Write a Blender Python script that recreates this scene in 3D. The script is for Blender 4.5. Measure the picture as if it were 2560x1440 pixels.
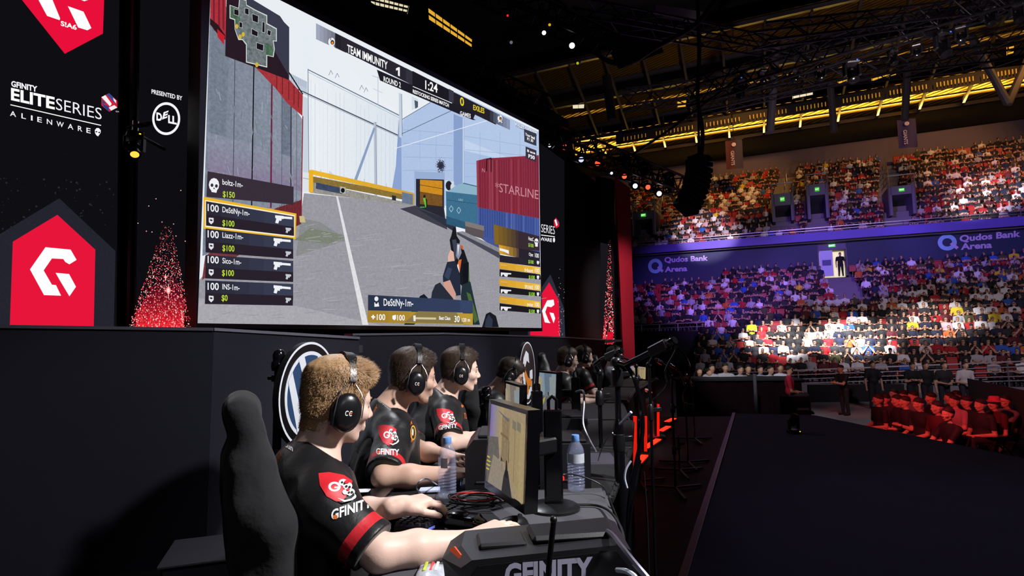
import bpy, bmesh, math, random
import numpy as np
from mathutils import Vector, Matrix
from mathutils.bvhtree import BVHTree

SC = bpy.context.scene
COL = SC.collection
PI = math.pi
for _o in list(bpy.data.objects):
    bpy.data.objects.remove(_o)

# ------------------------------------------------------------------ camera
W, H, FPX = 2560.0, 1440.0, 1414.0
CAMZ = 1.30
_up = Vector((-.0120, -1.0, 129.0 / FPX)).normalized()      # world up, in (x right, y down, z forward)
_fw = (Vector((0, 0, 1)) - _up * _up.z).normalized()        # world +Y
_rt = Vector((1, 0, 0)) - _up * _up.x - _fw * _fw.x
_rt.normalize()
def _c2w(v):
    return Vector((v.dot(_rt), v.dot(_fw), v.dot(_up)))
_X, _Y, _Z = _c2w(Vector((1, 0, 0))), _c2w(Vector((0, -1, 0))), _c2w(Vector((0, 0, -1)))
camd = bpy.data.cameras.new('camera')
cam = bpy.data.objects.new('camera', camd)
COL.objects.link(cam)
cam.matrix_world = Matrix(((_X.x, _Y.x, _Z.x, 0), (_X.y, _Y.y, _Z.y, 0), (_X.z, _Y.z, _Z.z, CAMZ), (0, 0, 0, 1)))
camd.sensor_width = 36
camd.lens = 36 * FPX / W
camd.clip_start, camd.clip_end = .05, 300
SC.camera = cam
CAM = Vector((0, 0, CAMZ))
def ray(px, py):
    return _c2w(Vector((px - W / 2, py - H / 2, FPX)))
def P(px, py, d):
    r = ray(px, py)
    return CAM + r * (d / r.y)
def PZ(px, py, z):                       # where the sight line meets the level z
    r = ray(px, py)
    return CAM + r * ((z - CAMZ) / r.z)

# ------------------------------------------------------------------ world, exposure
world = bpy.data.worlds.new('arena_air')
SC.world = world
world.use_nodes = True
world.node_tree.nodes['Background'].inputs[0].default_value = (.55, .55, .8, 1)
world.node_tree.nodes['Background'].inputs[1].default_value = .012
SC.view_settings.view_transform = 'Standard'
SC.view_settings.look = 'None'
SC.view_settings.exposure = 0.0
SC.view_settings.gamma = 1.0
SC.view_settings.use_curve_mapping = False
SC.cycles.max_bounces = 5
SC.cycles.diffuse_bounces = 2
SC.cycles.glossy_bounces = 3
SC.cycles.transmission_bounces = 5
SC.cycles.transparent_max_bounces = 6
SC.cycles.sample_clamp_indirect = 3.0
SC.cycles.caustics_reflective = False
SC.cycles.caustics_refractive = False
SC.cycles.use_adaptive_sampling = True
SC.cycles.adaptive_threshold = .02

def s2l(c):
    return tuple(x / 12.92 if x <= .04045 else ((x + .055) / 1.055) ** 2.4 for x in c)
def hx(h):
    return s2l(tuple(int(h[i:i + 2], 16) / 255 for i in (0, 2, 4)))

# ------------------------------------------------------------------ house lights (the rig over stage and bowl) and added fills
def spot(name, loc, aim, power, col, deg, blend=.4, size=.15):
    l = bpy.data.lights.new(name, 'SPOT')
    l.energy, l.color, l.spot_size, l.spot_blend, l.shadow_soft_size = power, col, math.radians(deg), blend, size
    o = bpy.data.objects.new(name, l)
    COL.objects.link(o)
    o.location = loc
    o.rotation_euler = (Vector(aim) - Vector(loc)).to_track_quat('-Z', 'Y').to_euler()
    return o
# stands: n = depth away from the stage, s = along the stand
TS, NS = Vector((.908, -.419, 0)), Vector((.419, .908, 0))
def bowl(n, s, z):
    return NS * n + TS * s + Vector((0, 0, z))
def bowl_px(px, py, n):                  # sight line meets the plane n = const
    r = ray(px, py)
    return CAM + r * (n / (r.x * NS.x + r.y * NS.y))
spot('key_spot', (2.9, .9, 4.4), (-.5, 2.1, 1.0), 1500, (1, .98, .98), 42, .5, .16)
spot('front_fill', (.9, -1.0, 2.9), (-.4, 2.4, .9), 28, (.93, .94, 1), 60, .8, .3)  # added fill from the camera side, softens the players' shadows
spot('key_spot_far', (3.7, 3.4, 5.0), (-.1, 4.7, 1.2), 1500, (1, .97, .97), 32, .5, .08)
spot('rim_spot', (-1.2, 4.6, 4.2), (-.5, 2.2, 1.0), 260, (.92, .94, 1), 44, .6, .1)
spot('key_spot_end', (5.0, 6.2, 4.8), (1.0, 6.9, 1.0), 700, (1, .98, .98), 30, .5, .08)
spot('pillar_fill', (4.5, 9.5, 4.5), (2.9, 14.2, 2.2), 700, (1, .9, .9), 36, .8, .1)  # added lamp without a fixture, brightens the red pillar
spot('walkway_wash', (5.5, 6.0, 7.0), (3.4, 2.8, 0), 60, (.75, .72, 1), 50, .9, .4)
BP = lambda x, y, n: bowl_px(x, y, n)
RIG = Vector((10, 20, 9))
spot('bowl_white', RIG, BP(2130, 852, 34.5), 56000, (1, .98, .99), 19, 1., .2)
spot('bowl_white_left', RIG, BP(1950, 856, 34.5), 46000, (1, .97, 1), 18, 1., .2)
spot('bowl_white_right', RIG, BP(2330, 812, 36), 22000, (1, .95, .94), 16, .8, .2)
spot('bowl_white_upper', RIG, BP(2470, 496, 48), 40000, (1, .97, 1), 9.5, .6, .2)
spot('bowl_pink', RIG, BP(1760, 588, 46.5), 26000, (1, .8, .95), 13, .6, .2)
spot('bowl_blue_left', RIG, BP(1800, 735, 41), 13000, (.34, .16, 1), 36, .8, .3)
spot('bowl_blue_mid', RIG, BP(2110, 640, 44), 13000, (.3, .14, 1), 30, .8, .3)
spot('bowl_violet_right', RIG, BP(2440, 545, 44), 12000, (.3, .14, 1), 26, .8, .3)
spot('bowl_amber_left', Vector((18, 36, 22)), BP(1800, 450, 52), 5200, (1, .46, .09), 60, .8, .5)
spot('bowl_amber_right', Vector((34, 28, 22)), BP(2350, 410, 52), 6200, (1, .45, .09), 60, .8, .5)
spot('bowl_dim_fill', Vector((10, 5, 9)), BP(2300, 760, 38), 6500, (1, .8, .92), 60, 1., .5)
spot('floor_red', Vector((5.4, 8.6, 3.4)), Vector((9.6, 11.5, -.5)), 1250, (1, .07, .08), 46, .6, .15)
spot('floor_blue', Vector((14.5, 9.5, 2.5)), Vector((10, 10, -.6)), 90, (.15, .2, 1), 50, .6, .15)
spot('floor_pale', Vector((8, 12, 9)), Vector((10.5, 17, -1.35)), 900, (1, .85, .9), 34, .8, .2)
spot('roof_fill', Vector((12, 16, 3)), Vector((19, 30, 22)), 5200, (1, .82, .8), 95, .9, .5)  # added fill pointing up, lifts the dark roof
spot('table_people', Vector((3.5, 9.5, 5)), Vector((6.4, 15.8, .35)), 1500, (.95, .95, 1), 25, .5, .2)
spot('box_man', Vector((4.5, 10.5, 3)), Vector((7.0, 14.0, -.1)), 260, (1, .5, .55), 9, .5, .1)
spot('man_red', Vector((7, 13, 4)), Vector((11, 18.6, -.3)), 500, (1, .12, .08), 14, .5, .1)
for _i, _s in enumerate((-14, -4, 6, 16)):
    _l = bpy.data.lights.new('roof_amber', 'AREA')
    _l.shape, _l.size, _l.size_y, _l.energy, _l.color, _l.spread = 'RECTANGLE', 10., .3, 420, (1, .6, .08), 1.7
    _o = bpy.data.objects.new('roof_amber', _l)
    COL.objects.link(_o)
    _o.location = bowl(56.3, _s, 20.1)
    _z = (NS * .75 - Vector((0, 0, .66))).normalized()
    _x = TS.copy()
    _o.rotation_euler = Matrix((_x, _z.cross(_x), _z)).transposed().to_euler()
# ------------------------------------------------------------------ materials
MATS = {}
def mat(name, col='808080', rough=.6, metal=0., var=.12, nscale=14., bump=0., bscale=60., emit=0., ecol=None, spec=.5, obcol=False,
        trans=0., alpha=1., sss=0., sheen=0., coat=0.):
    if name in MATS:
        return MATS[name]
    m = bpy.data.materials.new(name)
    m.use_nodes = True
    nt = m.node_tree
    b = nt.nodes['Principled BSDF']
    c = hx(col) if isinstance(col, str) else col
    tc = nt.nodes.new('ShaderNodeTexCoord')
    nz = nt.nodes.new('ShaderNodeTexNoise')
    nz.inputs['Scale'].default_value = nscale
    nz.inputs['Detail'].default_value = 3
    nt.links.new(tc.outputs['Object'], nz.inputs['Vector'])
    mx = nt.nodes.new('ShaderNodeMix')
    mx.data_type = 'RGBA'
    mx.inputs[6].default_value = (*[x * (1 - var) for x in c], 1)
    mx.inputs[7].default_value = (*[min(1, x * (1 + var)) for x in c], 1)
    nt.links.new(nz.outputs['Fac'], mx.inputs[0])
    out = mx.outputs[2]
    if obcol:
        oi = nt.nodes.new('ShaderNodeObjectInfo')
        mu = nt.nodes.new('ShaderNodeMix')
        mu.data_type, mu.blend_type = 'RGBA', 'MULTIPLY'
        mu.inputs[0].default_value = 1
        nt.links.new(out, mu.inputs[6])
        nt.links.new(oi.outputs['Color'], mu.inputs[7])
        out = mu.outputs[2]
    nt.links.new(out, b.inputs['Base Color'])
    b.inputs['Roughness'].default_value = rough
    b.inputs['Metallic'].default_value = metal
    b.inputs['Specular IOR Level'].default_value = spec
    b.inputs['Transmission Weight'].default_value = trans
    b.inputs['Alpha'].default_value = alpha
    b.inputs['Coat Weight'].default_value = coat
    b.inputs['Sheen Weight'].default_value = sheen
    if sss:
        b.inputs['Subsurface Weight'].default_value = sss
        b.inputs['Subsurface Radius'].default_value = (1, .35, .2)
        b.inputs['Subsurface Scale'].default_value = .012
    if emit:
        b.inputs['Emission Color'].default_value = (*(hx(ecol) if ecol else c), 1)
        b.inputs['Emission Strength'].default_value = emit
    if bump:
        n2 = nt.nodes.new('ShaderNodeTexNoise')
        n2.inputs['Scale'].default_value = bscale
        n2.inputs['Detail'].default_value = 4
        nt.links.new(tc.outputs['Object'], n2.inputs['Vector'])
        bp = nt.nodes.new('ShaderNodeBump')
        bp.inputs['Strength'].default_value = bump
        bp.inputs['Distance'].default_value = .01
        nt.links.new(n2.outputs['Fac'], bp.inputs['Height'])
        nt.links.new(bp.outputs['Normal'], b.inputs['Normal'])
    MATS[name] = m
    return m

def emit_mat(name, strength=1., noise=0., nscale=40.):
    """a lit picture: emission takes the mesh's own picture colours, with a fine grain"""
    m = bpy.data.materials.new(name)
    m.use_nodes = True
    nt = m.node_tree
    nt.nodes.remove(nt.nodes['Principled BSDF'])
    at = nt.nodes.new('ShaderNodeAttribute')
    at.attribute_name = 'pic'
    em = nt.nodes.new('ShaderNodeEmission')
    em.inputs[1].default_value = strength
    tc = nt.nodes.new('ShaderNodeTexCoord')
    nz = nt.nodes.new('ShaderNodeTexNoise')
    nz.inputs['Scale'].default_value = nscale
    nz.inputs['Detail'].default_value = 5
    nz.inputs['Roughness'].default_value = .7
    nt.links.new(tc.outputs['Object'], nz.inputs['Vector'])
    ma = nt.nodes.new('ShaderNodeMapRange')            # grain 1 +- alpha
    ma.inputs[1].default_value, ma.inputs[2].default_value = .3, .7
    ma.inputs[3].default_value, ma.inputs[4].default_value = -1, 1
    ma.clamp = False
    nt.links.new(nz.outputs['Fac'], ma.inputs[0])
    mul = nt.nodes.new('ShaderNodeMath')
    mul.operation = 'MULTIPLY_ADD'
    nt.links.new(ma.outputs[0], mul.inputs[0])
    nt.links.new(at.outputs['Alpha'], mul.inputs[1])
    mul.inputs[2].default_value = 1
    vm = nt.nodes.new('ShaderNodeVectorMath')
    vm.operation = 'SCALE'
    nt.links.new(at.outputs['Color'], vm.inputs[0])
    nt.links.new(mul.outputs[0], vm.inputs['Scale'])
    nt.links.new(vm.outputs[0], em.inputs[0])
    nt.links.new(em.outputs[0], nt.nodes['Material Output'].inputs[0])
    MATS[name] = m
    return m

# ------------------------------------------------------------------ objects
def tag(o, label=None, cat=None, group=None, kind=None):
    if label: o['label'] = label
    if cat: o['category'] = cat
    if group: o['group'] = group
    if kind: o['kind'] = kind
    return o
def thing(name, label, cat, loc=(0, 0, 0), group=None):
    o = bpy.data.objects.new(name, None)
    o.empty_display_size = .1
    COL.objects.link(o)
    o.location = loc
    return tag(o, label, cat, group)
WLOC = {}
def wloc(o):
    v = Vector((0, 0, 0))
    while o is not None:
        v += Vector(o.location)
        o = o.parent
    return v
def link_mesh(name, verts, faces, mats, parent=None, mi=None, smooth=True, origin=None, cols=None):
    me = bpy.data.meshes.new(name)
    if isinstance(verts, np.ndarray):
        verts = verts.astype(np.float64)
    else:
        verts = np.array([tuple(v) for v in verts], dtype=np.float64).reshape(-1, 3)
    org = Vector(origin) if origin is not None else (wloc(parent) if parent is not None else Vector((0, 0, 0)))
    if parent is None and origin is None and len(verts):
        lo, hi = verts.min(0), verts.max(0)
        org = Vector(((lo[0] + hi[0]) / 2, (lo[1] + hi[1]) / 2, lo[2]))
    v = verts - np.array(org)
    if isinstance(faces, np.ndarray) and faces.ndim == 2:
        nf, k = faces.shape
        me.vertices.add(len(v)); me.vertices.foreach_set('co', v.ravel())
        me.loops.add(nf * k); me.loops.foreach_set('vertex_index', faces.astype(np.int32).ravel())
        me.polygons.add(nf)
        me.polygons.foreach_set('loop_start', np.arange(0, nf * k, k, dtype=np.int32))
        me.update(calc_edges=True)
    else:
        me.from_pydata([tuple(x) for x in v], [], [tuple(f) for f in faces])
    for m in (mats if isinstance(mats, (list, tuple)) else [mats]):
        me.materials.append(m)
    if mi is not None:
        me.polygons.foreach_set('material_index', np.array(mi, dtype=np.int32))
    me.polygons.foreach_set('use_smooth', np.full(len(me.polygons), smooth, dtype=bool))
    if cols is not None:
        ca = me.color_attributes.new('pic', 'FLOAT_COLOR', 'CORNER')
        arr = np.empty((len(me.loops), 4), dtype=np.float32)
        k = 0
        for f, c in zip(me.polygons, cols):
            arr[f.loop_start:f.loop_start + f.loop_total] = c
        ca.data.foreach_set('color', arr.ravel())
    me.update()
    o = bpy.data.objects.new(name, me)
    COL.objects.link(o)
    if parent is not None:
        o.parent = parent
        o.location = org - wloc(parent)
    else:
        o.location = org
    return o
def copy_tree(o, loc=None, rz=None, parent=None):
    c = o.copy()
    COL.objects.link(c)
    c.parent = parent
    if loc is not None: c.location = loc
    if rz is not None: c.rotation_euler = (0, 0, rz)
    for ch in o.children:
        copy_tree(ch, parent=c)
    return c

class MB:
    """collects shapes and links them as one mesh object"""
    def __init__(s):
        s.v, s.f, s.m, s.c, s.cur, s.col = [], [], [], [], 0, None
    def add(s, vs, fs, mi=None):
        n = len(s.v)
        s.v.extend(Vector(v) for v in vs)
        for f in fs:
            s.f.append(tuple(i + n for i in f))
            s.m.append(s.cur if mi is None else mi)
            s.c.append(s.col)
        return s
    def bm(s, b):
        b.verts.ensure_lookup_table()
        b.verts.index_update()
        s.add([v.co.copy() for v in b.verts], [[v.index for v in f.verts] for f in b.faces])
        b.free()
        return s
    def box(s, c, size, rz=0., bev=0., R=None, seg=1):
        b = bmesh.new()
        bmesh.ops.create_cube(b, size=1)
        for v in b.verts:
            v.co = Vector((v.co.x * size[0], v.co.y * size[1], v.co.z * size[2]))
        if bev:
            bmesh.ops.bevel(b, geom=list(b.edges), offset=bev, segments=seg, affect='EDGES', profile=.5)
        M = R.to_4x4() if R is not None else Matrix.Rotation(rz, 4, 'Z')
        b.transform(Matrix.Translation(Vector(c)) @ M)
        return s.bm(b)
    def bar(s, a, b, w, h=None, up=(0, 0, 1), bev=0.):
        a, b = Vector(a), Vector(b)
        d = b - a
        x = d.normalized()
        u = Vector(up)
        if abs(x.dot(u)) > .95: u = Vector((0, 1, 0))
        y = u.cross(x).normalized()
        z = x.cross(y)
        return s.box((a + b) / 2, (d.length, w, h or w), R=Matrix((x, y, z)).transposed(), bev=bev)
    def tube(s, pts, r, n=8, cap=True, closed=False):
        pts = [Vector(p) for p in pts]
        rs = r if isinstance(r, (list, tuple)) else [r] * len(pts)
        k0 = len(s.v)
        N = None
        vs = []
        for i, p in enumerate(pts):
            if closed: t = pts[(i + 1) % len(pts)] - pts[i - 1]
            else: t = pts[min(i + 1, len(pts) - 1)] - pts[max(i - 1, 0)]
            if t.length < 1e-9: t = Vector((0, 0, 1))
            t.normalize()
            if N is None:
                N = t.cross(Vector((.31, .2, .93)))
                if N.length < .1: N = t.cross(Vector((1, 0, 0)))
            N = (N - t * N.dot(t)).normalized()
            B = t.cross(N)
            for j in range(n):
                a = 2 * PI * j / n
                vs.append(p + (N * math.cos(a) + B * math.sin(a)) * rs[i])
        fs = []
        m = len(pts)
        for i in range(m if closed else m - 1):
            for j in range(n):
                a, b_ = i * n + j, i * n + (j + 1) % n
                i2 = (i + 1) % m
                fs.append((a, b_, i2 * n + (j + 1) % n, i2 * n + j))
        if cap and not closed:
            fs.append(tuple(range(n - 1, -1, -1)))
            fs.append(tuple((m - 1) * n + j for j in range(n)))
        return s.add(vs, fs)
    def cyl(s, a, b, r, r2=None, n=16):
        return s.tube([a, b], [r, r if r2 is None else r2], n)
    def lathe(s, prof, c, n=24, ax=(0, 0, 1), cap=True):
        ax = Vector(ax).normalized()
        u = ax.orthogonal().normalized()
        w = ax.cross(u)
        c = Vector(c)
        vs, fs = [], []
        for r, z in prof:
            for j in range(n):
                a = 2 * PI * j / n
                vs.append(c + ax * z + (u * math.cos(a) + w * math.sin(a)) * max(r, 1e-4))
        for i in range(len(prof) - 1):
            for j in range(n):
                fs.append((i * n + j, i * n + (j + 1) % n, (i + 1) * n + (j + 1) % n, (i + 1) * n + j))
        if cap:
            fs.append(tuple(range(n - 1, -1, -1)))
            fs.append(tuple((len(prof) - 1) * n + j for j in range(n)))
        return s.add(vs, fs)
    def ball(s, c, r, n=12, R=None):
        b = bmesh.new()
        bmesh.ops.create_uvsphere(b, u_segments=n, v_segments=max(6, n * 2 // 3), radius=1)
        r = r if isinstance(r, (tuple, list)) else (r, r, r)
        for v in b.verts:
            q = Vector((v.co.x * r[0], v.co.y * r[1], v.co.z * r[2]))
            v.co = (R @ q if R is not None else q) + Vector(c)
        return s.bm(b)
    def prism(s, poly, d):
        """poly (3-D points, planar) pushed by vector d"""
        n = len(poly)
        d = Vector(d)
        vs = [Vector(p) for p in poly] + [Vector(p) + d for p in poly]
        fs = [tuple(range(n - 1, -1, -1)), tuple(range(n, 2 * n))]
        fs += [(i, (i + 1) % n, n + (i + 1) % n, n + i) for i in range(n)]
        return s.add(vs, fs)
    def poly(s, pts):
        pts = [Vector(p) for p in pts]
        return s.add(pts, [tuple(range(len(pts)))])
    def build(s, name, m, parent=None, smooth=None, origin=None, angle=40):
        cols = s.c if s.c and s.c[0] is not None else None
        o = link_mesh(name, s.v, s.f, m, parent, s.m, smooth=bool(smooth), origin=origin, cols=cols)
        if smooth:
            try: o.data.set_sharp_from_angle(angle=math.radians(angle))
            except Exception: pass
        return o

# ------------------------------------------------------------------ text
_TX = {}
def text_mesh(s, bold=0., narrow=1., spacing=1.):
    key = (s, bold, spacing)
    if key not in _TX:
        cu = bpy.data.curves.new('t', 'FONT')
        cu.body, cu.size, cu.offset, cu.resolution_u = s, 1., bold, 3
        cu.space_character = spacing
        o = bpy.data.objects.new('t', cu)
        COL.objects.link(o)
        dg = bpy.context.evaluated_depsgraph_get()
        dg.update()
        me = o.evaluated_get(dg).to_mesh()
        v = np.array([tuple(x.co) for x in me.vertices]).reshape(-1, 3)[:, :2]
        f = [tuple(p.vertices) for p in me.polygons]
        o.evaluated_get(dg).to_mesh_clear()
        bpy.data.objects.remove(o)
        bpy.data.curves.remove(cu)
        if len(v):
            v = v - np.array([v[:, 0].min(), 0])
        _TX[key] = (v, f)
    return _TX[key]
def text_px(s, a, b, cap, bold=.01, spacing=1., slant=0.):
    """text as 2-D photo points: baseline from a to b, capitals `cap` pixels tall"""
    v, f = text_mesh(s, bold, spacing=spacing)
    if not len(v):
        return [], []
    w = v[:, 0].max()
    a, b = np.array(a, float), np.array(b, float)
    u = (b - a) / w
    up = np.array([0., -1.]) * cap / .72
    q = a + v[:, :1] * u + v[:, 1:] * (up + np.array([slant * cap, 0]))
    return [tuple(x) for x in q], f

# ------------------------------------------------------------------ solid sculpting: smooth unions of rounded shapes, meshed as one surface
def cap_(a, b, ra, rb=None, k=.02, m=0):
    return dict(t='c', a=np.array(a, float), b=np.array(b, float), ra=ra, rb=ra if rb is None else rb, k=k, m=m)
def ell_(c, r, R=None, k=.02, m=0):
    return dict(t='e', a=np.array(c, float), r=np.array(r, float), R=None if R is None else np.array(R, float), k=k, m=m)
def box_(c, h, R=None, rr=.01, k=.02, m=0):
    return dict(t='b', a=np.array(c, float), r=np.array(h, float), R=None if R is None else np.array(R, float), rr=rr, k=k, m=m)
def sub_(p, k=None):
    p = dict(p); p['op'] = 's'
    if k is not None: p['k'] = k
    return p
def grow_(p, d):
    p = dict(p)
    if p['t'] == 'c': p['ra'] += d; p['rb'] += d
    else: p['r'] = p['r'] + d
    return p
def _dist(p, X):
    if p['t'] == 'c':
        ba = p['b'] - p['a']
        L = float(ba @ ba) + 1e-12
        q = X - p['a']
        h = np.clip((q @ ba) / L, 0, 1)
        return np.linalg.norm(q - h[..., None] * ba, axis=-1) - (p['ra'] + (p['rb'] - p['ra']) * h)
    q = X - p['a']
    if p['R'] is not None: q = q @ p['R']            # columns of R = local axes
    if p['t'] == 'e':
        k0 = np.linalg.norm(q / p['r'], axis=-1)
        k1 = np.linalg.norm(q / (p['r'] ** 2), axis=-1) + 1e-9
        return k0 * (k0 - 1) / k1
    d = np.abs(q) - (p['r'] - p['rr'])
    return np.linalg.norm(np.maximum(d, 0), axis=-1) + np.minimum(d.max(-1), 0) - p['rr']
def _bounds(p):
    if p['t'] == 'c':
        r = max(p['ra'], p['rb'])
        return np.minimum(p['a'], p['b']) - r, np.maximum(p['a'], p['b']) + r
    if p['R'] is None:
        return p['a'] - p['r'], p['a'] + p['r']
    e = np.abs(p['R']) @ p['r']
    return p['a'] - e, p['a'] + e
def sculpt(prims, res, post=None, clip=None):
    """-> verts, quads, per-face label"""
    los, his = zip(*[_bounds(p) for p in prims if p.get('op') != 's'])
    lo, hi = np.min(los, 0) - res * 3, np.max(his, 0) + res * 3
    if clip is not None:
        lo, hi = np.maximum(lo, clip[0]), np.minimum(hi, clip[1])
    n = np.ceil((hi - lo) / res).astype(int) + 1
    D = np.full(n, .2, dtype=np.float32)
    B = np.full(n, 9., dtype=np.float32)
    Lb = np.zeros(n, dtype=np.int8)
    ax = [lo[i] + res * np.arange(n[i]) for i in range(3)]
    for p in prims:
        a, b = _bounds(p)
        mg = p['k'] + res * 3
        i0 = np.clip(np.floor((a - mg - lo) / res).astype(int), 0, n)
        i1 = np.clip(np.ceil((b + mg - lo) / res).astype(int) + 1, 0, n)
        if (i1 <= i0).any(): continue
        sl = tuple(slice(i0[i], i1[i]) for i in range(3))
        X = np.stack(np.meshgrid(*[ax[i][sl[i]] for i in range(3)], indexing='ij'), -1)
        d = _dist(p, X).astype(np.float32)
        o = D[sl]
        k = max(p['k'], 1e-5)
        if p.get('op') == 's':
            d = -d
            h = np.clip(.5 - .5 * (o - d) / k, 0, 1)
            D[sl] = o * (1 - h) + d * h + k * h * (1 - h)
        else:
            h = np.clip(.5 + .5 * (o - d) / k, 0, 1)
            D[sl] = o * (1 - h) + d * h - k * h * (1 - h)
            bb = B[sl]; ll = Lb[sl]
            w = d < bb
            bb[w] = d[w]; ll[w] = p['m']
    if post is not None:
        X = np.stack(np.meshgrid(*ax, indexing='ij'), -1)
        D = post(D, X).astype(np.float32)
    D[[0, -1]] = np.maximum(D[[0, -1]], .01); D[:, [0, -1]] = np.maximum(D[:, [0, -1]], .01); D[:, :, [0, -1]] = np.maximum(D[:, :, [0, -1]], .01)
    S = D < 0
    nx, ny, nz = n
    acc = np.zeros((nx - 1, ny - 1, nz - 1, 3), dtype=np.float32)
    cnt = np.zeros((nx - 1, ny - 1, nz - 1), dtype=np.int16)
    c8 = [(i, j, k) for i in (0, 1) for j in (0, 1) for k in (0, 1)]
    cv = lambda A, c: A[c[0]:c[0] + nx - 1, c[1]:c[1] + ny - 1, c[2]:c[2] + nz - 1]
    ssum = sum(cv(S, c).astype(np.int8) for c in c8)
    act = (ssum > 0) & (ssum < 8)
    idx = np.argwhere(act)
    ii = tuple(idx.T)
    V = np.zeros((len(idx), 3)); C = np.zeros(len(idx))
    for c in c8:
        for a in range(3):
            if c[a]: continue
            e = list(c); e[a] = 1
            d0 = D[ii[0] + c[0], ii[1] + c[1], ii[2] + c[2]]
            d1 = D[ii[0] + e[0], ii[1] + e[1], ii[2] + e[2]]
            x = (d0 < 0) != (d1 < 0)
            t = np.where(x, d0 / np.where(x, d0 - d1, 1), 0)
            q = np.tile(np.array(c, float), (len(idx), 1))
            q[:, a] += t
            V += np.where(x[:, None], q, 0); C += x
    V = V / C[:, None] + idx
    lab = Lb[ii]
    vid = np.full(act.shape, -1, dtype=np.int64)
    vid[ii] = np.arange(len(idx))
    quads = []
    for a in range(3):
        b, c = (a + 1) % 3, (a + 2) % 3
        s0 = [slice(None)] * 3; s1 = [slice(None)] * 3
        s0[a] = slice(0, -1); s1[a] = slice(1, None)
        A0, A1 = S[tuple(s0)], S[tuple(s1)]
        for flip in (False, True):
            e = np.argwhere((A0 & ~A1) if not flip else (~A0 & A1))
            e = e[(e[:, b] > 0) & (e[:, c] > 0)]
            if not len(e): continue
            e = e[(e[:, b] < act.shape[b]) & (e[:, c] < act.shape[c])]
            def g(db, dc):
                q = e.copy(); q[:, b] += db; q[:, c] += dc
                return vid[tuple(q.T)]
            w = [g(-1, -1), g(0, -1), g(0, 0), g(-1, 0)]
            quads.append(np.stack(w if not flip else w[::-1], 1))
    Q = np.concatenate(quads)
    Q = Q[(Q >= 0).all(1)]
    return lo + V * res, Q, lab[Q[:, 0]]
def solid(name, prims, res, mats, parent=None, post=None, clip=None, origin=None, relax=1):
    v, q, l = sculpt(prims, res, post, clip)
    for _ in range(relax):                            # light smoothing
        s = np.zeros_like(v); c = np.zeros(len(v))
        for k in range(4):
            w = v[q[:, (k + 1) % 4]] + v[q[:, (k + 3) % 4]]
            for a in range(3): s[:, a] += np.bincount(q[:, k], w[:, a], len(v))
            c += 2 * np.bincount(q[:, k], minlength=len(v))
        c = np.maximum(c, 1)
        v = v * .45 + s / c[:, None] * .55
    return link_mesh(name, v, q, mats, parent, l, True, origin)
def frame_(fwd, up=(0, 0, 1)):
    x = Vector(fwd).normalized()
    y = Vector(up).cross(x).normalized()
    return Matrix((x, y, x.cross(y))).transposed()     # columns forward, left, up
# ------------------------------------------------------------------ base materials
M_BLACKWALL = mat('matte_black_panel', '1e1e28', .7, spec=.12, var=.1, nscale=3, bump=.08, bscale=120)
M_SET = mat('black_set_board', '17161b', .6, var=.15, nscale=2)
M_TRIM = mat('dark_metal_trim', '6f6d7c', .35, .6)
M_FLOOR = mat('black_stage_floor', '1b191a', .6, spec=.15, var=.25, nscale=1.5, bump=.1, bscale=8)
M_CARPET = mat('charcoal_carpet', '474560', .9, var=.2, nscale=2.2, bump=.3, bscale=150)
M_SILVER = mat('silver_edge', '505058', .35, .9)
M_CONC = mat('arena_concrete', '8e8a90', .7, var=.15, nscale=1.2)
M_DARKMETAL = mat('black_metal', '121215', .35, .5)
M_BLACKPL = mat('black_plastic', '151518', .35, 0, spec=.5)
M_GLOSS = mat('gloss_black', '0c0c10', .15, 0, spec=.6)
M_BLACKCLOTH = mat('black_cloth', '141417', .85, var=.2, nscale=20, bump=.15, bscale=200)

# ------------------------------------------------------------------ stage floor
def struct(o):
    o['kind'] = 'structure'
    return o
stage_poly = [(-7, -1.2), (6.0, -1.2), (5.33, 5.9), (4.95, 9.45), (2.3, 9.5), (2.4, 11.5), (1.6, 16), (-7, 16)]
mb = MB()
mb.prism([(x, y, -1.3) for x, y in stage_poly], (0, 0, 1.3))
struct(mb.build('floor', M_FLOOR))
# carpeted walkway with its metal edging
A, B = PZ(1835, 1035, .0), PZ(1710, 1440, .0)
dA = (B - A).normalized()
B2 = B + dA * 2.4
mb = MB()
mb.prism([(A.x, A.y, .003), (B2.x, B2.y, .003), (5.75, B2.y, .003), (5.3, 5.9, .003), (4.92, 9.4, .003)], (0, 0, .009))
struct(mb.build('floor_walkway', M_CARPET))
mb = MB()
mb.bar((A.x, A.y, .016), (B2.x, B2.y, .016), .05, .02, bev=.004)
struct(mb.build('trim_1', M_SILVER))
# lower arena floor
mb = MB()
mb.prism([(-12, 9, -1.45), (16, -6, -1.45), (38, -6, -1.45), (44, 8, -1.45), (4, 46, -1.45), (-16, 60, -1.45)], (0, 0, .1))
struct(mb.build('floor_arena', M_CONC))

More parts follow.
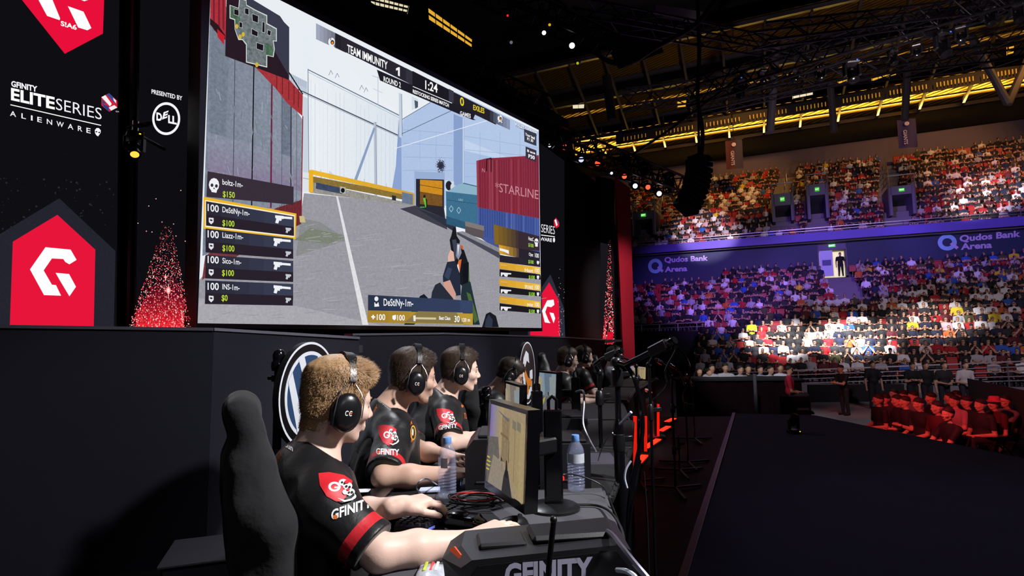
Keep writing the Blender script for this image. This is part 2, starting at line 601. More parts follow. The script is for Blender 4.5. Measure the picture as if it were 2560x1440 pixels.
# ------------------------------------------------------------------ low wall behind the players
def wall_run(name, pts, th=.12, cap=True):
    """pts: (photo x, photo y of the top edge, distance)"""
    Q = [P(*p) for p in pts]
    mb = MB()
    for a, b in zip(Q[:-1], Q[1:]):
        n = Vector((-(b - a).y, (b - a).x, 0)).normalized()
        if n.y < 0: n = -n
        mb.prism([(a.x, a.y, 0), (b.x, b.y, 0), tuple(b), tuple(a)], n * th)
    w = struct(mb.build(name, M_BLACKWALL))
    mb = MB()
    for a, b in zip(Q[:-1], Q[1:]):
        n = Vector((-(b - a).y, (b - a).x, 0)).normalized()
        if n.y < 0: n = -n
        mb.prism([a - n * .012, b - n * .012, b - n * .012 + Vector((0, 0, .018)), a - n * .012 + Vector((0, 0, .018))], n * (th + .02))
    t = mb.build('coping', M_TRIM, w)
    return Q
wl = wall_run('wall_left', [(-420, 812, 2.75), (0, 820, 3.2), (535, 827, 3.45), (898, 848, 4.05)])
wr = wall_run('wall_back', [(880, 839, 4.85), (1110, 836, 5.6), (1415, 845, 8.2), (1512, 851, 9.6)])
# deck between the low wall and the screens
mb = MB()
dz = -.06
q = [wl[0], wl[1], wl[2], wl[3], wr[0], wr[1], wr[2], wr[3]]
back = [P(1560, 850, 14.5), P(1000, 850, 11), P(-420, 850, 7.5)]
mb.prism([(p.x, p.y + .1, 1.22) for p in q] + [(p.x, p.y, 1.22) for p in back], (0, 0, .05))
struct(mb.build('floor_screen_deck', M_SET))
# ------------------------------------------------------------------ big screen
_sv = ray(2361, 835)
SU = Vector((_sv.x, _sv.y, 0)).normalized()              # along the screen
SN = Vector((SU.y, -SU.x, 0))                            # towards the hall
S0 = P(1354, 820, 10.8)
def plane_px(px, py, p0, n):
    r = ray(px, py)
    return CAM + r * ((p0 - CAM).dot(n) / r.dot(n))
def scr(px, py, off=0.):
    return plane_px(px, py, S0 + SN * off, SN)
M_PIC = emit_mat('screen_picture', .95, nscale=30)
M_LEDPIC = emit_mat('led_picture', 1., nscale=60)

class Pic:
    """a picture on a lit panel, built of coloured shapes traced one over another"""
    def __init__(s, p0, n, step=.0005):
        s.mb, s.p0, s.n, s.k, s.step = MB(), p0, n, 0, step
    def at(s, x, y):
        return plane_px(x, y, s.p0 + s.n * (s.k * s.step), s.n)
    def pg(s, col, pts, g=0.):
        s.k += 1
        s.mb.col = (*hx(col), g)
        s.mb.poly([s.at(*p) for p in pts])
    def grad(s, c0, c1, a, b, c, d, n=10, g=0.):
        """quad a-b-c-d, colour running from edge a-d to edge b-c"""
        s.k += 1
        L = lambda p, q, t: (p[0] + (q[0] - p[0]) * t, p[1] + (q[1] - p[1]) * t)
        h0, h1 = np.array(hx(c0)), np.array(hx(c1))
        for i in range(n):
            t0, t1 = i / n, (i + 1) / n
            s.mb.col = (*(h0 + (h1 - h0) * (i + .5) / n), g)
            s.mb.poly([s.at(*L(a, b, t0)), s.at(*L(a, b, t1)), s.at(*L(d, c, t1)), s.at(*L(d, c, t0))])
    def ln(s, col, a, b, w=2.):
        dx, dy = b[0] - a[0], b[1] - a[1]
        l = math.hypot(dx, dy) or 1
        nx, ny = -dy / l * w / 2, dx / l * w / 2
        s.pg(col, [(a[0] + nx, a[1] + ny), (b[0] + nx, b[1] + ny), (b[0] - nx, b[1] - ny), (a[0] - nx, a[1] - ny)])
    def pl(s, col, pts, w=2.):
        for a, b in zip(pts[:-1], pts[1:]): s.ln(col, a, b, w)
    def tx(s, col, t, a, b, cap, bold=.012, slant=0.):
        v, f = text_px(t, a, b, cap, bold, slant=slant)
        s.k += 1
        s.mb.col = (*hx(col), 0)
        s.mb.add([s.at(*p) for p in v], f)
    def dot(s, col, c, rx, ry=None, n=12, g=0.):
        ry = ry or rx
        s.pg(col, [(c[0] + rx * math.cos(2 * PI * i / n), c[1] + ry * math.sin(2 * PI * i / n)) for i in range(n)], g)
    def ring(s, col, c, rx, ry, w, n=48):
        s.k += 1
        s.mb.col = (*hx(col), 0)
        o = [s.at(c[0] + rx * math.cos(2 * PI * i / n), c[1] + ry * math.sin(2 * PI * i / n)) for i in range(n)]
        q = [s.at(c[0] + (rx - w) * math.cos(2 * PI * i / n), c[1] + (ry - w * ry / rx) * math.sin(2 * PI * i / n)) for i in range(n)]
        s.mb.add(o + q, [(i, (i + 1) % n, n + (i + 1) % n, n + i) for i in range(n)])

cTL, cTR, cBR, cBL = (529, -86), (1347, 325), (1354, 820), (494, 808)
screen = thing('video_screen', 'huge lit video wall showing a shooting match with scoreboard above the players', 'screen', S0)
p = Pic(S0 + SN * .01, SN)
rnd = random.Random(5)
p.pg('eef3f8', [cTL, cTR, cBR, cBL])                                  # hazy sky
p.grad('ebf2f9', 'f2f6fb', (755, 235), (1003, 330), (1003, 290), (755, 60), 6)
# ground
p.pg('9d9ca4', [(494, 808), (498, 700), (600, 585), (752, 535), (760, 483), (1038, 511), (1120, 568), (1250, 640), (1352, 690), (1354, 820)], .14)
p.pg('adabb2', [(494, 808), (496, 745), (740, 765), (960, 815)], .12)
p.pg('8d8e90', [(752, 545), (800, 555), (870, 600), (740, 640)], .12)
p.pg('7f8676', [(735, 600), (775, 570), (870, 590), (820, 610)], .12)
for _ in range(420):                                                  # streaks in the asphalt
    x, y = rnd.uniform(520, 1330), rnd.uniform(560, 812)
    if y < 520 + (x - 760) * .35 or (x > 1200 and y < 700): continue
    w = rnd.uniform(8, 40)
    p.ln(rnd.choice(['8f8e96', 'a9a8af', '94949c', 'b3b1b8']), (x, y), (x + w, y + w * rnd.uniform(-.25, .05)), rnd.uniform(.6, 1.5))
p.pg('e6e6ea', [(840, 490), (845, 491), (921, 812), (906, 812)], .1)  # painted line
# pale wall
p.grad('f0f5fa', 'dfe8f2', (770, 172), (1003, 288), (1000, 492), (770, 440), 8, .03)
for i in range(22):
    t = (i + .5) / 22
    x = 772 + t * 228
    y0 = 174 + t * 116
    p.ln(rnd.choice(['d6dfea', 'cdd8e6', 'e6edf4']), (x, y0 + rnd.uniform(4, 30)), (x, 440 + t * 50), 1.2)
for i in range(26):
    x = rnd.uniform(775, 990)
    p.ln('a9b6c8', (x, 440 + (x - 770) * .22 - rnd.uniform(5, 26)), (x, 440 + (x - 770) * .22), 1.1)
p.ln('5c6a80', (770, 174), (1003, 291), 2.2)
p.ln('9fb0c4', (770, 180), (1003, 297), 1)
p.ln('8494aa', (770, 172), (772, 440), 2)
for x, y in ((822, 188), (838, 195), (899, 225), (910, 231)):          # wire hoops on the wall
    p.pl('8290a4', [(x, y), (x + 5, y - 12), (x + 10, y - 2)], 1.3)
p.ln('b7c2d0', (945, 190), (945, 262), 1.4); p.ln('b7c2d0', (930, 189), (962, 200), 1.4); p.ln('c2ccd8', (932, 221), (956, 232), 1.2)
p.ln('4c5666', (729, 216), (1073, 374), 3)                             # long rail
p.ln('7a8798', (729, 220), (1073, 377), 1)
p.dot('5a6474', (1072, 378), 4, 7)
p.pg('c3cede', [(720, 180), (768, 205), (768, 232), (728, 216)])
for i in range(9): p.ln('93a2b6', (729 + i * 4.4, 186 + i * 2), (729 + i * 4.4, 204 + i * 2), 1)
p.pg('cfd9e6', [(757, 240), (770, 246), (770, 440), (757, 430)])
p.pg('e2e8ef', [(757, 430), (773, 432), (773, 478), (755, 480)])
p.ln('a9b3c0', (757, 445), (773, 448), 2)
# blue wall and its side
p.grad('bcd0ee', '9fb8e0', (1003, 318), (1347, 400), (1347, 560), (1000, 492), 9, .04)
p.pg('c6d8f2', [(1003, 300), (1075, 258), (1347, 392), (1347, 420), (1003, 340)], .04)
p.pg('b7cbec', [(1075, 256), (1085, 205), (1347, 330), (1347, 425), (1150, 345)], .04)
p.pg('b3c8ea', [(1075, 256), (1150, 290), (1150, 460), (1003, 480), (1003, 334), (1010, 298)], .05)
p.pg('8ba4d0', [(1134, 285), (1160, 296), (1160, 470), (1134, 462)], .05)
p.ln('dae6f6', (1158, 296), (1158, 470), 2)
for y in (318, 352, 386, 420):
    p.ln('93aad2', (1008, y + 6), (1132, y + 16 - (y - 318) * .1), 1)
    p.ln('97aed6', (1162, y + 22), (1346, y + 52 - (y - 318) * .35), 1)
for x in (1050, 1090, 1200, 1250, 1300):
    p.ln('9db3da', (x, 330), (x, 400), 1)
p.pg('8aa2d0', [(997, 300), (1003, 300), (1004, 488), (985, 486)])     # shadow wedge
p.pg('8fa7d6', [(1002, 340), (1004, 489), (978, 484)])
p.pg('c8d3e0', [(997, 232), (1004, 235), (1004, 345), (998, 342)])
p.ln('6d7f98', (1004, 235), (1006, 340), 1.4)
p.ln('5a6b84', (1006, 298), (1076, 256), 1.6); p.ln('5a6b84', (1004, 335), (1130, 276), 1.6)
p.ln('eef4fb', (985, 372), (1235, 296), 1.6)                           # light cable
p.pg('d7e2ee', [(1029, 240), (1045, 248), (1045, 268), (1030, 275)]); p.pg('4f5a6a', [(1036, 250), (1045, 254), (1045, 268), (1038, 272)])
rb_ = random.Random(9)
for _ in range(260):
    a_, r_ = rb_.uniform(0, 6.28), rb_.random() ** 1.4
    p.dot('%02x%02x%02x' % tuple(int(v * (.55 + .75 * r_)) for v in (70, 76, 100)), (1102 + 14 * r_ * math.cos(a_), 414 + 24 * r_ * math.sin(a_)), 2.6 * (1.1 - r_), 3 * (1.1 - r_), 6)
p.ln('b9c3d2', (937, 305), (939, 503), 5.5); p.ln('8d9ab0', (940, 305), (942, 503), 1.6)
p.pg('8ea2c4', [(934, 318), (938, 322), (892, 452), (885, 450)])
# grey building on the left
p.grad('7d8696', '8f97a6', (527, -40), (757, 300), (754, 545), (506, 640), 9, .22)
p.pg('77808f', [(530, 60), (575, 85), (560, 440), (517, 425)], .25)
p.pg('868f9e', [(640, 160), (680, 190), (676, 470), (636, 460)], .25)
p.pg('717a8b', [(703, 230), (728, 250), (725, 500), (703, 490)], .25)
p.grad('8b93a2', '8a7f9a', (520, 330), (520, 430), (752, 478), (755, 400), 5, .2)
for x0, x1, c, w in ((588, 582, '474c58', 1.8), (635, 629, '14161c', 3), (680, 677, '6d2440', 4), (706, 704, '5b6270', 1.4), (728, 727, '2a2030', 2.4), (742, 741, '5a6070', 1.2)):
    p.ln(c, (x0, (x0 - 525) * .78 + 60), (x1, 520), w)
for _ in range(40):
    x, y = rnd.uniform(530, 740), rnd.uniform(220, 440)
    p.ln(rnd.choice(['98a0ae', '6f7786', 'a3abb8']), (x, y), (x + rnd.uniform(-4, 8), y + rnd.uniform(8, 40)), rnd.uniform(.8, 2.2))
p.pg('b23340', [(527, -60), (565, -45), (565, 100), (545, 82), (525, 62)], .2)
for x in (532, 545, 556): p.pg('7e2430', [(x, -55), (x + 5, -52), (x + 5, 78), (x, 70)])
p.pg('2b1a20', [(525, 45), (545, 62), (563, 88), (563, 100), (543, 84), (525, 60)])
p.pg('c5232f', [(543, 72), (562, 90), (560, 112), (544, 92)]); p.pg('6e7f93', [(560, 98), (568, 104), (566, 116), (560, 112)])
p.pg('a8363c', [(680, 168), (720, 195), (757, 238), (756, 290), (720, 260), (690, 222), (640, 170)], .2)
for x in (692, 706, 722, 735, 746): p.ln('6a2128', (x, 178 + (x - 690) * .8), (x, 222 + (x - 690) * .85), 2)
p.ln('17131a', (690, 130), (757, 236), 3)
p.pg('7c3038', [(690, 520), (754, 500), (752, 560), (690, 590)], .25)
p.pg('7a3a40', [(513, 640), (690, 520), (690, 575), (505, 700)], .3)
for i in range(14): p.ln('4a2026', (700 + i * 4, 512 - i), (700 + i * 4, 582 - i * 1.6), 1.2)
p.ln('8c2430', (757, 290), (753, 556), 2.4)
p.pg('cbbf8a', [(748, 540), (760, 540), (764, 556), (750, 556)])
# yellow kerb
p.pg('9a9890', [(778, 455), (1035, 510), (1035, 514), (775, 482)], .3)
p.pg('8c7438', [(782, 441), (1033, 488), (1033, 504), (782, 456)], .25)
p.grad('f2bd2e', 'd9a33a', (778, 424), (1034, 482), (1034, 492), (778, 436), 6)
p.pg('f0b62a', [(772, 424), (783, 427), (783, 482), (772, 480)])
p.pg('c9a145', [(1028, 484), (1036, 484), (1036, 513), (1028, 512)])
p.pg('3f4a66', [(790, 456), (855, 470), (855, 485), (790, 472)], .3); p.pg('b7b6b0', [(850, 466), (864, 468), (864, 484), (850, 482)]); p.dot('15151a', (857, 476), 5, 6)
p.pg('2b2d36', [(980, 488), (990, 490), (990, 502), (980, 500)]); p.pg('6d7c96', [(1005, 480), (1032, 486), (1032, 512), (1005, 507)], .2)
p.pg('41404c', [(1000, 522), (1038, 514), (1110, 520), (1118, 574)])   # shadow on the ground
p.pg('2f3442', [(1105, 560), (1040, 520), (1140, 556), (1140, 582)])
# doorway
p.pg('9db2d8', [(1036, 428), (1112, 432), (1112, 520), (1036, 514)])
p.pg('2a2a34', [(1040, 447), (1110, 449), (1110, 545), (1040, 514)])
p.pg('d18f24', [(1050, 449), (1106, 452), (1106, 488), (1050, 479)], .15); p.pg('7a5428', [(1050, 479), (1106, 488), (1106, 516), (1050, 510)], .3)
p.ln('55401c', (1050, 462), (1106, 472), 1.4)
p.ln('6fc24a', (1060, 495), (1066, 518), 5); p.ln('1e2a18', (1066, 497), (1067, 519), 3); p.dot('1e2418', (1061, 491), 3, 4); p.ln('55c040', (1050, 518), (1062, 518), 2)
p.pg('d6dee8', [(1113, 450), (1135, 454), (1135, 478), (1113, 476)]); p.dot('22242c', (1122, 464), 8, 12); p.dot('d9dee6', (1130, 468), 4, 9)
# skip and boxes
p.pg('3f7290', [(1115, 478), (1194, 486), (1196, 582), (1116, 560)], .12)
p.pg('8fb6cc', [(1140, 464), (1160, 456), (1195, 468), (1195, 488), (1118, 479)]); p.ln('30566e', (1158, 458), (1192, 466), 2)
p.ln('2e5870', (1116, 500), (1195, 510), 1.4); p.pg('2f5b78', [(1115, 540), (1196, 565), (1196, 582), (1116, 560)], .15)
for c in ((1128, 522), (1147, 526)): p.pl('a9cbdc', [(c[0] - 5, c[1]), (c[0], c[1] - 8), (c[0] + 5, c[1]), (c[0], c[1] + 8), (c[0] - 5, c[1])], 1.4)
p.tx('9ec1d2', 'USC', (1146, 501), (1158, 503), 5)
p.pg('8d2f42', [(1191, 402), (1215, 396), (1347, 388), (1349, 546), (1193, 518)], .12)
for i in range(26):
    x = 1194 + i * 6
    p.ln(rnd.choice(['6e2234', 'a34a58', '74273a']), (x, 402 - i * .3), (x + 1, 518 + i * 1.05), rnd.uniform(1, 2.6))
p.pl('20151c', [(1216, 428), (1217, 398), (1228, 395), (1228, 430)], 2.4)
p.tx('c98e98', '*STARLINE', (1238, 478), (1346, 498), 23, bold=0.)
p.tx('c98e98', 'N', (1205, 430), (1212, 431), 10, bold=0)
p.pg('44589c', [(1193, 518), (1349, 546), (1350, 640), (1240, 622), (1194, 590)], .1)
for i in range(26):
    x = 1195 + i * 6
    p.ln(rnd.choice(['33447e', '5c70b4', '38498a']), (x, 519 + i * 1.05), (x, 588 + i * 1.6), rnd.uniform(1, 2.4))
p.pg('5c5458', [(1163, 553), (1210, 565), (1209, 598), (1163, 584)]); p.pg('847a78', [(1163, 553), (1210, 565), (1210, 577), (1163, 565)])
p.pg('8e8e98', [(1143, 580), (1158, 578), (1252, 622), (1250, 636)], .2); p.pg('4a4a58', [(1143, 586), (1143, 580), (1250, 632), (1248, 646)])
# weapon and arms
p.pg('1b1b22', [(1128, 590), (1133, 568), (1140, 570), (1142, 590), (1150, 602), (1148, 615), (1160, 625), (1170, 655), (1170, 700), (1160, 720), (1140, 700), (1130, 640), (1124, 600)])
p.pg('3c4456', [(1130, 600), (1140, 598), (1148, 640), (1138, 650)])
p.pg('e4b6a4', [(1120, 640), (1126, 624), (1134, 630), (1137, 655), (1120, 662)])
p.pg('d9a895', [(1112, 690), (1118, 655), (1133, 650), (1138, 690)])
p.pg('8a8f9e', [(1143, 608), (1150, 610), (1154, 632), (1146, 650), (1140, 640)]); p.pg('d8dce6', [(1143, 612), (1149, 612), (1145, 640)])
p.pg('d05a2e', [(1150, 612), (1157, 615), (1158, 625), (1153, 622)]); p.pg('e06a34', [(1147, 650), (1154, 648), (1148, 690), (1141, 670)])
p.pg('f2f2f4', [(1143, 662), (1146, 660), (1150, 690), (1148, 696)])
p.pg('262d40', [(1107, 690), (1118, 655), (1138, 652), (1150, 685), (1152, 738), (1135, 740), (1108, 710)])
p.pg('3a435c', [(1110, 690), (1120, 668), (1130, 672), (1122, 700)])
p.pg('d3a090', [(1107, 706), (1125, 700), (1140, 735), (1138, 748), (1120, 738)])
p.pg('14161e', [(1156, 660), (1172, 655), (1174, 705), (1158, 712)]); p.pg('24323a', [(1155, 712), (1176, 704), (1188, 760), (1200, 812), (1160, 812), (1152, 740)])
p.pg('4d6a3a', [(1166, 730), (1176, 735), (1196, 800), (1186, 808)]); p.pg('57763e', [(1172, 655), (1174, 700), (1171, 706)])
p.pg('2a2f3c', [(1088, 712), (1100, 706), (1132, 745), (1140, 765), (1075, 765), (1080, 730)]); p.pg('1c1e28', [(1050, 740), (1060, 735), (1090, 765), (1035, 812), (1010, 812)])
p.pg('1a1b24', [(1215, 785), (1225, 780), (1240, 790), (1247, 818), (1205, 818)]); p.pg('31384a', [(1214, 800), (1222, 786), (1232, 800), (1230, 818), (1212, 818)])
# map inset
p.pg('3b3d4e', [(567, -40), (700, 40), (710, 55), (723, 68), (723, 200), (563, 140)], .05)
p.pg('2a1c26', [(567, -40), (600, -20), (720, 185), (722, 200), (563, 140)], .05)
p.pg('d9e2dc', [(574, 12), (596, 20), (598, -4), (616, 0), (617, 12), (640, 25), (668, 38), (668, 58), (692, 71), (692, 104), (684, 103), (687, 122), (684, 143), (668, 139), (668, 169), (615, 156), (615, 112), (606, 100), (596, 100), (587, 74), (586, 50), (574, 46)])
p.pg('70797c', [(576, 14), (597, 22), (600, -2), (615, 2), (616, 14), (639, 27), (666, 40), (666, 60), (690, 73), (690, 102), (682, 101), (685, 122), (682, 141), (666, 137), (666, 166), (617, 154), (617, 110), (607, 98), (597, 97), (588, 73), (588, 48), (576, 44)], .5)
p.pg('4f6a52', [(576, 14), (597, 22), (600, 48), (600, 72), (588, 70), (588, 48), (576, 44)], .5); p.pg('4f7058', [(662, 108), (672, 110), (682, 118), (682, 141), (664, 136)], .5)
for q in ([(585, 22), (597, 25), (597, 40), (585, 36)], [(612, 20), (622, 22), (622, 38), (612, 34)], [(630, 34), (646, 40), (645, 58), (631, 52)], [(598, 54), (606, 57), (606, 70), (598, 68)],
          [(629, 71), (645, 80), (644, 92), (629, 86)], [(656, 54), (662, 56), (662, 82), (655, 80)], [(641, 106), (659, 112), (658, 128), (641, 122)], [(669, 74), (678, 78), (676, 90), (668, 86)]):
    p.pg('1c1620', q); p.pl('c8d0cc', q + [q[0]], 1)
for q in ((592, 66), (600, 92), (608, 86), (642, 162)): p.dot('d8b83c', q, 4, 6)
# scoreboard
p.grad('aab0c4', '26242e', (790, 58), (865, 96), (865, 132), (790, 98), 8)
p.pg('25222c', [(838, 82), (1240, 283), (1240, 312), (838, 118)])
p.grad('25222c', '8f9bb8', (1225, 275), (1275, 300), (1275, 325), (1225, 302), 6)
p.pg('2b2833', [(852, 90), (1015, 172), (1015, 205), (852, 124)]); p.pg('34333f', [(1015, 170), (1032, 179), (1032, 214), (1015, 205)])
p.pg('1d1b24', [(1031, 177), (1125, 225), (1125, 260), (1031, 214)]); p.pg('3a3a48', [(1122, 222), (1134, 228), (1134, 266), (1122, 259)])
p.pg('201e28', [(942, 174), (1190, 300), (1182, 300), (950, 201)]); p.pg('201e28', [(942, 174), (1185, 280), (1188, 286), (1182, 300), (952, 202)])
p.tx('ffffff', 'TEAM IMMUNITY', (868, 130), (969, 174), 20, .022)
p.pg('ffffff', [(990, 171), (996, 168), (999.5, 168), (999.5, 191), (995, 189), (995, 175), (990, 176.5)]); p.tx('ffffff', 'ROUND 2', (959, 203), (1002, 219), 13, .02)
p.tx('ffffff', '1:24', (1063, 222), (1094, 232), 22, .02); p.tx('ffffff', 'RESTOCKING SERIES MATCH', (1032, 232), (1122, 268), 9, .03)
p.ln('ffffff', (1032, 216), (1130, 258), 1.6)
p.tx('f0d838', '0', (1150, 262), (1160, 266), 21, .02); p.tx('f0d838', 'EXILES', (1183, 274), (1211, 284), 13, .02); p.tx('e8e8ec', 'GAMES', (1150, 287), (1177, 295), 10, .03)
for cx, cy, k in ((829, 105, 1.), (1250, 296, .72)):                   # round team badges
    p.dot('f2f2f4', (cx, cy), 8.5 * k, 11 * k); p.dot('25222c', (cx + 2 * k, cy + 1), 4.5 * k, 6 * k); p.dot('e8902c', (cx + 2 * k, cy + 2), 2.6 * k, 3.6 * k)
    p.ln('f2f2f4', (cx - 6 * k, cy + 13 * k), (cx + 2 * k, cy + 7 * k), 3 * k); p.ln('f2f2f4', (cx + 1 * k, cy + 8 * k), (cx + 7 * k, cy + 15 * k), 3 * k)
    p.ln('25222c', (cx - 2 * k, cy - 12 * k), (cx - 2 * k, cy - 4 * k), 1.6 * k)
# right-hand notes
p.tx('6c7a98', 'WALLET OVERVIEW', (1288, 315), (1343.5, 340), 9, .05); p.tx('ffffff', 'WALLET OVERVIEW', (1287, 313), (1343, 338), 8, .02)
p.pg('3a3e4c', [(1310, 322), (1341, 334), (1341, 365), (1311, 354)]); p.tx('ffffff', 'Your lead', (1313, 338), (1337, 349), 7, .03); p.tx('ffffff', 'P1 30', (1318, 350), (1333, 356), 7, .03)
p.pg('3c3444', [(1314, 366), (1341, 376), (1341, 406), (1314, 395)]); p.tx('ffffff', 'B ace', (1318, 379), (1338, 386), 6, .03); p.tx('ffffff', 'P30', (1321, 394), (1337, 399), 9, .03)
# left team cards
def pistol(x, y, k, col='f4f6fa', sil=True):
    p.pg(col, [(x, y), (x + 22 * k, y + 2 * k), (x + 22 * k, y + 10 * k), (x + 12 * k, y + 10 * k), (x + 8 * k, y + 22 * k), (x, y + 20 * k), (x + 3 * k, y + 9 * k), (x, y + 7 * k)])
    if sil: p.pg(col, [(x + 22 * k, y + 3 * k), (x + 45 * k, y + 5 * k), (x + 45 * k, y + 11 * k), (x + 22 * k, y + 9 * k)])
    p.dot(col, (x + 14 * k, y + 12 * k), 3 * k, 3 * k)
p.pg('3a303c', [(519, 428), (734, 467), (734, 512), (516, 492)], .04)
p.pg('f2bd2c', [(509, 492), (741, 534), (739, 598), (509, 572)]); p.pg('fff6dc', [(513, 500), (737, 538), (736, 593), (513, 567)])
rows = (((515, 503), (735, 541), (735, 590), (515, 564)), ((514, 571), (733, 596), (733, 647), (514, 631)), ((514, 637), (733, 652), (733, 705), (513, 696)), ((513, 701), (733, 710), (732, 764), (512, 760)))
for a, b, c, d in rows:
    m0, m1 = (a[0], a[1] * .46 + d[1] * .54), (b[0], b[1] * .46 + c[1] * .54)
    p.grad('2a2833', '3d4258', a, b, m1, m0, 6)
    p.pg('2a222c', [m0, m1, c, d], .03)
p.dot('f4f6fa', (535, 462), 13, 17); p.pg('f4f6fa', [(527, 472), (543, 474), (541, 482), (529, 480)])
p.dot('3a303c', (530, 463), 3.6, 4.5); p.dot('3a303c', (541, 465), 3.6, 4.5); p.pg('3a303c', [(535, 468), (538, 473), (533, 472)])
for i, (nm, mo) in enumerate((('boltz-1m-', '$150'), ('DeStiNy-1m-', '$100'), ('Liazz-1m-', '$100'), ('Sico-1m-', '$100'), ('INS-1m-', '$0'))):
    y = (461, 530, 594, 658, 723)[i]
    p.tx('f4f6fa', nm, (556, y), ((607, 624, 608, 603, 599)[i], y + (8, 10, 5, 4, 3)[i]), 14, .012)
    x0 = (557, 556, 556, 555, 554)[i]
    p.tx('c4e83c', mo, (x0, y + (31, 34, 33, 31, 29)[i]), (x0 + (15 if mo == '$0' else 30), y + (34, 37, 35, 32, 29)[i]), 15, .014)
    if i:
        y2 = (0, 527, 593, 657, 724)[i]
        p.tx('f4f6fa', '100', (519, y2), (547, y2 + (0, 4, 3, 2, 1)[i]), 18, .016)
        ys = (0, 544, 608, 673, 739)[i]
        p.pg('e8eaf0', [(522, ys), (534, ys + 1), (534, ys + 11), (528, ys + 17), (522, ys + 11)]); p.pg('2a222c', [(525, ys + 4), (531, ys + 5), (531, ys + 9), (525, ys + 8)])
        pistol(688 - (4 if i > 1 else 0), (0, 538, 595, 654, 713)[i], .95); pistol(714, (0, 569, 628, 685, 744)[i], .62, 'c8ccd6', False)
# bottom card
p.grad('2b3348', '3a486c', (920, 737), (1182, 752), (1182, 782), (920, 776), 5)
p.grad('a8842c', 'c09c3c', (919, 776), (1182, 784), (1182, 812), (919, 806), 5)
p.pg('8a7a4a', [(1010, 806), (1045, 778), (1140, 780), (1160, 810)]); p.pg('35405e', [(1045, 778), (1075, 745), (1150, 750), (1150, 781)])
p.tx('f4f6fa', 'DeStiNy-1m-', (959, 764), (1033, 766), 18, .014)
p.dot('f2f2f4', (941, 747), 5, 6); p.pg('f2f2f4', [(936, 756), (946, 756), (948, 766), (936, 767)]); p.dot('2b3348', (941, 757), 3, 3)
p.ln('fff', (929, 792), (938, 792), 3) if 0 else p.ln('ffffff', (928, 792), (938, 792.5), 3.4)
p.ln('ffffff', (933, 787), (933, 798), 3.4)
p.tx('ffffff', '100', (942, 800), (963, 800), 15, .014); p.tx('ffffff', '100', (993, 801), (1012, 801), 14, .014)
p.pg('ffffff', [(981, 789), (990, 787), (990, 797), (986, 801), (981, 797)])
p.pg('d8cca4', [(1036, 793), (1090, 794), (1090, 799), (1036, 798)]); p.pg('f4f0e4', [(1033, 789), (1039, 788), (1039, 803), (1034, 803)])
p.tx('ffffff', 'Best Class', (1098, 799), (1126, 800), 9, .02); p.tx('ffffff', '30', (1136, 805), (1149, 805), 16, .016); p.tx('ffffff', '120 m', (1155, 804), (1175, 804), 9, .02)
# right team cards
p.grad('8a6a24', '382c34', (1234, 561), (1300, 578), (1300, 625), (1236, 610), 6); p.pg('3a2c34', [(1296, 577), (1349, 591), (1349, 627), (1296, 624)], .05)
p.grad('e0a92c', '3a303a', (1247, 612), (1300, 622), (1300, 645), (1248, 634), 6); p.pg('2a2430', [(1297, 621), (1350, 630), (1350, 668), (1297, 650)]); p.pg('6a6a78', [(1248, 636), (1297, 648), (1250, 640)])
p.pg('2a2632', [(1249, 638), (1350, 650), (1351, 668), (1249, 655)])
for y0, y1, nm in ((655, 670, 'Hast'), (697, 712, 'SPUNKE'), (740, 753, 'pecker')):
    p.grad('d9a02e', 'f2c040', (1248, y0), (1351, y0 + 14), (1351, y0 + 30), (1249, y0 + 17), 5)
    p.pg('1d1a20', [(1249, y0 + 18), (1351, y0 + 31), (1352, y0 + 44), (1249, y0 + 36)])
    p.tx('fdf6e4', nm, (1312 if nm != 'pecker' else 1318, y0 + 24), (1333, y0 + 26), 9, .02); p.tx('fdf6e4', '100', (1337, y0 + 26), (1348, y0 + 27), 11, .02)
    p.tx('a6e048', '$100', (1322, y0 + 42), (1337, y0 + 43), 9, .02)
    p.pg('e8eaf0', [(1342, y0 + 34), (1348, y0 + 34), (1348, y0 + 40), (1345, y0 + 44), (1342, y0 + 40)])
    p.pg('f0f0f2', [(1252, y0 + 26), (1278, y0 + 28), (1278, y0 + 31), (1270, y0 + 31), (1268, y0 + 37), (1262, y0 + 36), (1258, y0 + 30), (1254, y0 + 36), (1252, y0 + 35)])
    p.ln('e0b868', (1252, y0 + 7), (1268, y0 + 9), 3)
p.tx('f4f6fa', 'HatzC', (1321, 600), (1334, 603), 9, .02); p.tx('a6e048', '$100', (1321, 616), (1334, 619), 9, .02); p.dot('f4f6fa', (1341, 604), 5, 8); p.pg('f4f6fa', [(1338, 610), (1345, 611), (1344, 617), (1338, 616)])
p.dot('3a2c34', (1339, 604), 1.5, 2); p.dot('3a2c34', (1343, 605), 1.5, 2)
p.tx('f4f6fa', 'Ojez', (1322, 639), (1333, 641), 8, .02); p.tx('f4f6fa', '100', (1337, 643), (1347, 645), 11, .02); p.tx('a6e048', '$100', (1321, 658), (1334, 660), 9, .02)
p.pg('f4f6fa', [(1249, 620), (1272, 626), (1272, 635), (1262, 630), (1249, 626)]); p.pg('e8eaf0', [(1342, 652), (1348, 653), (1348, 658), (1345, 662), (1342, 658)])
p.mb.build('display', M_PIC, screen, origin=S0)
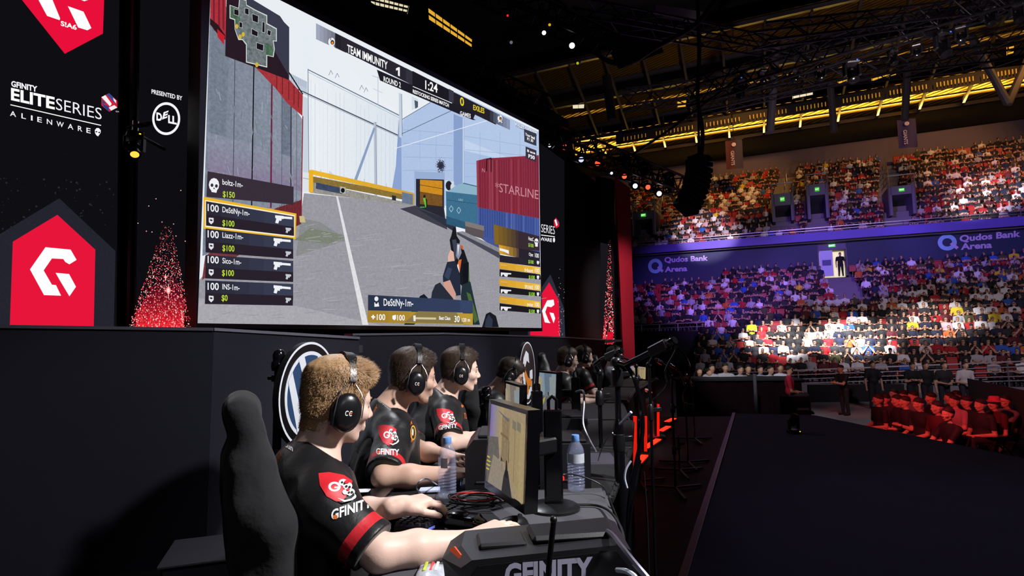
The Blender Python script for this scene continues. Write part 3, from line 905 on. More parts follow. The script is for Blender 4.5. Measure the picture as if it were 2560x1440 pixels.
# housing and bezel
M_BEZEL = mat('screen_bezel', '4a3f4e', .5, var=.05)
oTL, oTR, oBR, oBL = (506, -120), (1349, 318), (1356, 828), (490, 820)
mb = MB()
mb.prism([scr(*q) for q in (oTL, oTR, oBR, oBL)], -SN * .28)
mb.build('housing', M_SET, screen)
mb = MB()
o4 = [scr(*q, .014) for q in (oTL, oTR, oBR, oBL)]
i4 = [scr(*q, .014) for q in (cTL, cTR, cBR, cBL)]
for i in range(4):
    j = (i + 1) % 4
    mb.prism([o4[i], o4[j], i4[j], i4[i]], -SN * .012)
mb.build('bezel', M_BEZEL, screen)

# ------------------------------------------------------------------ side panels of the set
PN0 = S0 - SN * .55
def pan(x, y, off=0.): return plane_px(x, y, PN0 + SN * off, SN)
def panel_thing(label, quad, depth=.12):
    q3 = [pan(*c) for c in quad]
    t = thing('led_panel', label, 'led panel', q3[3])
    MB().prism(q3, -SN * depth).build('housing', M_SET, t)
    return t, Pic(PN0 + SN * .006, SN)
def gmark(p, f):
    p.pg('ffffff', [f(*q) for q in ((372, 648), (578, 668), (627, 752), (568, 788), (535, 770), (518, 745), (425, 740), (357, 838), (425, 955), (458, 958), (500, 1045), (360, 1040), (245, 830))])
    p.pg('ffffff', [f(*q) for q in ((455, 858), (565, 867), (622, 972), (568, 1050), (490, 920))])
K = 640 / 2095
t, p = panel_thing('wide black lit panel with red house-shaped badges and white title at far left', [(-30, -220), (300, -120), (292, 821), (-30, 817)])
f1 = lambda x, y: (x * K, y * K)
f2 = lambda x, y: (x * K, 420 + y * K)
p.pg('0f0e12', [(-28, -200), (299, -105), (291, 820), (-28, 816)], .1)
p.pg('24242f', [f2(0, 540), f2(485, 248), f2(945, 680), f2(932, 1300), f2(0, 1300), f2(-80, 1300), f2(-80, 590)], .12)
rr = random.Random(2)
for _ in range(90):
    x, y = rr.uniform(0, 285), rr.uniform(440, 640)
    if y < 560 - x * .2 + (abs(x - 148)) * .3 + 30: p.dot('2a2a32', (x, y), rr.uniform(.8, 3), n=5)
p.pg('e8153a', [f2(105, 603), f2(470, 383), f2(780, 668), f2(767, 1300), f2(80, 1300)])
gmark(p, f2)
p.pg('e8103a', [f1(40, -420), f1(855, -420), f1(852, 0), f1(842, 275), f1(530, 440), f1(180, 0)])
p.pg('ffffff', [f1(260, -120), f1(385, -100), f1(430, 0), f1(492, 150), f1(488, 165), f1(385, 130), f1(315, 0)])
p.pg('ffffff', [f1(555, 50), f1(683, 95), f1(748, 230), f1(715, 248), f1(640, 225)]); p.pg('ffffff', [f1(665, 0), f1(640, -90), f1(735, -70), f1(720, 0), f1(690, 10)])
p.tx('ffffff', 'S!A6', f1(497, 208), f1(628, 245), 12, .03)
p.tx('f6f6fa', 'GFINITY', f1(92, 705), f1(305, 752), 14, .035)
p.tx('ffffff', 'ELITE', f1(90, 815), f1(448, 893), 30, .03); p.tx('f2f2f8', 'SERIES', f1(458, 896), f1(832, 980), 30, -.005)
p.ln('ffffff', f1(85, 857), f1(827, 1026), 2.2)
for i, ch in enumerate('ALIENWARE'):
    a = (82, 175, 253, 305, 383, 462, 555, 637, 707)[i]; b = (132, 212, 267, 343, 427, 522, 600, 674, 742)[i]
    p.tx('f2f2f8', ch, f1(a, 946 + (a - 82) * .222), f1(b, 946 + (b - 82) * .222), 13, .012)
p.pg('f6f6fa', [f1(*q) for q in ((776, 1065), (790, 1048), (808, 1048), (824, 1065), (824, 1085), (803, 1116), (790, 1108), (778, 1090))])
p.dot('0f0e12', f1(789, 1078), 2.4, 1.8); p.dot('0f0e12', f1(812, 1084), 2.4, 1.8)
hexa = [f1(*q) for q in ((830, 795), (893, 762), (960, 825), (960, 880), (893, 915), (830, 862))]
p.pg('d21f34', hexa)
for q, c in (([(830, 795), (862, 778), (915, 850), (900, 870)], 'f4f4f8'), ([(870, 775), (893, 762), (930, 797), (940, 850), (900, 800)], '3a4a8c'), ([(830, 812), (870, 845), (840, 850)], '33427e'),
             ([(835, 850), (890, 868), (893, 915), (850, 875)], '2e3f80'), ([(890, 880), (935, 860), (960, 880), (910, 905)], 'f0f0f4'), ([(925, 800), (950, 822), (948, 845), (930, 820)], 'f2f2f6')):
    p.pg(c, [f1(*k) for k in q])
p.tx('d8d8e0', 'CH', f1(946, 916), f1(972, 919), 3, .02)
p.mb.build('display', M_LEDPIC, t)
# narrow panel with sparks
t, p = panel_thing('narrow black lit panel with ring emblem above a burst of red sparks', [(338, -110), (486, -60), (480, 822), (320, 821)])
p.pg('0e0d11', [(340, -100), (484, -50), (479, 820), (322, 819)], .1)
p.tx('f6f6fa', 'PRESENTED BY', f1(1240, 765), f1(1492, 822), 11, .02)
p.ring('f6f6fa', f1(1360, 971), 35, 41, 5.5)
p.tx('f6f6fa', 'D', f1(1280, 981), f1(1326, 990), 19, .045); p.tx('f6f6fa', 'E', f1(1327, 975), f1(1368, 960), 17, .045, slant=.3); p.tx('f6f6fa', 'LL', f1(1376, 1003), f1(1446, 1017), 19, .045)
def sparks(p, x0, x1, top, bot, n, seed, core=None):
    rr = random.Random(seed)
    for i in range(12):
        t0 = i / 12
        y0, y1 = bot - (bot - top) * .55 * (1 - t0), bot - (bot - top) * .55 * (1 - t0 - 1 / 12)
        c = '%02x%02x%02x' % (int(14 + 235 * t0 ** 1.05), int(10 + 30 * t0 ** 2), int(16 + 34 * t0))
        w = (x1 - x0) * (.56 - .46 * (1 - t0) ** .9)
        xm = (x0 + x1) / 2 + (x1 - x0) * .12 * (1 - t0)
        p.pg(c, [(max(x0, xm - w), y0), (min(x1, xm + w), y0), (min(x1, xm + w * 1.08), y1), (max(x0, xm - w * 1.08), y1)], .5)
    for _ in range(n):
        t0 = rr.random() ** .55
        y = top + (bot - top) * t0
        sp = (.12 + .88 * t0)
        x = (x0 + x1) / 2 + (rr.random() - .5) * (x1 - x0) * sp + (x1 - x0) * .12 * (1 - t0)
        if not x0 + 1 < x < x1 - 1: continue
        r = rr.uniform(.5, 1.9) * (.5 + t0 * .5)
        c = rr.choice(['ff5560', 'ff8a8a', 'ffb8b0', 'e02038', 'ffd8d0', 'ff3048'])
        a = rr.uniform(-.6, .6)
        p.pg(c, [(x - r, y), (x + a, y - r * 1.3), (x + r, y), (x - a, y + r * 1.3)])
    if core:
        for cx, cy, s_ in core:
            p.dot('ff8a86', (cx, cy), 6 * s_, 9 * s_); p.dot('ffffff', (cx, cy), 3.2 * s_, 5 * s_)
            p.ln('ffd0cc', (cx, cy - 16 * s_), (cx, cy + 16 * s_), 1.6); p.ln('ffb0ac', (cx - 10 * s_, cy), (cx + 10 * s_, cy), 1.4)
sparks(p, 320, 480, 560, 820, 1700, 3, ((421, 726, 1.), (414, 693, .5)))
for x, y in ((452, 476), (372, 515), (390, 497), (405, 555), (434, 560), (366, 578), (345, 558), (440, 590), (463, 603), (380, 580)): p.dot('ffb0b8', (x, y), 1.5, n=6)
p.mb.build('display', M_LEDPIC, t)
# panel at the right of the screen
t, p = panel_thing('black lit panel with red house badge half hidden by the right screen edge', [(1270, 300), (1412, 400), (1412, 846), (1270, 842)])
p.pg('0f0f13', [(1272, 302), (1411, 402), (1411, 845), (1272, 841)], .1)
p.pg('2c2e3c', [(1320, 770), (1376, 686), (1410, 770), (1413, 845), (1320, 842)], .15)
p.pg('e8153a', [(1330, 770), (1373, 706), (1397, 750), (1400, 843), (1325, 841)])
fr = lambda x, y: (1332 + (x - 105) * .0965, 632 + y * .1666)
p.pg('ffffff', [(1368, 751), (1384, 749), (1386, 762), (1378, 768), (1368, 766), (1363, 780), (1371, 800), (1376, 808), (1362, 806), (1355, 777)])
p.pg('ffffff', [(1374, 781), (1384, 783), (1388, 796), (1384, 808), (1377, 790)])
p.tx('f6f6fa', 'ELITE', (1318, 575), (1352, 581), 20, .03); p.tx('f2f2f8', 'SERIES', (1353, 580), (1387, 586), 21, -.005)
p.ln('ffffff', (1318, 583), (1387, 592), 2); p.tx('f2f2f8', 'ALIENWARE', (1322, 597), (1380, 605), 9, .02); p.dot('f6f6fa', (1385, 600), 2.6, 6)
p.pg('d21f34', [(1384, 552), (1390, 544), (1398, 556), (1398, 566), (1391, 571), (1385, 564)]); p.pg('f2f2f6', [(1386, 550), (1390, 548), (1394, 562), (1391, 566)]); p.pg('3a4a8c', [(1391, 548), (1397, 556), (1395, 560)])
sp = random.Random(8)
for _ in range(40): p.dot('c8c8d0', (1395 + sp.random() * 16, 660 + sp.random() ** .6 * 180), .8, n=5)
p.mb.build('display', M_LEDPIC, t)
# dark wings and posts of the set
def wing(name, quad, off, depth, m=M_SET):
    mb = MB()
    mb.prism([plane_px(*c, PN0 + SN * off, SN) for c in quad], -SN * depth)
    return struct(mb.build(name, m))
wing('wall_wing_left', [(300, -160), (340, -150), (322, 821), (290, 821)], -.14, .2)
wing('wall_wing_gap', [(484, -100), (512, -100), (494, 822), (478, 822)], -.2, .15)
wing('wall_wing_right', [(1410, 395), (1510, 470), (1512, 850), (1412, 847)], -.14, .2)
wing('wall_set_backing', [(-300, -500), (700, -130), (1420, 300), (1520, 860), (-300, 830)], -.7, .1)
for i, (x0, x1) in enumerate(((322, 327), (333, 337))):
    mb = MB()
    mb.bar(pan(x0, 821, .12), pan(x0 + 14, -150, .12), .03)
    struct(mb.build('trim_%d' % (i + 2), mat('dim_upright', '33303a', .35, .6)))
# spark strip and red column at the far end of the set
q0 = P(1520, 850, 14.)
t = thing('led_panel', 'slim lit column of red sparks beside the plain red pillar', 'led panel', P(1505, 860, 14.))
c4 = [P(1488, 440, 14.2), P(1533, 448, 14.), P(1537, 862, 14.), P(1503, 862, 14.2)]
nn = (c4[1] - c4[0]).cross(Vector((0, 0, 1))).normalized()
if nn.y > 0: nn = -nn
MB().prism(c4, -nn * .1).build('housing', M_SET, t)
p = Pic(c4[3] + nn * .01, nn)
p.pg('18161c', [(1490, 442), (1532, 450), (1536, 860), (1504, 860)], .1)
sparks(p, 1506, 1536, 590, 860, 520, 4)
p.pg('d4122e', [(1518, 830), (1532, 830), (1533, 860), (1517, 860)], .6)
p.mb.build('display', M_LEDPIC, t)
M_REDCOL = mat('red_fabric', 'c01030', .8, var=.08, nscale=8)
mb = MB()
a, b, c, d = P(1538, 443, 13.8), P(1575, 470, 14.5), P(1588, 905, 14.5), P(1559, 905, 13.8)
mb.prism([a, b, c, d], Vector((.02, .3, 0)))
tag(mb.build('red_pillar', M_REDCOL, origin=tuple(d)), 'plain red fabric pillar at the right end of the black stage set', 'pillar')
# ------------------------------------------------------------------ people: shared builders
M_SKIN = mat('skin', 'e4c0b0', .5, var=.06, nscale=30, bump=.05, bscale=300, sss=.08)
M_SKIN2 = mat('skin_tan', 'd4ac98', .5, var=.06, nscale=30, bump=.05, bscale=300, sss=.08)
M_TROUSER = mat('dark_trousers', '17171b', .85, var=.2)
M_SHOE = mat('dark_shoes', '1c1c20', .6)
M_LIPS = mat('lips', 'b87c70', .45)
M_EYE = mat('eye_white', '9a9490', .2, var=.02)
M_IRIS = mat('eye_iris', '2c241e', .2)
def shirt_mat(name, col, bands, origin, rough=.42, bcol='c8202c'):
    """jersey with a red hoop above each sleeve hem; bands: (arm start, arm direction, from, to)"""
    m = mat(name, col, rough, var=.25, nscale=9, bump=.25, bscale=26, spec=.45, sheen=.1)
    nt = m.node_tree
    b = nt.nodes['Principled BSDF']
    src = b.inputs['Base Color'].links[0].from_socket
    geo = nt.nodes.new('ShaderNodeTexCoord')
    for a, d, t0, t1, rad in bands:
        def vm(op, x, y):
            n = nt.nodes.new('ShaderNodeVectorMath'); n.operation = op
            for i, v in enumerate((x, y)):
                if v is None: continue
                if hasattr(v, 'links'): nt.links.new(v, n.inputs[i])
                else: n.inputs[i].default_value = v
            return n
        def mm(op, x, y):
            n = nt.nodes.new('ShaderNodeMath'); n.operation = op
            for i, v in enumerate((x, y)):
                if hasattr(v, 'links'): nt.links.new(v, n.inputs[i])
                else: n.inputs[i].default_value = v
            return n.outputs[0]
        q = vm('SUBTRACT', geo.outputs['Object'], tuple(Vector(a) - Vector(origin))).outputs[0]
        t = vm('DOT_PRODUCT', q, tuple(d)).outputs['Value']
        cr = vm('CROSS_PRODUCT', q, tuple(d)).outputs[0]
        r = vm('LENGTH', cr, None).outputs['Value']
        k = mm('MULTIPLY', mm('MULTIPLY', mm('GREATER_THAN', t, t0), mm('LESS_THAN', t, t1)), mm('LESS_THAN', r, rad))
        mx = nt.nodes.new('ShaderNodeMix'); mx.data_type = 'RGBA'
        nt.links.new(k, mx.inputs[0]); nt.links.new(src, mx.inputs[6])
        mx.inputs[7].default_value = (*hx(bcol), 1)
        src = mx.outputs[2]
    nt.links.new(src, b.inputs['Base Color'])
    return m
def V3(*a): return Vector(a)
class Head:
    def __init__(s, c, yaw, pitch=0., roll=0., k=1.):
        s.c, s.k = Vector(c), k
        s.R = Matrix.Rotation(yaw, 3, 'Z') @ Matrix.Rotation(pitch, 3, 'Y') @ Matrix.Rotation(roll, 3, 'X')
        s.f, s.l, s.u = s.R.col[0].copy(), s.R.col[1].copy(), s.R.col[2].copy()
    def at(s, x, y, z): return s.c + s.R @ (Vector((x, y, z)) * s.k)
    def loc(s, X): return ((X - np.array(s.c)) @ np.array(s.R)) / s.k
    def prims(s, full=True):
        k = s.k
        E = lambda x, y, z, rx, ry, rz, kk=.015: ell_(s.at(x, y, z), (rx * k, ry * k, rz * k), s.R, kk * k)
        C = lambda a, b, ra, rb, kk=.012: cap_(s.at(*a), s.at(*b), ra * k, rb * k, kk * k)
        o = [E(-.012, 0, .042, .1, .076, .085), E(.03, 0, -.018, .064, .06, .084, .03), E(-.03, 0, .0, .075, .07, .07, .03)]
        for y in (-1, 1):
            o += [C((.0, y * .05, -.052), (.05, y * .021, -.092), .021, .0165, .02)]
        o += [C((.061, -.009, -.096), (.061, .009, -.096), .0145, .0145, .02)]
        if full:
            for y in (-1, 1):
                o += [C((.083, y * .012, .022), (.07, y * .042, .022), .011, .011, .014), E(.06, y * .045, -.022, .026, .02, .022, .016)]
                o += [sub_(E(.1, y * .031, .001, .018, .017, .009, .008)), E(.004, y * .072, -.006, .022, .01, .03, .008)]
            o += [C((.088, 0, .012), (.109, 0, -.024), .0075, .0095, .012), C((.1, -.0105, -.031), (.1, .0105, -.031), .0072, .0072, .008)]
            o += [C((.088, -.016, -.06), (.088, .016, -.06), .0058, .0058, .008), C((.086, -.014, -.071), (.086, .014, -.071), .0065, .0065, .008)]
            o += [C((.086, 0, -.048), (.09, 0, -.054), .008, .008, .01)]
        return o
def hair_obj(h, parent, m, res=.004, top=.02, quiff=.03, nape=-.06, strands=0, seed=1, side=.0105, slen=.03):
    k = h.k
    skull = h.prims(False)[:3] + [cap_(h.at(-.035, 0, -.02), h.at(-.06, 0, -.1), .05 * k, .05 * k)]
    pr = [ell_(h.at(-.014, 0, .045), (.116 * k, .095 * k, .104 * k), h.R, .01), ell_(h.at(-.03, 0, -.015), (.098 * k, .089 * k, .094 * k), h.R, .01), ell_(h.at(.045, 0, .1 + quiff * .3), (.06 * k, .062 * k, (.02 + quiff * .5) * k), h.R, .02),
          ell_(h.at(-.03, 0, .09), (.085 * k, .07 * k, (.04 + top) * k), h.R, .03)]
    rr = np.random.RandomState(seed)
    dirs = rr.randn(7, 3) * np.array([150, 170, 60])
    ph = rr.rand(7) * 6
    def post(D, X):
        q = h.loc(X)
        x, y, z = q[..., 0], q[..., 1], q[..., 2]
        e = np.minimum.reduce([_dist(p_, X) for p_ in skull])
        shell = e / k - (side * np.clip((z + .085) / .05, .25, 1) + (top + .004) * np.clip((z - .055) / .05, 0, 1))
        D = np.maximum(D, shell)
        zl = np.interp(x, [-.2, -.07, -.04, -.025, .02, .03, .05, .062, .085, .1], [nape, nape, nape + .01, .0, .012, -.005, -.005, .05, .075, .06])
        D = np.maximum(D, (zl - z) * .8)
        n = sum(np.sin(q @ d + p) for d, p in zip(dirs, ph)) / 7
        return D + n * .0022 * k
    v, q, l = sculpt(pr, res, post)
    V, F = [v], [tuple(f) for f in q]
    if strands:
        cen = v[q].mean(1)
        nrm = np.cross(v[q[:, 2]] - v[q[:, 0]], v[q[:, 3]] - v[q[:, 1]])
        nrm /= np.linalg.norm(nrm, axis=1)[:, None] + 1e-9
        lc = h.loc(cen)
        R = np.array(h.R)
        ok = np.where(((nrm * (cen - np.array(h.c))).sum(1) > 0) & (rr.rand(len(cen)) < .75 + .25 * np.clip((lc[:, 2] - .05) / .04, 0, 1)))[0]
        ps = rr.choice(ok, strands)
        base = len(v)
        for i in ps:
            c = cen[i]; n = nrm[i]; x, y, z = lc[i]
            topn = np.clip((z - .06) / .05, 0, 1) * (.45 + .55 * np.clip((x + .02) / .08, 0, 1))
            flow = R @ np.array([.9 * topn - .25 * (1 - topn), .0, .25 * topn - 1.0 * (1 - topn)])
            d = n * (.05 + .1 * topn) + flow * .9 + rr.randn(3) * .12
            d /= np.linalg.norm(d)
            L = (slen * (.25 + .75 * topn)) * rr.uniform(.4, 1.15) * k
            s_ = np.cross(d, n); s_ /= np.linalg.norm(s_) + 1e-9
            w = .0008 * k
            mid = c + d * L * .55 + n * .003
            tip = c + d * L + n * .0025
            V.append(np.array([c - s_ * w - n * .002, c + s_ * w - n * .002, mid + s_ * w * .7, mid - s_ * w * .7, tip]))
            F += [(base, base + 1, base + 2, base + 3), (base + 3, base + 2, base + 4)]
            base += 5
    o = link_mesh('hair', np.concatenate(V), F, m, parent, None, True)
    return o
def hand_prims(w, f, up, side, curl=.5, spread=.1, thumb=.6, k=1., arch=.0, lift=None):
    """w wrist, f direction of the hand, up back of the hand, side = towards the thumb (+1 left of f, -1 right)"""
    f, up = Vector(f).normalized(), Vector(up).normalized()
    s = up.cross(f).normalized() * side                 # towards the thumb
    up = (f.cross(up.cross(f))).normalized() * 1.0 if False else up
    W = Vector(w)
    out = []
    R = Matrix((f, s, f.cross(s) if side > 0 else -(f.cross(s)))).transposed()
    out.append(box_(W + f * .052 * k + up * .004, (.044 * k, .04 * k, .0135 * k), R, .012 * k, .014))
    out.append(ell_(W + f * .035 * k + s * .03 * k - up * .006 * k, (.036 * k, .02 * k, .018 * k), R, .014))
    out.append(cap_(W - f * .03 * k, W + f * .02 * k, .026 * k, .025 * k, .02))
    for i, (o, L) in enumerate(zip((.03, .0105, -.0105, -.03), (.07, .078, .072, .056))):
        c = curl[i] if isinstance(curl, (list, tuple)) else curl
        b = W + f * (.09 - abs(i - 1.2) * .004) * k + s * o * k + up * .003
        d = (f + s * (1.5 - i) * spread).normalized()
        p0 = b - f * .015 * k
        ang = -.25 * arch
        r = (.0098, .0102, .0098, .0085)[i] * k
        for j, frac in enumerate((.46, .3, .24)):
            ang += c * (.55, .75, .45)[j]
            dd = d * math.cos(ang) - up * math.sin(ang)
            p1 = p0 + dd * (L * frac + (.015 if j == 0 else 0)) * k
            out.append(cap_(p0, p1, r * (1 - .08 * j), r * (.94 - .09 * j), .004))
            p0 = p1
    t0 = W + f * .02 * k + s * .03 * k - up * .004
    d = (f * .75 + s * thumb - up * .25).normalized()
    t1 = t0 + d * .04 * k
    d2 = (f * .95 + s * thumb * .3 - up * .3).normalized()
    t2 = t1 + d2 * .03 * k
    t3 = t2 + (d2 - up * .1).normalized() * .024 * k
    out += [cap_(t0, t1, .0145 * k, .0115 * k, .01), cap_(t1, t2, .0115 * k, .0105 * k, .004), cap_(t2, t3, .0105 * k, .0085 * k, .004)]
    return out
def folds(seed, amp, sc=1.):
    rr = np.random.RandomState(seed)
    d = rr.randn(6, 3) * np.array([34, 34, 22]) * sc
    ph = rr.rand(6) * 6
    def f(D, X):
        n = sum(np.sin(X @ a + p + 1.5 * np.sin(X @ (a[[1, 2, 0]] * .6))) for a, p in zip(d, ph)) / 6
        return D + n * amp
    return f
class Body:
    pass
def make_person(label, group=None, *, head, yaw, hp=.1, hroll=0., neckback=.07, lean=.03, sh=.185, elR=None, wrR=None, elL=None, wrL=None,
                hR=None, hL=None, res=.006, skin=None, hairm=None, shirtm=None, hair={}, sleeve=.72, loose=.014, k=1., seat=None, eyes=True,
                shirt_col='101013', bands=True, hood=False, seed=1, beard=None, curlR=.5, curlL=.5, neckdrop=.135, fat=1.0, hairres=None, shdrop=.075, cback=0., armr=.062):
    f = Vector((math.cos(yaw), math.sin(yaw), 0)); l = Vector((-f.y, f.x, 0)); z = V3(0, 0, 1)
    B = Body()
    h = B.head = Head(head, yaw, hp, hroll, k)
    neck = B.neck = h.c - f * neckback - z * neckdrop
    SR = B.SR = neck - l * sh - z * shdrop + f * (.015 - cback)
    SL = B.SL = neck + l * sh - z * shdrop + f * (.015 - cback)
    pel = B.pel = seat if seat is not None else neck + f * lean - z * .47
    ER = Vector(elR) if elR is not None else SR + f * .1 - z * .2 - l * .05
    EL = Vector(elL) if elL is not None else SL + f * .1 - z * .2 + l * .05
    WR = Vector(wrR) if wrR is not None else ER + f * .26 + l * .05
    WL = Vector(wrL) if wrL is not None else EL + f * .26 - l * .05
    B.ER, B.EL, B.WR, B.WL, B.f, B.l = ER, EL, WR, WL, f, l
    fr = Matrix((f, l, z)).transposed()
    chest = neck * .72 + pel * .28 + f * (.01 - cback) - z * .03
    belly = neck * .4 + pel * .6 + f * (.015 - cback)
    body = h.prims(eyes)
    body += [cap_(neck - z * .03, h.at(-.02, 0, -.045), .057, .051, .03), cap_(h.at(-.035, 0, -.02), neck - f * .015, .046, .05, .02)]
    tor = [ell_(chest, (.12 * fat, .175, .19), fr, .05), ell_(belly, (.125 * fat, .165, .16), fr, .06), ell_(pel + z * .03, (.14, .175, .13), fr, .05),
           cap_(SR + l * .03, SL - l * .03, .062, .062, .04), cap_(neck - z * .012, SR + z * .012 + l * .02, .046, .05, .04), cap_(neck - z * .012, SL + z * .012 - l * .02, .046, .05, .04)]
    body += [grow_(p, -.008) for p in tor]
    for S, E, Wt in ((SR, ER, WR), (SL, EL, WL)):
        mid = E * .62 + Wt * .38
        body += [cap_(S, E, .054, .043, .02), cap_(E, mid, .044, .043, .015), cap_(mid, Wt, .043, .027, .02)]
    hf = hR if hR is not None else (WR - ER)
    body += hand_prims(WR, Vector(hf), z, 1, curlR, k=.98)
    hf = hL if hL is not None else (WL - EL)
    body += hand_prims(WL, Vector(hf), z, -1, curlL, k=.98)
    for sgn in (-1, 1):                                   # seated legs
        hip = pel + l * .09 * sgn
        kn = pel + f * .44 + l * .12 * sgn + z * .0
        kn.z = min(pel.z + .02, .56)
        an = Vector((kn.x + f.x * .02, kn.y + f.y * .02, .1))
        body += [cap_(hip, kn, .085, .062, .03, 1), cap_(kn, an, .06, .045, .02, 1),
                 cap_(an + z * -.04 - f * .05, an - z * .05 + f * .15, .045, .038, .02, 2)]
    p = B.root = thing('person', label, 'person', (pel.x, pel.y, 0), group)
    sk = skin or M_SKIN
    B.body = solid('body', body, res, [sk, M_TROUSER, M_SHOE], p)
    # jersey
    sp = [grow_(q, loose) for q in tor]
    arms = []
    for S, E in ((SR, ER), (SL, EL)):
        d = (E - S); L = d.length; d = d / L
        te = L * sleeve
        sp += [cap_(S - d * .0, S + d * (te + .03), armr + loose, armr - .007 + loose, .035)]
        arms.append((np.array(S), np.array(d), te))
    fo = folds(seed, .0055)
    nk, hd = np.array(neck), np.array(h.at(-.02, 0, -.045))
    def post(D, X):
        D = fo(D, X)
        for a, d, te in arms:
            q = X - a
            t = q @ d
            r = np.linalg.norm(q - t[..., None] * d, axis=-1)
            w = (r < .13) & (t > 0)
            D = np.where(w, np.maximum(D, t - te), D)
        c = _dist(cap_(nk - np.array([0, 0, .01]), hd, .066, .064), X)      # neck opening
        up = X[..., 2] - (nk[2] + .022 - ((X - nk) @ np.array(f)) * .8)
        D = np.maximum(D, -np.maximum(c, -9)) if False else np.maximum(D, np.minimum(-c + .0, .2))
        D = np.maximum(D, np.where(c < .05, up, -9))
        low = (pel.z - .03) - X[..., 2]
        return np.maximum(D, low)
    if shirtm is None:
        sl = [(Vector(a), Vector(d), te - .05, te - .022, .12) for a, d, te in arms] if bands else []
        shirtm = shirt_mat('jersey_%d' % seed, shirt_col, sl, wloc(p))
    B.shirt = solid('shirt' if not hood else 'hoodie', sp, res, [shirtm], p, post)
    if hood:
        hpz = [cap_(neck - f * .06 + l * .09, neck - f * .1 - z * .03, .045, .055, .04), cap_(neck - f * .06 - l * .09, neck - f * .1 - z * .03, .045, .055, .04),
               cap_(neck + l * .1 - z * .01, neck - f * .05 + l * .09, .035, .045, .03), cap_(neck - l * .1 - z * .01, neck - f * .05 - l * .09, .035, .045, .03)]
        solid('hood', hpz, res, [shirtm], p, folds(seed + 3, .006))
    if hairm is not None:
        hk = dict(hair)
        B.hair = hair_obj(h, p, hairm, res=hairres or max(.0035, res * .8), seed=seed, **hk)
    if eyes:
        MB().tube([h.at(.084, -.02, -.0655), h.at(.0915, -.009, -.0645), h.at(.093, 0, -.0648), h.at(.0915, .009, -.0645), h.at(.084, .02, -.0655)], [.001 * k, .0034 * k, .0036 * k, .0034 * k, .001 * k], 7).build('lips', M_LIPS, p, True)
        for y in (-1, 1):
            e = MB().ball(h.at(.0765, y * .031, .001), .0108 * k, 12).build('eye', M_EYE, p, True)
            MB().ball(h.at(.0835, y * .0318, .001), (.0052 * k, .0052 * k, .0052 * k), 8).build('iris', M_IRIS, e, True)
            if hairm is not None:
                MB().tube([h.at(.092, y * .014, .024), h.at(.09, y * .03, .029), h.at(.078, y * .046, .024)], [.0028 * k, .004 * k, .002 * k], 6).build('eyebrow', hairm, p, True)
    if beard is not None:
        bp = [grow_(ell_(h.at(.03, 0, -.02), (.064, .062, .088), h.R, .02), .002)]
        bp = []
        for y in (-1, 1): bp += [cap_(h.at(.0, y * .05, -.052), h.at(.05, y * .021, -.092), .0228, .0183, .02)]
        bp += [cap_(h.at(.061, -.009, -.096), h.at(.061, .009, -.096), .0163, .0163, .02)]
        solid('beard', bp, res * .8, [beard], p, folds(seed + 9, .002, 5))
    return B
def mesh_bvh(o):
    v = [o.matrix_world @ x.co if False else (x.co + wloc(o)) for x in o.data.vertices]
    return BVHTree.FromPolygons(v, [tuple(q.vertices) for q in o.data.polygons])
class Decal:
    """flat marks laid onto a curved surface"""
    def __init__(s, target, off=.0015):
        s.b, s.off, s.n, s.mb = mesh_bvh(target), off, 0, MB()
    def pt(s, x, y):
        r = ray(x, y).normalized()
        loc, nrm, i, d = s.b.ray_cast(CAM, r)
        if loc is None: return None
        return loc - r * (s.off + .0004 * s.n)
    def shape(s, mi, pts2, faces, size=4.):
        """2-D photo shape, cut fine, laid on"""
        s.n += 1
        b = bmesh.new()
        vs = [b.verts.new((x, y, 0)) for x, y in pts2]
        for f in faces:
            try: b.faces.new([vs[i] for i in f])
            except ValueError: pass
        bmesh.ops.triangulate(b, faces=list(b.faces))
        for _ in range(4):
            e = [x for x in b.edges if x.calc_length() > size]
            if not e: break
            bmesh.ops.subdivide_edges(b, edges=e, cuts=1, use_grid_fill=False)
            bmesh.ops.triangulate(b, faces=[f for f in b.faces if len(f.verts) > 3])
        b.verts.index_update()
        P3 = [s.pt(v.co.x, v.co.y) for v in b.verts]
        fs = [[v.index for v in f.verts] for f in b.faces if all(P3[v.index] is not None for v in f.verts)]
        fs = [f for f in fs if max((P3[f[i]] - P3[f[i - 1]]).length for i in range(len(f))) < .06]
        P3 = [q if q is not None else Vector((0, 0, 0)) for q in P3]
        used = sorted({i for f in fs for i in f})
        mp = {u: i for i, u in enumerate(used)}
        b.free()
        if fs: s.mb.add([P3[u] for u in used], [[mp[i] for i in f] for f in fs], mi)
        return s
    def poly(s, mi, pts, size=5.): return s.shape(mi, pts, [list(range(len(pts)))], size)
    def text(s, mi, t, a, b, cap, bold=.02, slant=0., size=6., spacing=1.):
        v, f = text_px(t, a, b, cap, bold, spacing, slant)
        return s.shape(mi, v, f, size)
    def disc(s, mi, c, rx, ry=None, n=20, size=5.):
        ry = ry or rx
        return s.poly(mi, [(c[0] + rx * math.cos(2 * PI * i / n), c[1] + ry * math.sin(2 * PI * i / n)) for i in range(n)], size)
    def build(s, name, mats, parent, label=None):
        if not s.mb.v: return None
        o = s.mb.build(name, mats, parent)
        if label: o['label'] = label
        return o
M_PWHITE = mat('print_white', 'f0f0f2', .5, var=.03)
M_PRED = mat('print_red', 'd62430', .5, var=.05)
M_PORANGE = mat('print_orange', 'e2702a', .5, var=.05)
M_PBLACK = mat('print_black', '141416', .5, var=.05)
M_PYELLOW = mat('print_yellow', 'd8a838', .5, var=.05)
M_PGREY = mat('print_grey', '9a9aa4', .5, var=.05)
PRINTS = [M_PWHITE, M_PRED, M_PORANGE, M_PBLACK, M_PYELLOW, M_PGREY]
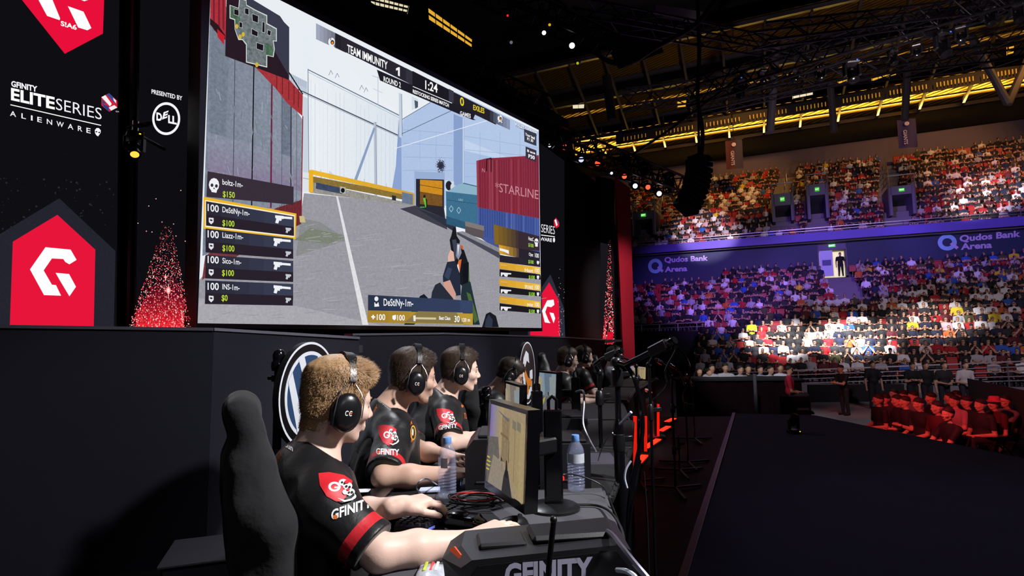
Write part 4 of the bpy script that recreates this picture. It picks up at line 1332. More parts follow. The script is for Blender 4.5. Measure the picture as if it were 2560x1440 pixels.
def sleeve_patch(B, x, y, w, h, tilt, tx0, tx1, cap):
    """red badge with a G disc and pale skull shapes, word underneath"""
    d = Decal(B.shirt)
    ct, st = math.cos(tilt), math.sin(tilt)
    q = lambda u, v: (x + (u * w) * ct - (v * h) * st, y + (u * w) * st + (v * h) * ct)
    d.poly(1, [q(*a) for a in ((-.5, -.42), (-.2, -.5), (.2, -.46), (.45, -.3), (.4, .1), (.25, .45), (.1, .5), (-.2, .35), (-.42, .0))])
    c = q(-.02, -.02)
    d.disc(0, c, w * .17, h * .17); d.disc(1, c, w * .1, h * .1); d.poly(0, [(c[0], c[1]), (c[0] + w * .12, c[1]), (c[0] + w * .12, c[1] + h * .05), (c[0], c[1] + h * .05)])
    for u, v, r in ((.2, -.2, .12), (.33, -.1, .13), (.42, .1, .13), (.3, .12, .09), (.5, .24, .1)): d.disc(0, q(u, v), w * r, h * r, 14)
    for u, v, r in ((.17, -.2, .03), (.24, -.17, .03), (.3, -.08, .035), (.39, -.07, .035), (.39, .12, .03), (.47, .1, .035)): d.disc(3, q(u, v), w * r, h * r * 1.3, 10)
    d.disc(1, q(.3, -.24), w * .07, h * .06, 10); d.disc(1, q(.36, .02), w * .05, h * .04, 10)
    d.poly(3, [q(.3, .3), q(.45, .22), q(.52, .1), q(.55, .2), q(.47, .32), q(.34, .36)])
    d.poly(0, [q(.1, .36), q(.3, .4), q(.52, .3), (q(.52, .3)[0], q(.52, .3)[1] + h * .06), q(.3, .47)])
    d.build('sleeve_patch', PRINTS, B.shirt, 'red and white sleeve badge')
    d = Decal(B.shirt)
    d.text(0, 'GFINITY', tx0, tx1, cap, .03)
    L = math.hypot(tx1[0] - tx0[0], tx1[1] - tx0[1])
    d.disc(2, (tx0[0] + L * .095, tx0[1] - cap * .3), cap * .22)
    d.build('sleeve_lettering', PRINTS, B.shirt, 'white sleeve lettering')
M_WIRE = mat('steel_wire', 'a8a8b2', .25, .9)
M_CUP = mat('ear_cup_plastic', '16161a', .3, 0, spec=.5, var=.05)
M_PAD = mat('ear_pad', '1d1d21', .7)
M_BAND = mat('headband_leather', '0d0d10', .32, bump=.1)
def headset(B, label, group=None, mark=None, k=1., n=20):
    h = B.head
    t = thing('headset', label, 'headset', h.c, group)
    arc = [h.at(.0, .088 * math.cos(a) * 1.0, .05 + .1 * math.sin(a)) for a in np.linspace(.2, PI - .2, 15)]
    mb = MB()
    w = .0135 * h.k
    for (a, b) in zip(arc[:-1], arc[1:]):
        pass
    vs = []
    for i, p in enumerate(arc):
        up = (p - h.at(0, 0, .03)).normalized()
        g = .004 if 3 < i < 11 else .0025
        for sx, so in ((-1, 0), (1, 0), (1, 1), (-1, 1)):
            vs.append(p + h.f * w * sx * (1.15 if 3 < i < 11 else .75) + up * (g * 2 * so + .004))
    fs = []
    for i in range(14):
        for j in range(4):
            fs.append((i * 4 + j, i * 4 + (j + 1) % 4, i * 4 + 4 + (j + 1) % 4, i * 4 + 4 + j))
    fs += [(3, 2, 1, 0), (56, 57, 58, 59)]
    mb.add(vs, fs)
    mb.build('headband', M_BAND, t, True)
    for sy in (-1, 1):
        ax = (h.l * sy).normalized()
        c = h.at(-.006, sy * .076, -.018)
        prof = [(.034, .0), (.041, .004), (.042, .012), (.04, .02)]
        def sq(mb, s0=1.):
            ctr = c
            for i, v in enumerate(mb.v):
                r = v - ctr
                zc = r.dot(h.u)
                mb.v[i] = v + h.u * zc * .26
            return mb
        cush = sq(MB().lathe(prof, c - ax * .006, n, ax)).build('ear_cushion', M_PAD, t, True)
        cup = sq(MB().lathe([(.041, .014), (.043, .02), (.042, .03), (.036, .038), (.024, .043), (.008, .045)], c - ax * .006, n, ax)).build('ear_cup', M_CUP, t, True)
        mb = MB()
        for sx in (-1, 1):
            a0 = h.at(sx * .012, sy * .088, .066)
            a1 = h.at(sx * .03 - .003, sy * .098, .045)
            a2 = h.at(sx * .041 - .004, sy * .112, .02)
            a3 = h.at(sx * .043 - .006, sy * .114, -.03)
            mb.tube([a0, a1, a2, a3], .0016, 6)
        mb.build('wire_yoke', M_WIRE, t, True)
        if sy == -1:
            mb = MB()
            mb.bar(h.at(-.05, sy * .112, -.02), h.at(-.05, sy * .112, -.055), .006, .012)
            mb.build('cable_clip', M_CUP, t)
            o = c + ax * .0415
            # small printed mark on the cup
            mb = MB()
            F = lambda u, v: c + ax * (.0395 - (u * u + v * v) * 6) + h.f * u + h.u * v * 1.1 - ax * .0
            for x0, cc in ((-.0055, 0), (.0055, 0)):
                mb.cur = cc
                ring = [(x0 + .0052 * math.cos(a), .0066 * math.sin(a)) for a in np.linspace(.7, 2 * PI - .7, 14)]
                r2 = [(x0 + .003 * math.cos(a), .0043 * math.sin(a)) for a in np.linspace(.7, 2 * PI - .7, 14)]
                pv = [F(*q) for q in ring + r2]
                mb.add(pv, [(i, i + 1, 14 + i + 1, 14 + i) for i in range(13)])
            mb.cur = 2
            mb.add([F(.002, -.002), F(.009, -.001), F(.009, .002), F(.002, .002)], [(0, 1, 2, 3)])
            mb.build('cup_mark', PRINTS, cup)
    return t
# ------------------------------------------------------------------ the seated players
M_HBLOND = mat('hair_sandy', 'a98660', .55, var=.45, nscale=160, spec=.4)
M_HBROWN = mat('hair_brown', '3a2a20', .55, var=.4, nscale=160, spec=.4)
M_HDARK = mat('hair_dark', '2a211c', .55, var=.4, nscale=160, spec=.4)
M_STUBBLE = mat('stubble', 'a88270', .7, var=.3, nscale=300)
def WZ(px, py, z): return PZ(px, py, z)
RD = math.radians
P1 = make_person('seated player with short sandy blond hair and black headset, nearest the camera', 'players at the near desks',
    k=.93, fat=1.0, cback=.035, armr=.056, shdrop=.1, head=P(846, 1010, 1.66), yaw=RD(36), hp=RD(9), neckback=.068, lean=.045, elR=WZ(948, 1384, .79), wrR=WZ(1184, 1353, .775), elL=P(868, 1292, 1.76), wrL=WZ(1000, 1266, .818),
    hR=WZ(1308, 1293, .81) - WZ(1184, 1353, .775), hL=WZ(1110, 1243, .82) - WZ(1000, 1266, .818), curlR=(.45, .4, .5, .6), curlL=(.62, .58, .62, .75), res=.0045,
    hairm=M_HBLOND, hair=dict(top=.012, quiff=.03, nape=-.085, strands=15000, slen=.026), sleeve=.88, loose=.015, seed=1)
P2 = make_person('seated player with brown hair and stubble, second desk from the camera', 'players at the near desks',
    shdrop=.09, head=P(1034, 946, 2.65), yaw=RD(22), hp=RD(6), neckback=.13, lean=.02, elR=P(958, 1193, 2.2), wrR=P(1128, 1186, 2.24), elL=P(1045, 1125, 2.7), wrL=P(1118, 1141, 2.56), res=.006,
    skin=M_SKIN2, hairm=M_HBROWN, hair=dict(top=.008, quiff=.018, nape=-.085, strands=6000, slen=.016), sleeve=.93, loose=.018, seed=2, beard=M_STUBBLE)
P3 = make_person('clean-shaven seated player with brown hair, third desk from the camera', 'players at the near desks',
    shdrop=.088, head=P(1152, 929, 3.3), yaw=RD(10), hp=RD(2), neckback=.11, lean=.0, elR=P(1125, 1108, 2.9), wrR=P(1222, 1092, 3.08), res=.0065,
    hairm=M_HBROWN, hair=dict(top=.008, quiff=.02, nape=-.075, strands=4500, slen=.015), sleeve=.86, loose=.016, seed=3)
P4 = make_person('seated player in black hooded top bending over the fourth desk', 'players at the near desks',
    head=P(1275, 940, 4.5), yaw=RD(6), hp=RD(24), neckback=.15, lean=-.05, res=.008,
    skin=M_SKIN2, hairm=M_HDARK, hair=dict(top=.008, quiff=.02, nape=-.04, strands=500, slen=.016), sleeve=1.0, loose=.03, seed=4, hood=True, bands=False, shirt_col='141416')
F1 = make_person('seated player in glasses on the far side, nearest of the far desks', 'players at the far desks',
    head=P(1420, 901, 6.0), yaw=RD(2), hp=RD(4), neckback=.08, res=.01, hairm=M_HBROWN, hair=dict(top=.01, quiff=.02), seed=5, eyes=True)
F2 = make_person('seated player with bare neck and headset behind the far dark chair', 'players at the far desks',
    head=P(1460, 894, 6.7), yaw=RD(8), hp=RD(2), neckback=.08, res=.01, hairm=M_HBROWN, hair=dict(top=.006, quiff=.012), seed=6, eyes=True)
F3 = make_person('seated player in a pale top behind the camera arms at the end', 'players at the far desks',
    head=P(1538, 893, 7.5), yaw=RD(-10), hp=RD(4), neckback=.07, res=.012, hairm=M_HDARK, hair=dict(top=.012, quiff=.02), seed=7, eyes=True, bands=False, shirt_col='8e949e')
for b, lab in ((P1, 'black wired headset on the sandy blond player'), (P2, 'black headset on the stubbled player'), (P3, 'black headset on the clean-shaven player at the third desk'),
               (P4, 'black headset on the hooded player'), (F1, 'black headset on the far player in glasses'), (F2, 'black headset on the far bare-necked player'), (F3, 'black headset on the far player in a pale top')):
    headset(b, lab, 'headsets on the players', n=28 if b in (P1, P2, P3) else 14)
sleeve_patch(P1, 838, 1218, 92, 72, .12, (828, 1300), (930, 1266), 25)
sleeve_patch(P2, 968, 1088, 50, 52, .05, (940, 1135), (998, 1138), 15)
sleeve_patch(P3, 1112, 1040, 46, 38, .1, (1096, 1075), (1143, 1068), 11)
d = Decal(P1.shirt)
d.text(0, 'Sun', (712, 1116), (732, 1128), 14, .03); d.text(2, 'TEAM', (690, 1164), (702, 1140), 16, .03); d.text(0, 'IMMO', (678, 1196), (694, 1180), 20, .03)
d.build('back_lettering', PRINTS, P1.shirt, 'orange and white lettering on the back')
d = Decal(P2.shirt)
d.text(2, 'WIN', (932, 1040), (942, 1020), 10, .03); d.text(0, 'IM', (916, 1062), (926, 1040), 12, .03)
d.disc(4, (1033, 1082), 7, 19); d.disc(3, (1033, 1082), 4.5, 15); d.disc(0, (1032, 1080), 2, 9)
for x, y in ((1026, 1062), (1026, 1092), (1030, 1036), (1027, 1106)): d.text(2, 'A', (x, y), (x + 5, y - 2), 9, .04)
d.build('chest_print', PRINTS, P2.shirt, 'orange chest badge')
d = Decal(P3.shirt)
d.disc(4, (1170, 1024), 8, 17); d.disc(3, (1170, 1024), 6, 14); d.disc(4, (1170, 1026), 3.4, 9); d.text(2, 'TE', (1160, 1046), (1167, 1046), 14, .03)
for x, y in ((1156, 1014), (1166, 994), (1172, 1006)): d.disc(2, (x, y), 3, 5)
d.build('chest_print', PRINTS, P3.shirt, 'orange chest badge')
# spectacles on the far player
h = F1.head
t = thing('glasses', 'thin dark glasses on the nearest far player', 'glasses', h.c)
mb = MB()
for y in (-1, 1):
    mb.tube([h.at(.108, y * .032 + .021 * math.cos(a), .0 + .016 * math.sin(a)) for a in np.linspace(0, 2 * PI, 15)[:-1]], .0018, 5, closed=True)
    mb.tube([h.at(.105, y * .053, .004), h.at(.0, y * .081, .008)], .0018, 5)
mb.tube([h.at(.109, -.011, .003), h.at(.109, .011, .003)], .0018, 5)
mb.build('frame', M_DARKMETAL, t)
# ------------------------------------------------------------------ desks along the curved front
M_DESK = mat('charcoal_desk_cloth', '4a4a50', .75, var=.12, nscale=12, bump=.12, bscale=220)
M_SKIRT = mat('black_skirt_cloth', '0a090b', .8, spec=.08, var=.2, nscale=10, bump=.2, bscale=60)
M_LABELW = mat('paper_white', 'dfe3ea', .6, var=.05)
M_DESK2 = mat('black_desk_top', '17171a', .6, var=.12, nscale=12, bump=.1, bscale=200)
def desk(label, poly, z, front=None, group='player desks', m=None):
    """poly: corners of the top, from the player's near corner round the hall side"""
    c = Vector((sum(q[0] for q in poly) / len(poly), sum(q[1] for q in poly) / len(poly), 0))
    t = thing('gaming_desk', label, 'desk', c, group)
    b = bmesh.new()
    vs = [b.verts.new((x, y, z - .03)) for x, y in poly]
    f = b.faces.new(vs)
    b.normal_update()
    if f.normal.z > 0: f.normal_flip()
    r = bmesh.ops.extrude_face_region(b, geom=[f])
    bmesh.ops.translate(b, verts=[v for v in r['geom'] if isinstance(v, bmesh.types.BMVert)], vec=(0, 0, .03))
    bmesh.ops.bevel(b, geom=[e for e in b.edges if all(abs(v.co.z - z) < 1e-5 for v in e.verts)], offset=.014, segments=3, affect='EDGES')
    MB().bm(b).build('desk_top', m or M_DESK2, t, True)
    for i, j in (front or ()):
        a, q = Vector((*poly[i], 0)), Vector((*poly[j], 0))
        d = (q - a).normalized()
        n = Vector((d.y, -d.x, 0))
        if n.dot(a - c) < 0: n = -n
        L = (q - a).length
        m = int(L / .018) + 2
        pts = [a + d * (L * k / m) - n * (.03 + .006 * math.sin(k * 1.9) + .004 * math.sin(k * .7)) for k in range(m + 1)]
        mb = MB()
        vs = [(p.x, p.y, .012) for p in pts] + [(p.x, p.y, z - .028) for p in pts]
        mb.add(vs, [(k, k + 1, m + 1 + k + 1, m + 1 + k) for k in range(m)])
        mb.build('skirt', M_SKIRT, t, True)
    for x, y in poly:
        p = Vector((x, y, 0)); p = c + (p - c) * .82
        MB().bar((p.x, p.y, 0), (p.x, p.y, z - .03), .04, .04).build('leg', M_DARKMETAL, t)
    return t
D1Z, D2Z = .75, .735
fr1, nr1, fl1 = PZ(1512, 1217, D1Z), PZ(1606, 1470, D1Z), PZ(905, 1224, D1Z)
desk('charcoal cloth covered desk of the sandy blond player, nearest the camera', [(-.42, .92), (nr1.x, .92), (nr1.x, nr1.y), (fr1.x, fr1.y), (-.52, 2.085), (-.365, 1.93), (-.335, 1.5)], D1Z, ((1, 2), (2, 3)), m=M_DESK)
desk('dark desk of the stubbled player, right behind the nearest desk', [(-.52, 2.12), (.36, 2.12), (.62, 3.02), (-.27, 3.02), (-.37, 2.72)], D2Z, ((1, 2), (0, 1)))
desk('dark desk of the clean-shaven player, third from the camera', [(-.23, 3.05), (.63, 3.05), (.84, 4.0), (.06, 4.0)], D2Z, ((1, 2),))
desk('dark desk of the hooded player, fourth from the camera', [(.05, 4.03), (.82, 4.03), (.97, 5.02), (.3, 5.05)], D2Z, ((1, 2),))
desk('dark desk in front of the far player in glasses', [(.78, 5.3), (1.05, 5.25), (1.42, 6.6), (1.05, 6.7)], D2Z, ((1, 2),))
desk('dark desk at the far end of the curved row', [(1.1, 6.75), (1.48, 6.66), (2.12, 8.4), (1.75, 8.5)], D2Z, ((1, 2),))

# ------------------------------------------------------------------ monitors
def gamepic(q, n, seed, kind):
    """a small lit game view inside quad q (TL TR BR BL, 3-D)"""
    rr = random.Random(seed)
    mb = MB()
    k = [0]
    def at(u, v):
        a = q[0].lerp(q[1], u); b = q[3].lerp(q[2], u)
        return a.lerp(b, v) + n * (.0004 * k[0])
    def pg(c, pts, g=.0):
        k[0] += 1; mb.col = (*hx(c), g); mb.poly([at(*p) for p in pts])
    if kind == 'sand':
        pg('b4a080', [(0, 0), (1, 0), (1, 1), (0, 1)], .15)
        for i in range(8):
            t = i / 8
            pg(('8f7fc0', '9a8cba', 'a294b0', 'a59c9e', 'ab9f92', 'b3a288', 'bba680', 'c2aa7c')[i], [(t * .42, 0), (t * .42 + .06, 0), (t * .42 + .06, .5), (t * .42, .5)], .1)
        pg('77706c', [(0, .42), (.3, .38), (.36, .62), (.1, 1), (0, 1)], .2)
        pg('a49888', [(.18, .62), (.45, .66), (.8, 1), (.05, 1)], .15)
        pg('a08a6c', [(.4, .1), (.62, .1), (.62, .72), (.42, .6)], .2); pg('b5a078', [(.62, .12), (.9, .18), (.9, .95), (.64, .74)], .12)
        pg('bca87c', [(.9, .1), (1, .12), (1, 1), (.9, .98)], .1)
        for x in (.46, .56, .78): pg('94805f', [(x, .2), (x + .012, .2), (x + .012, .7 + x * .15), (x, .7 + x * .15)])
        pg('8c7450', [(.4, .3), (.62, .33), (.62, .36), (.4, .33)]); pg('6d7580', [(.3, .05), (.33, .05), (.62, .12), (.6, .15)])
        for x in (.72, .84): pg('8e8674', [(x, .1), (x + .1, .12), (x + .1, .22), (x, .2)])
        pg('3c3a3e', [(.5, 1), (.54, .8), (.6, .68), (.66, .72), (.72, .86), (.78, 1)]); pg('2e2c30', [(.58, .8), (.6, .6), (.62, .6), (.66, .8)])
        for i in range(4): pg('d8d060', [(.04, .66 + i * .05), (.12 + rr.random() * .08, .66 + i * .05), (.12, .68 + i * .05), (.04, .68 + i * .05)])
    else:
        pg('8da4b4' if kind == 'blue' else 'a89a86', [(0, 0), (1, 0), (1, 1), (0, 1)], .15)
        pg('6f8494' if kind == 'blue' else '8a8078', [(.3, 0), (.75, 0), (.66, .5), (.4, .5)], .2); pg('9aa4a8', [(.62, .1), (1, .05), (1, 1), (.7, .6)], .15)
        pg('6c7078', [(.0, .6), (1, .58), (1, 1), (0, 1)], .2); pg('c4b84a' if kind == 'blue' else '5c5854', [(.0, 1), (.3, .7), (.45, .62), (.4, .75), (.2, 1)])
        pg('7e8288', [(.42, .45), (.55, .44), (.6, .62), (.38, .62)]); pg('b8a888', [(0, .1), (.22, .14), (.2, .55), (0, .6)], .2)
        for i in range(3): pg('b0b060', [(.06, .5 + i * .12), (.18, .5 + i * .12), (.18, .53 + i * .12), (.06, .53 + i * .12)])
    return mb
M_MON = emit_mat('monitor_picture', .72, nscale=90)
def monitor(label, px4, dl, dr, stand, zdesk, kind, thick=.035, seed=1, handle=True):
    TL, TR = P(*px4[0], dl), P(*px4[1], dr)
    BR, BL = P(*px4[2], dr), P(*px4[3], dl)
    u = (TR - TL).normalized()
    n = u.cross(Vector((0, 0, 1))).normalized()
    if n.dot(CAM - TL) < 0: n = -n
    base = Vector((stand[0], stand[1], zdesk))
    t = thing('monitor', label, 'monitor', base, 'players monitors')
    MB().prism([TL, TR, BR, BL], -n * thick).build('housing', M_GLOSS, t)
    H_ = (TL - BL).length
    ins = [TL.lerp(TR, .055).lerp(BL, .045), TR.lerp(TL, .05).lerp(BR, .045), BR.lerp(BL, .05).lerp(TR, .085), BL.lerp(BR, .055).lerp(TL, .085)]
    gamepic([q + n * .0012 for q in ins], n, seed, kind).build('display', M_MON, t)
    mb = MB()
    for a, b in ((0, 1), (1, 2), (2, 3), (3, 0)):
        o = (TL, TR, BR, BL)
        mb.prism([o[a] + n * .0, o[b] + n * .0, ins[b] - n * .0012, ins[a] - n * .0012], n * .004)
    mb.build('bezel', M_GLOSS, t)
    mid = (TL + TR + BR + BL) / 4 - n * thick
    top = base + Vector((0, 0, TL.z - .03 - zdesk))
    MB().lathe([(.085, 0), (.085, .008), (.075, .014), (.035, .02)], base, 28).build('base', M_BLACKPL, t, True)
    MB().bar(base + Vector((0, 0, .01)), top, .06, .035, bev=.006).build('column', M_GLOSS, t)
    m2 = Vector((base.x, base.y, mid.z))
    MB().bar(m2, mid, .05, .05, bev=.006).build('arm', M_BLACKPL, t)
    if handle:
        MB().tube([top + Vector((-.012, 0, -.01)), top + Vector((-.012, 0, .03)), top + Vector((0, 0, .042)), top + Vector((.014, 0, .03)), top + Vector((.014, 0, -.01))], .006, 8).build('handle', M_GLOSS, t, True)
    return t
monitor('black monitor with sandy game view on the nearest desk', [(1226, 998), (1323, 1026), (1315, 1287), (1214, 1218)], 1.95, 1.62, (.128, 1.9), D1Z, 'sand', seed=1)
monitor('black monitor behind the top left corner of the nearest monitor', [(1264, 952), (1302, 963), (1300, 1098), (1262, 1082)], 3.25, 2.95, (.12, 2.93), D2Z, 'grey', seed=2)
monitor('black monitor with bluish game view on the third desk', [(1347, 926), (1394, 931), (1391, 1038), (1342, 1034)], 4.15, 3.75, (.42, 3.85), D2Z, 'blue', seed=3)
monitor('small monitor with cream game view at the far desk behind the arms', [(1574, 912), (1617, 917), (1616, 951), (1573, 948)], 8.3, 7.6, (1.9, 7.8), D2Z, 'sand', seed=4, handle=False)

# ------------------------------------------------------------------ keyboards and mice
M_KEY = mat('keycap', '1f1f26', .5, var=.1)
M_KEYLIGHT = mat('key_backlight', '5a4cff', .5, emit=1.2, ecol='5148e0')
def keyboard(label, c4, z, rows=5, cols=14, h=.022):
    q = [PZ(x, y, z) for x, y in c4]
    t = thing('keyboard', label, 'keyboard', ((q[0] + q[2]) / 2).to_tuple()[:2] + (z - h,), 'keyboards')
    mb = MB()
    mb.prism([Vector((p.x, p.y, z - h)) for p in q], (0, 0, h - .006))
    mb.build('case', M_BLACKPL, t)
    kb = MB(); gl = MB()
    at = lambda u, v: q[0].lerp(q[1], u).lerp(q[3].lerp(q[2], u), v)
    for i in range(rows):
        for j in range(cols):
            u0, u1 = (i + .1) / rows, (i + .9) / rows
            v0, v1 = (j + .08) / cols, (j + .92) / cols
            m = lambda a, b, zz, s: Vector((*(at((u0 + u1) / 2 + (a - .5) * (u1 - u0) * s, (v0 + v1) / 2 + (b - .5) * (v1 - v0) * s).to_tuple()[:2]), zz))
            lo = [m(0, 0, z - .006, 1), m(1, 0, z - .006, 1), m(1, 1, z - .006, 1), m(0, 1, z - .006, 1)]
            hi = [m(0, 0, z + .004, .78), m(1, 0, z + .004, .78), m(1, 1, z + .004, .78), m(0, 1, z + .004, .78)]
            kb.add(lo + hi, [(4, 5, 6, 7), (0, 1, 5, 4), (1, 2, 6, 5), (2, 3, 7, 6), (3, 0, 4, 7)])
    kb.build('keys', M_KEY, t)
    g = MB()
    g.prism([at(.03, .02) + Vector((0, 0, -.0055)), at(.97, .02) + Vector((0, 0, -.0055)), at(.97, .98) + Vector((0, 0, -.0055)), at(.03, .98) + Vector((0, 0, -.0055))], (0, 0, .001))
    g.build('backlight', mat('key_glow', '2a2850', .6, emit=.25, ecol='4038b0'), t)
    b = MB()
    b.prism([at(1.005, .05) + Vector((0, 0, -.016)), at(1.005, .2) + Vector((0, 0, -.016)), at(1.005, .2) + Vector((0, 0, -.009)), at(1.005, .05) + Vector((0, 0, -.009))], (.0006, -.0006, 0))
    b.build('badge', mat('key_badge', '6a74d8', .4, emit=.6, ecol='6a74d8'), t)
    return t
keyboard('small black lit keyboard under the sandy blond player\'s hand', [(985, 1309), (1065, 1315), (1164, 1269), (1078, 1253)], .773)
keyboard('black keyboard under the stubbled player\'s forearms', [(1085, 1206), (1150, 1206), (1160, 1168), (1098, 1168)], D2Z + .02)
def mouse(label, c, yaw, z, m=M_BLACKPL, k=1.):
    f = Vector((math.cos(yaw), math.sin(yaw), 0)); fr = Matrix((f, Vector((-f.y, f.x, 0)), Vector((0, 0, 1)))).transposed()
    t = thing('mouse', label, 'mouse', (c[0], c[1], z), 'mice')
    o = Vector((c[0], c[1], z))
    solid('shell', [ell_(o + Vector((0, 0, .008)), (.058 * k, .031 * k, .027 * k), fr, .01), box_(o + Vector((0, 0, .004)) + f * .0, (.05 * k, .027 * k, .004), fr, .003, .01)], .003, [m], t,
          post=lambda D, X: np.maximum(D, z - X[..., 2]))
    MB().cyl(o + f * .03 + Vector((-f.y, f.x, 0)) * .004 + Vector((0, 0, .03 * k)), o + f * .03 - Vector((-f.y, f.x, 0)) * .004 + Vector((0, 0, .03 * k)), .007, n=12).build('wheel', M_KEY, t, True)
    return t
ww = PZ(1280, 1307, .765)
mouse('black mouse under the sandy blond player\'s right hand', (ww.x, ww.y), RD(38), D1Z, k=.95)
ww = PZ(1146, 1143, D2Z + .02)
mouse('black mouse under the stubbled player\'s left hand', (ww.x, ww.y), RD(15), D2Z)
ww = PZ(1158, 1305, .765)
o = Vector((ww.x, ww.y, D1Z))
t = thing('headset_amplifier', 'glossy black angular gadget beside the lit keyboard', 'gadget', o)
f = Vector((.82, -.25, 0)).normalized(); fr = Matrix((f, Vector((-f.y, f.x, 0)), Vector((0, 0, 1)))).transposed()
solid('shell', [box_(o + V3(0, 0, .02), (.05, .034, .017), fr, .012, .02), ell_(o + V3(0, 0, .034) - f * .02, (.034, .03, .014), fr, .012), ell_(o + V3(0, 0, .018) + f * .045, (.03, .026, .012), fr, .015)], .003, [M_GLOSS], t,
      post=lambda D, X: np.maximum(D, D1Z - X[..., 2]))
l_ = Vector((-f.y, f.x, 0))
MB().tube([o - f * .05 - l_ * .02 + V3(0, 0, .02), o - f * .045 - l_ * .045 + V3(0, 0, .006), o - f * .02 - l_ * .05 + V3(0, 0, .004), o + f * .01 - l_ * .04 + V3(0, 0, .006)], .004, 8).build('cable_loop', M_GLOSS, t, True)
MB().prism([o - f * .045 - l_ * .0344 + V3(0, 0, .02), o + f * .02 - l_ * .0344 + V3(0, 0, .02), o + f * .015 - l_ * .034 + V3(0, 0, .03), o - f * .03 - l_ * .034 + V3(0, 0, .034)], -l_ * .001).build('window', mat('tinted_window', '1c2226', .05, spec=.8), t)

# ------------------------------------------------------------------ bottles
M_WATER = mat('bottle_plastic', (.62, .68, 1.), .1, var=.0, alpha=.2, spec=1., coat=1.)
M_CAPB = mat('bottle_cap_blue', '6f9fe0', .4)
M_LAB = mat('bottle_label', 'c8ccda', .4, var=.35, nscale=40)
def bottle(label, px, py, z, h, lab):
    c = PZ(px, py, z); c.z = z
    t = thing('water_bottle', label, 'bottle', c, 'water bottles')
    k = h / .207
    pr = [(.006, .004), (.024, .001), (.031, .006), (.032, .014)]
    for i in range(7):
        z0 = .02 + i * .011
        pr += [(.0328, z0), (.0328, z0 + .004), (.0298, z0 + .0075)]
    pr += [(.0325, .1), (.0325, .104), (.0318, .108), (.0318, .138), (.0325, .142), (.031, .152), (.026, .166), (.018, .178), (.0135, .186), (.013, .19)]
    MB().lathe([(r * k, zz * k) for r, zz in pr], c, 28).build('flask', M_WATER, t, True, angle=60)
    rid = [(.0148, .188), (.0152, .19), (.0152, .204), (.014, .207), (.002, .2072)]
    MB().lathe([(r * k, zz * k) for r, zz in rid], c, 24).build('cap', M_CAPB, t, True)
    MB().lathe([(.0158 * k, .185 * k), (.0158 * k, .1875 * k)], c, 24).build('neck_ring', M_CAPB, t, True)
    if lab:
        mb = MB()
        a = np.linspace(*lab, 20)
        r = .0329 * k
        vs = [c + V3(r * math.cos(x), r * math.sin(x), zz * k) for zz in (.106, .14) for x in a]
        mb.add(vs, [(i, i + 1, 21 + i, 20 + i) for i in range(19)])
        mb.build('label', M_LAB, t, True)
    return t
bottle('clear water bottle with pale blue cap beside the lit keyboard', 1118, 1243, D1Z, .207, (PI * 1.3, PI * 1.55))
bottle('clear water bottle with pale blue cap behind the nearest monitor', 1441, 1227, D1Z, .2, (PI * 1.0, PI * 1.9))

# ------------------------------------------------------------------ computer cases
M_CASE = mat('case_plastic', '1d1d21', .38, var=.1, nscale=30, bump=.03, bscale=300)
M_CASEF = mat('case_front', '101014', .3, spec=.5)
M_CASEO = mat('case_orange_light', 'd0502c', .4, emit=.35, ecol='d0502c')
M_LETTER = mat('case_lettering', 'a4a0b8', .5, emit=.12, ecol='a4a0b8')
t = thing('computer_case', 'black computer case with large pale lettering, cut by the bottom edge', 'computer', (.05, 1.24, D1Z))
d0, d1 = 1.15, 1.33
right = [(.212, .882), (.236, .87), (.246, .845), (.25, .752)]
rings = ((1.15, [(-.1, .752), (-.107, .84), (-.106, .858), (-.085, .871)]), (1.24, [(-.14, .752), (-.151, .834), (-.153, .846), (-.113, .869)]), (1.33, [(-.14, .752), (-.148, .835), (-.145, .85), (-.113, .87)]))
mb = MB()
vs = [Vector((x, dd + (x + .087) * .14, z)) for dd, lf in rings for x, z in lf + right]
n = 8
mb.add(vs, [tuple(range(n)), tuple(range(3 * n - 1, 2 * n - 1, -1))] + [(k * n + i, k * n + n + i, k * n + n + (i + 1) % n, k * n + (i + 1) % n) for k in (0, 1) for i in range(n)])
mb.build('shell', M_CASE, t)
mb = MB()
ins = [(-.085, .752), (-.085, .845), (-.072, .86), (.205, .872), (.228, .842), (.23, .752)]
a = [Vector((x, d0 + (x + .087) * .14 - .004, z)) for x, z in ins]
mb.prism(a, (0, .006, 0))
mb.build('front_panel', M_CASEF, t)
mb = MB()
mb.box((-.03, 1.245, .876), (.1, .075, .014), rz=.14, bev=.005); mb.box((.12, 1.27, .884), (.18, .09, .016), rz=.14, bev=.007)
mb.build('top_ridge', M_CASE, t)
mb = MB()
A0, A1, A2 = Vector((-.107, 1.1472, .84)), Vector((-.106, 1.1473, .858)), Vector((-.153, 1.2308, .846))
pn = (A1 - A0).cross(A2 - A0).normalized()
if pn.dot(CAM - A0) < 0: pn = -pn
q4 = [plane_px(x, y, A0 + pn * .002, pn) for x, y in ((1121, 1374), (1135, 1366), (1151, 1387), (1147, 1396))]
mb.prism(q4, -pn * .003)
mb.build('corner_light', M_CASEO, t)
v, fs = text_px('GFINITY', (1262, 1464), (1482, 1446), 54, .045)
fp, fn = Vector((-.087, d0 - .0048, .8)), Vector((.14, -1, 0)).normalized()
MB().add([plane_px(x, y, fp, fn) for x, y in v], fs).build('lettering', M_LETTER, t)
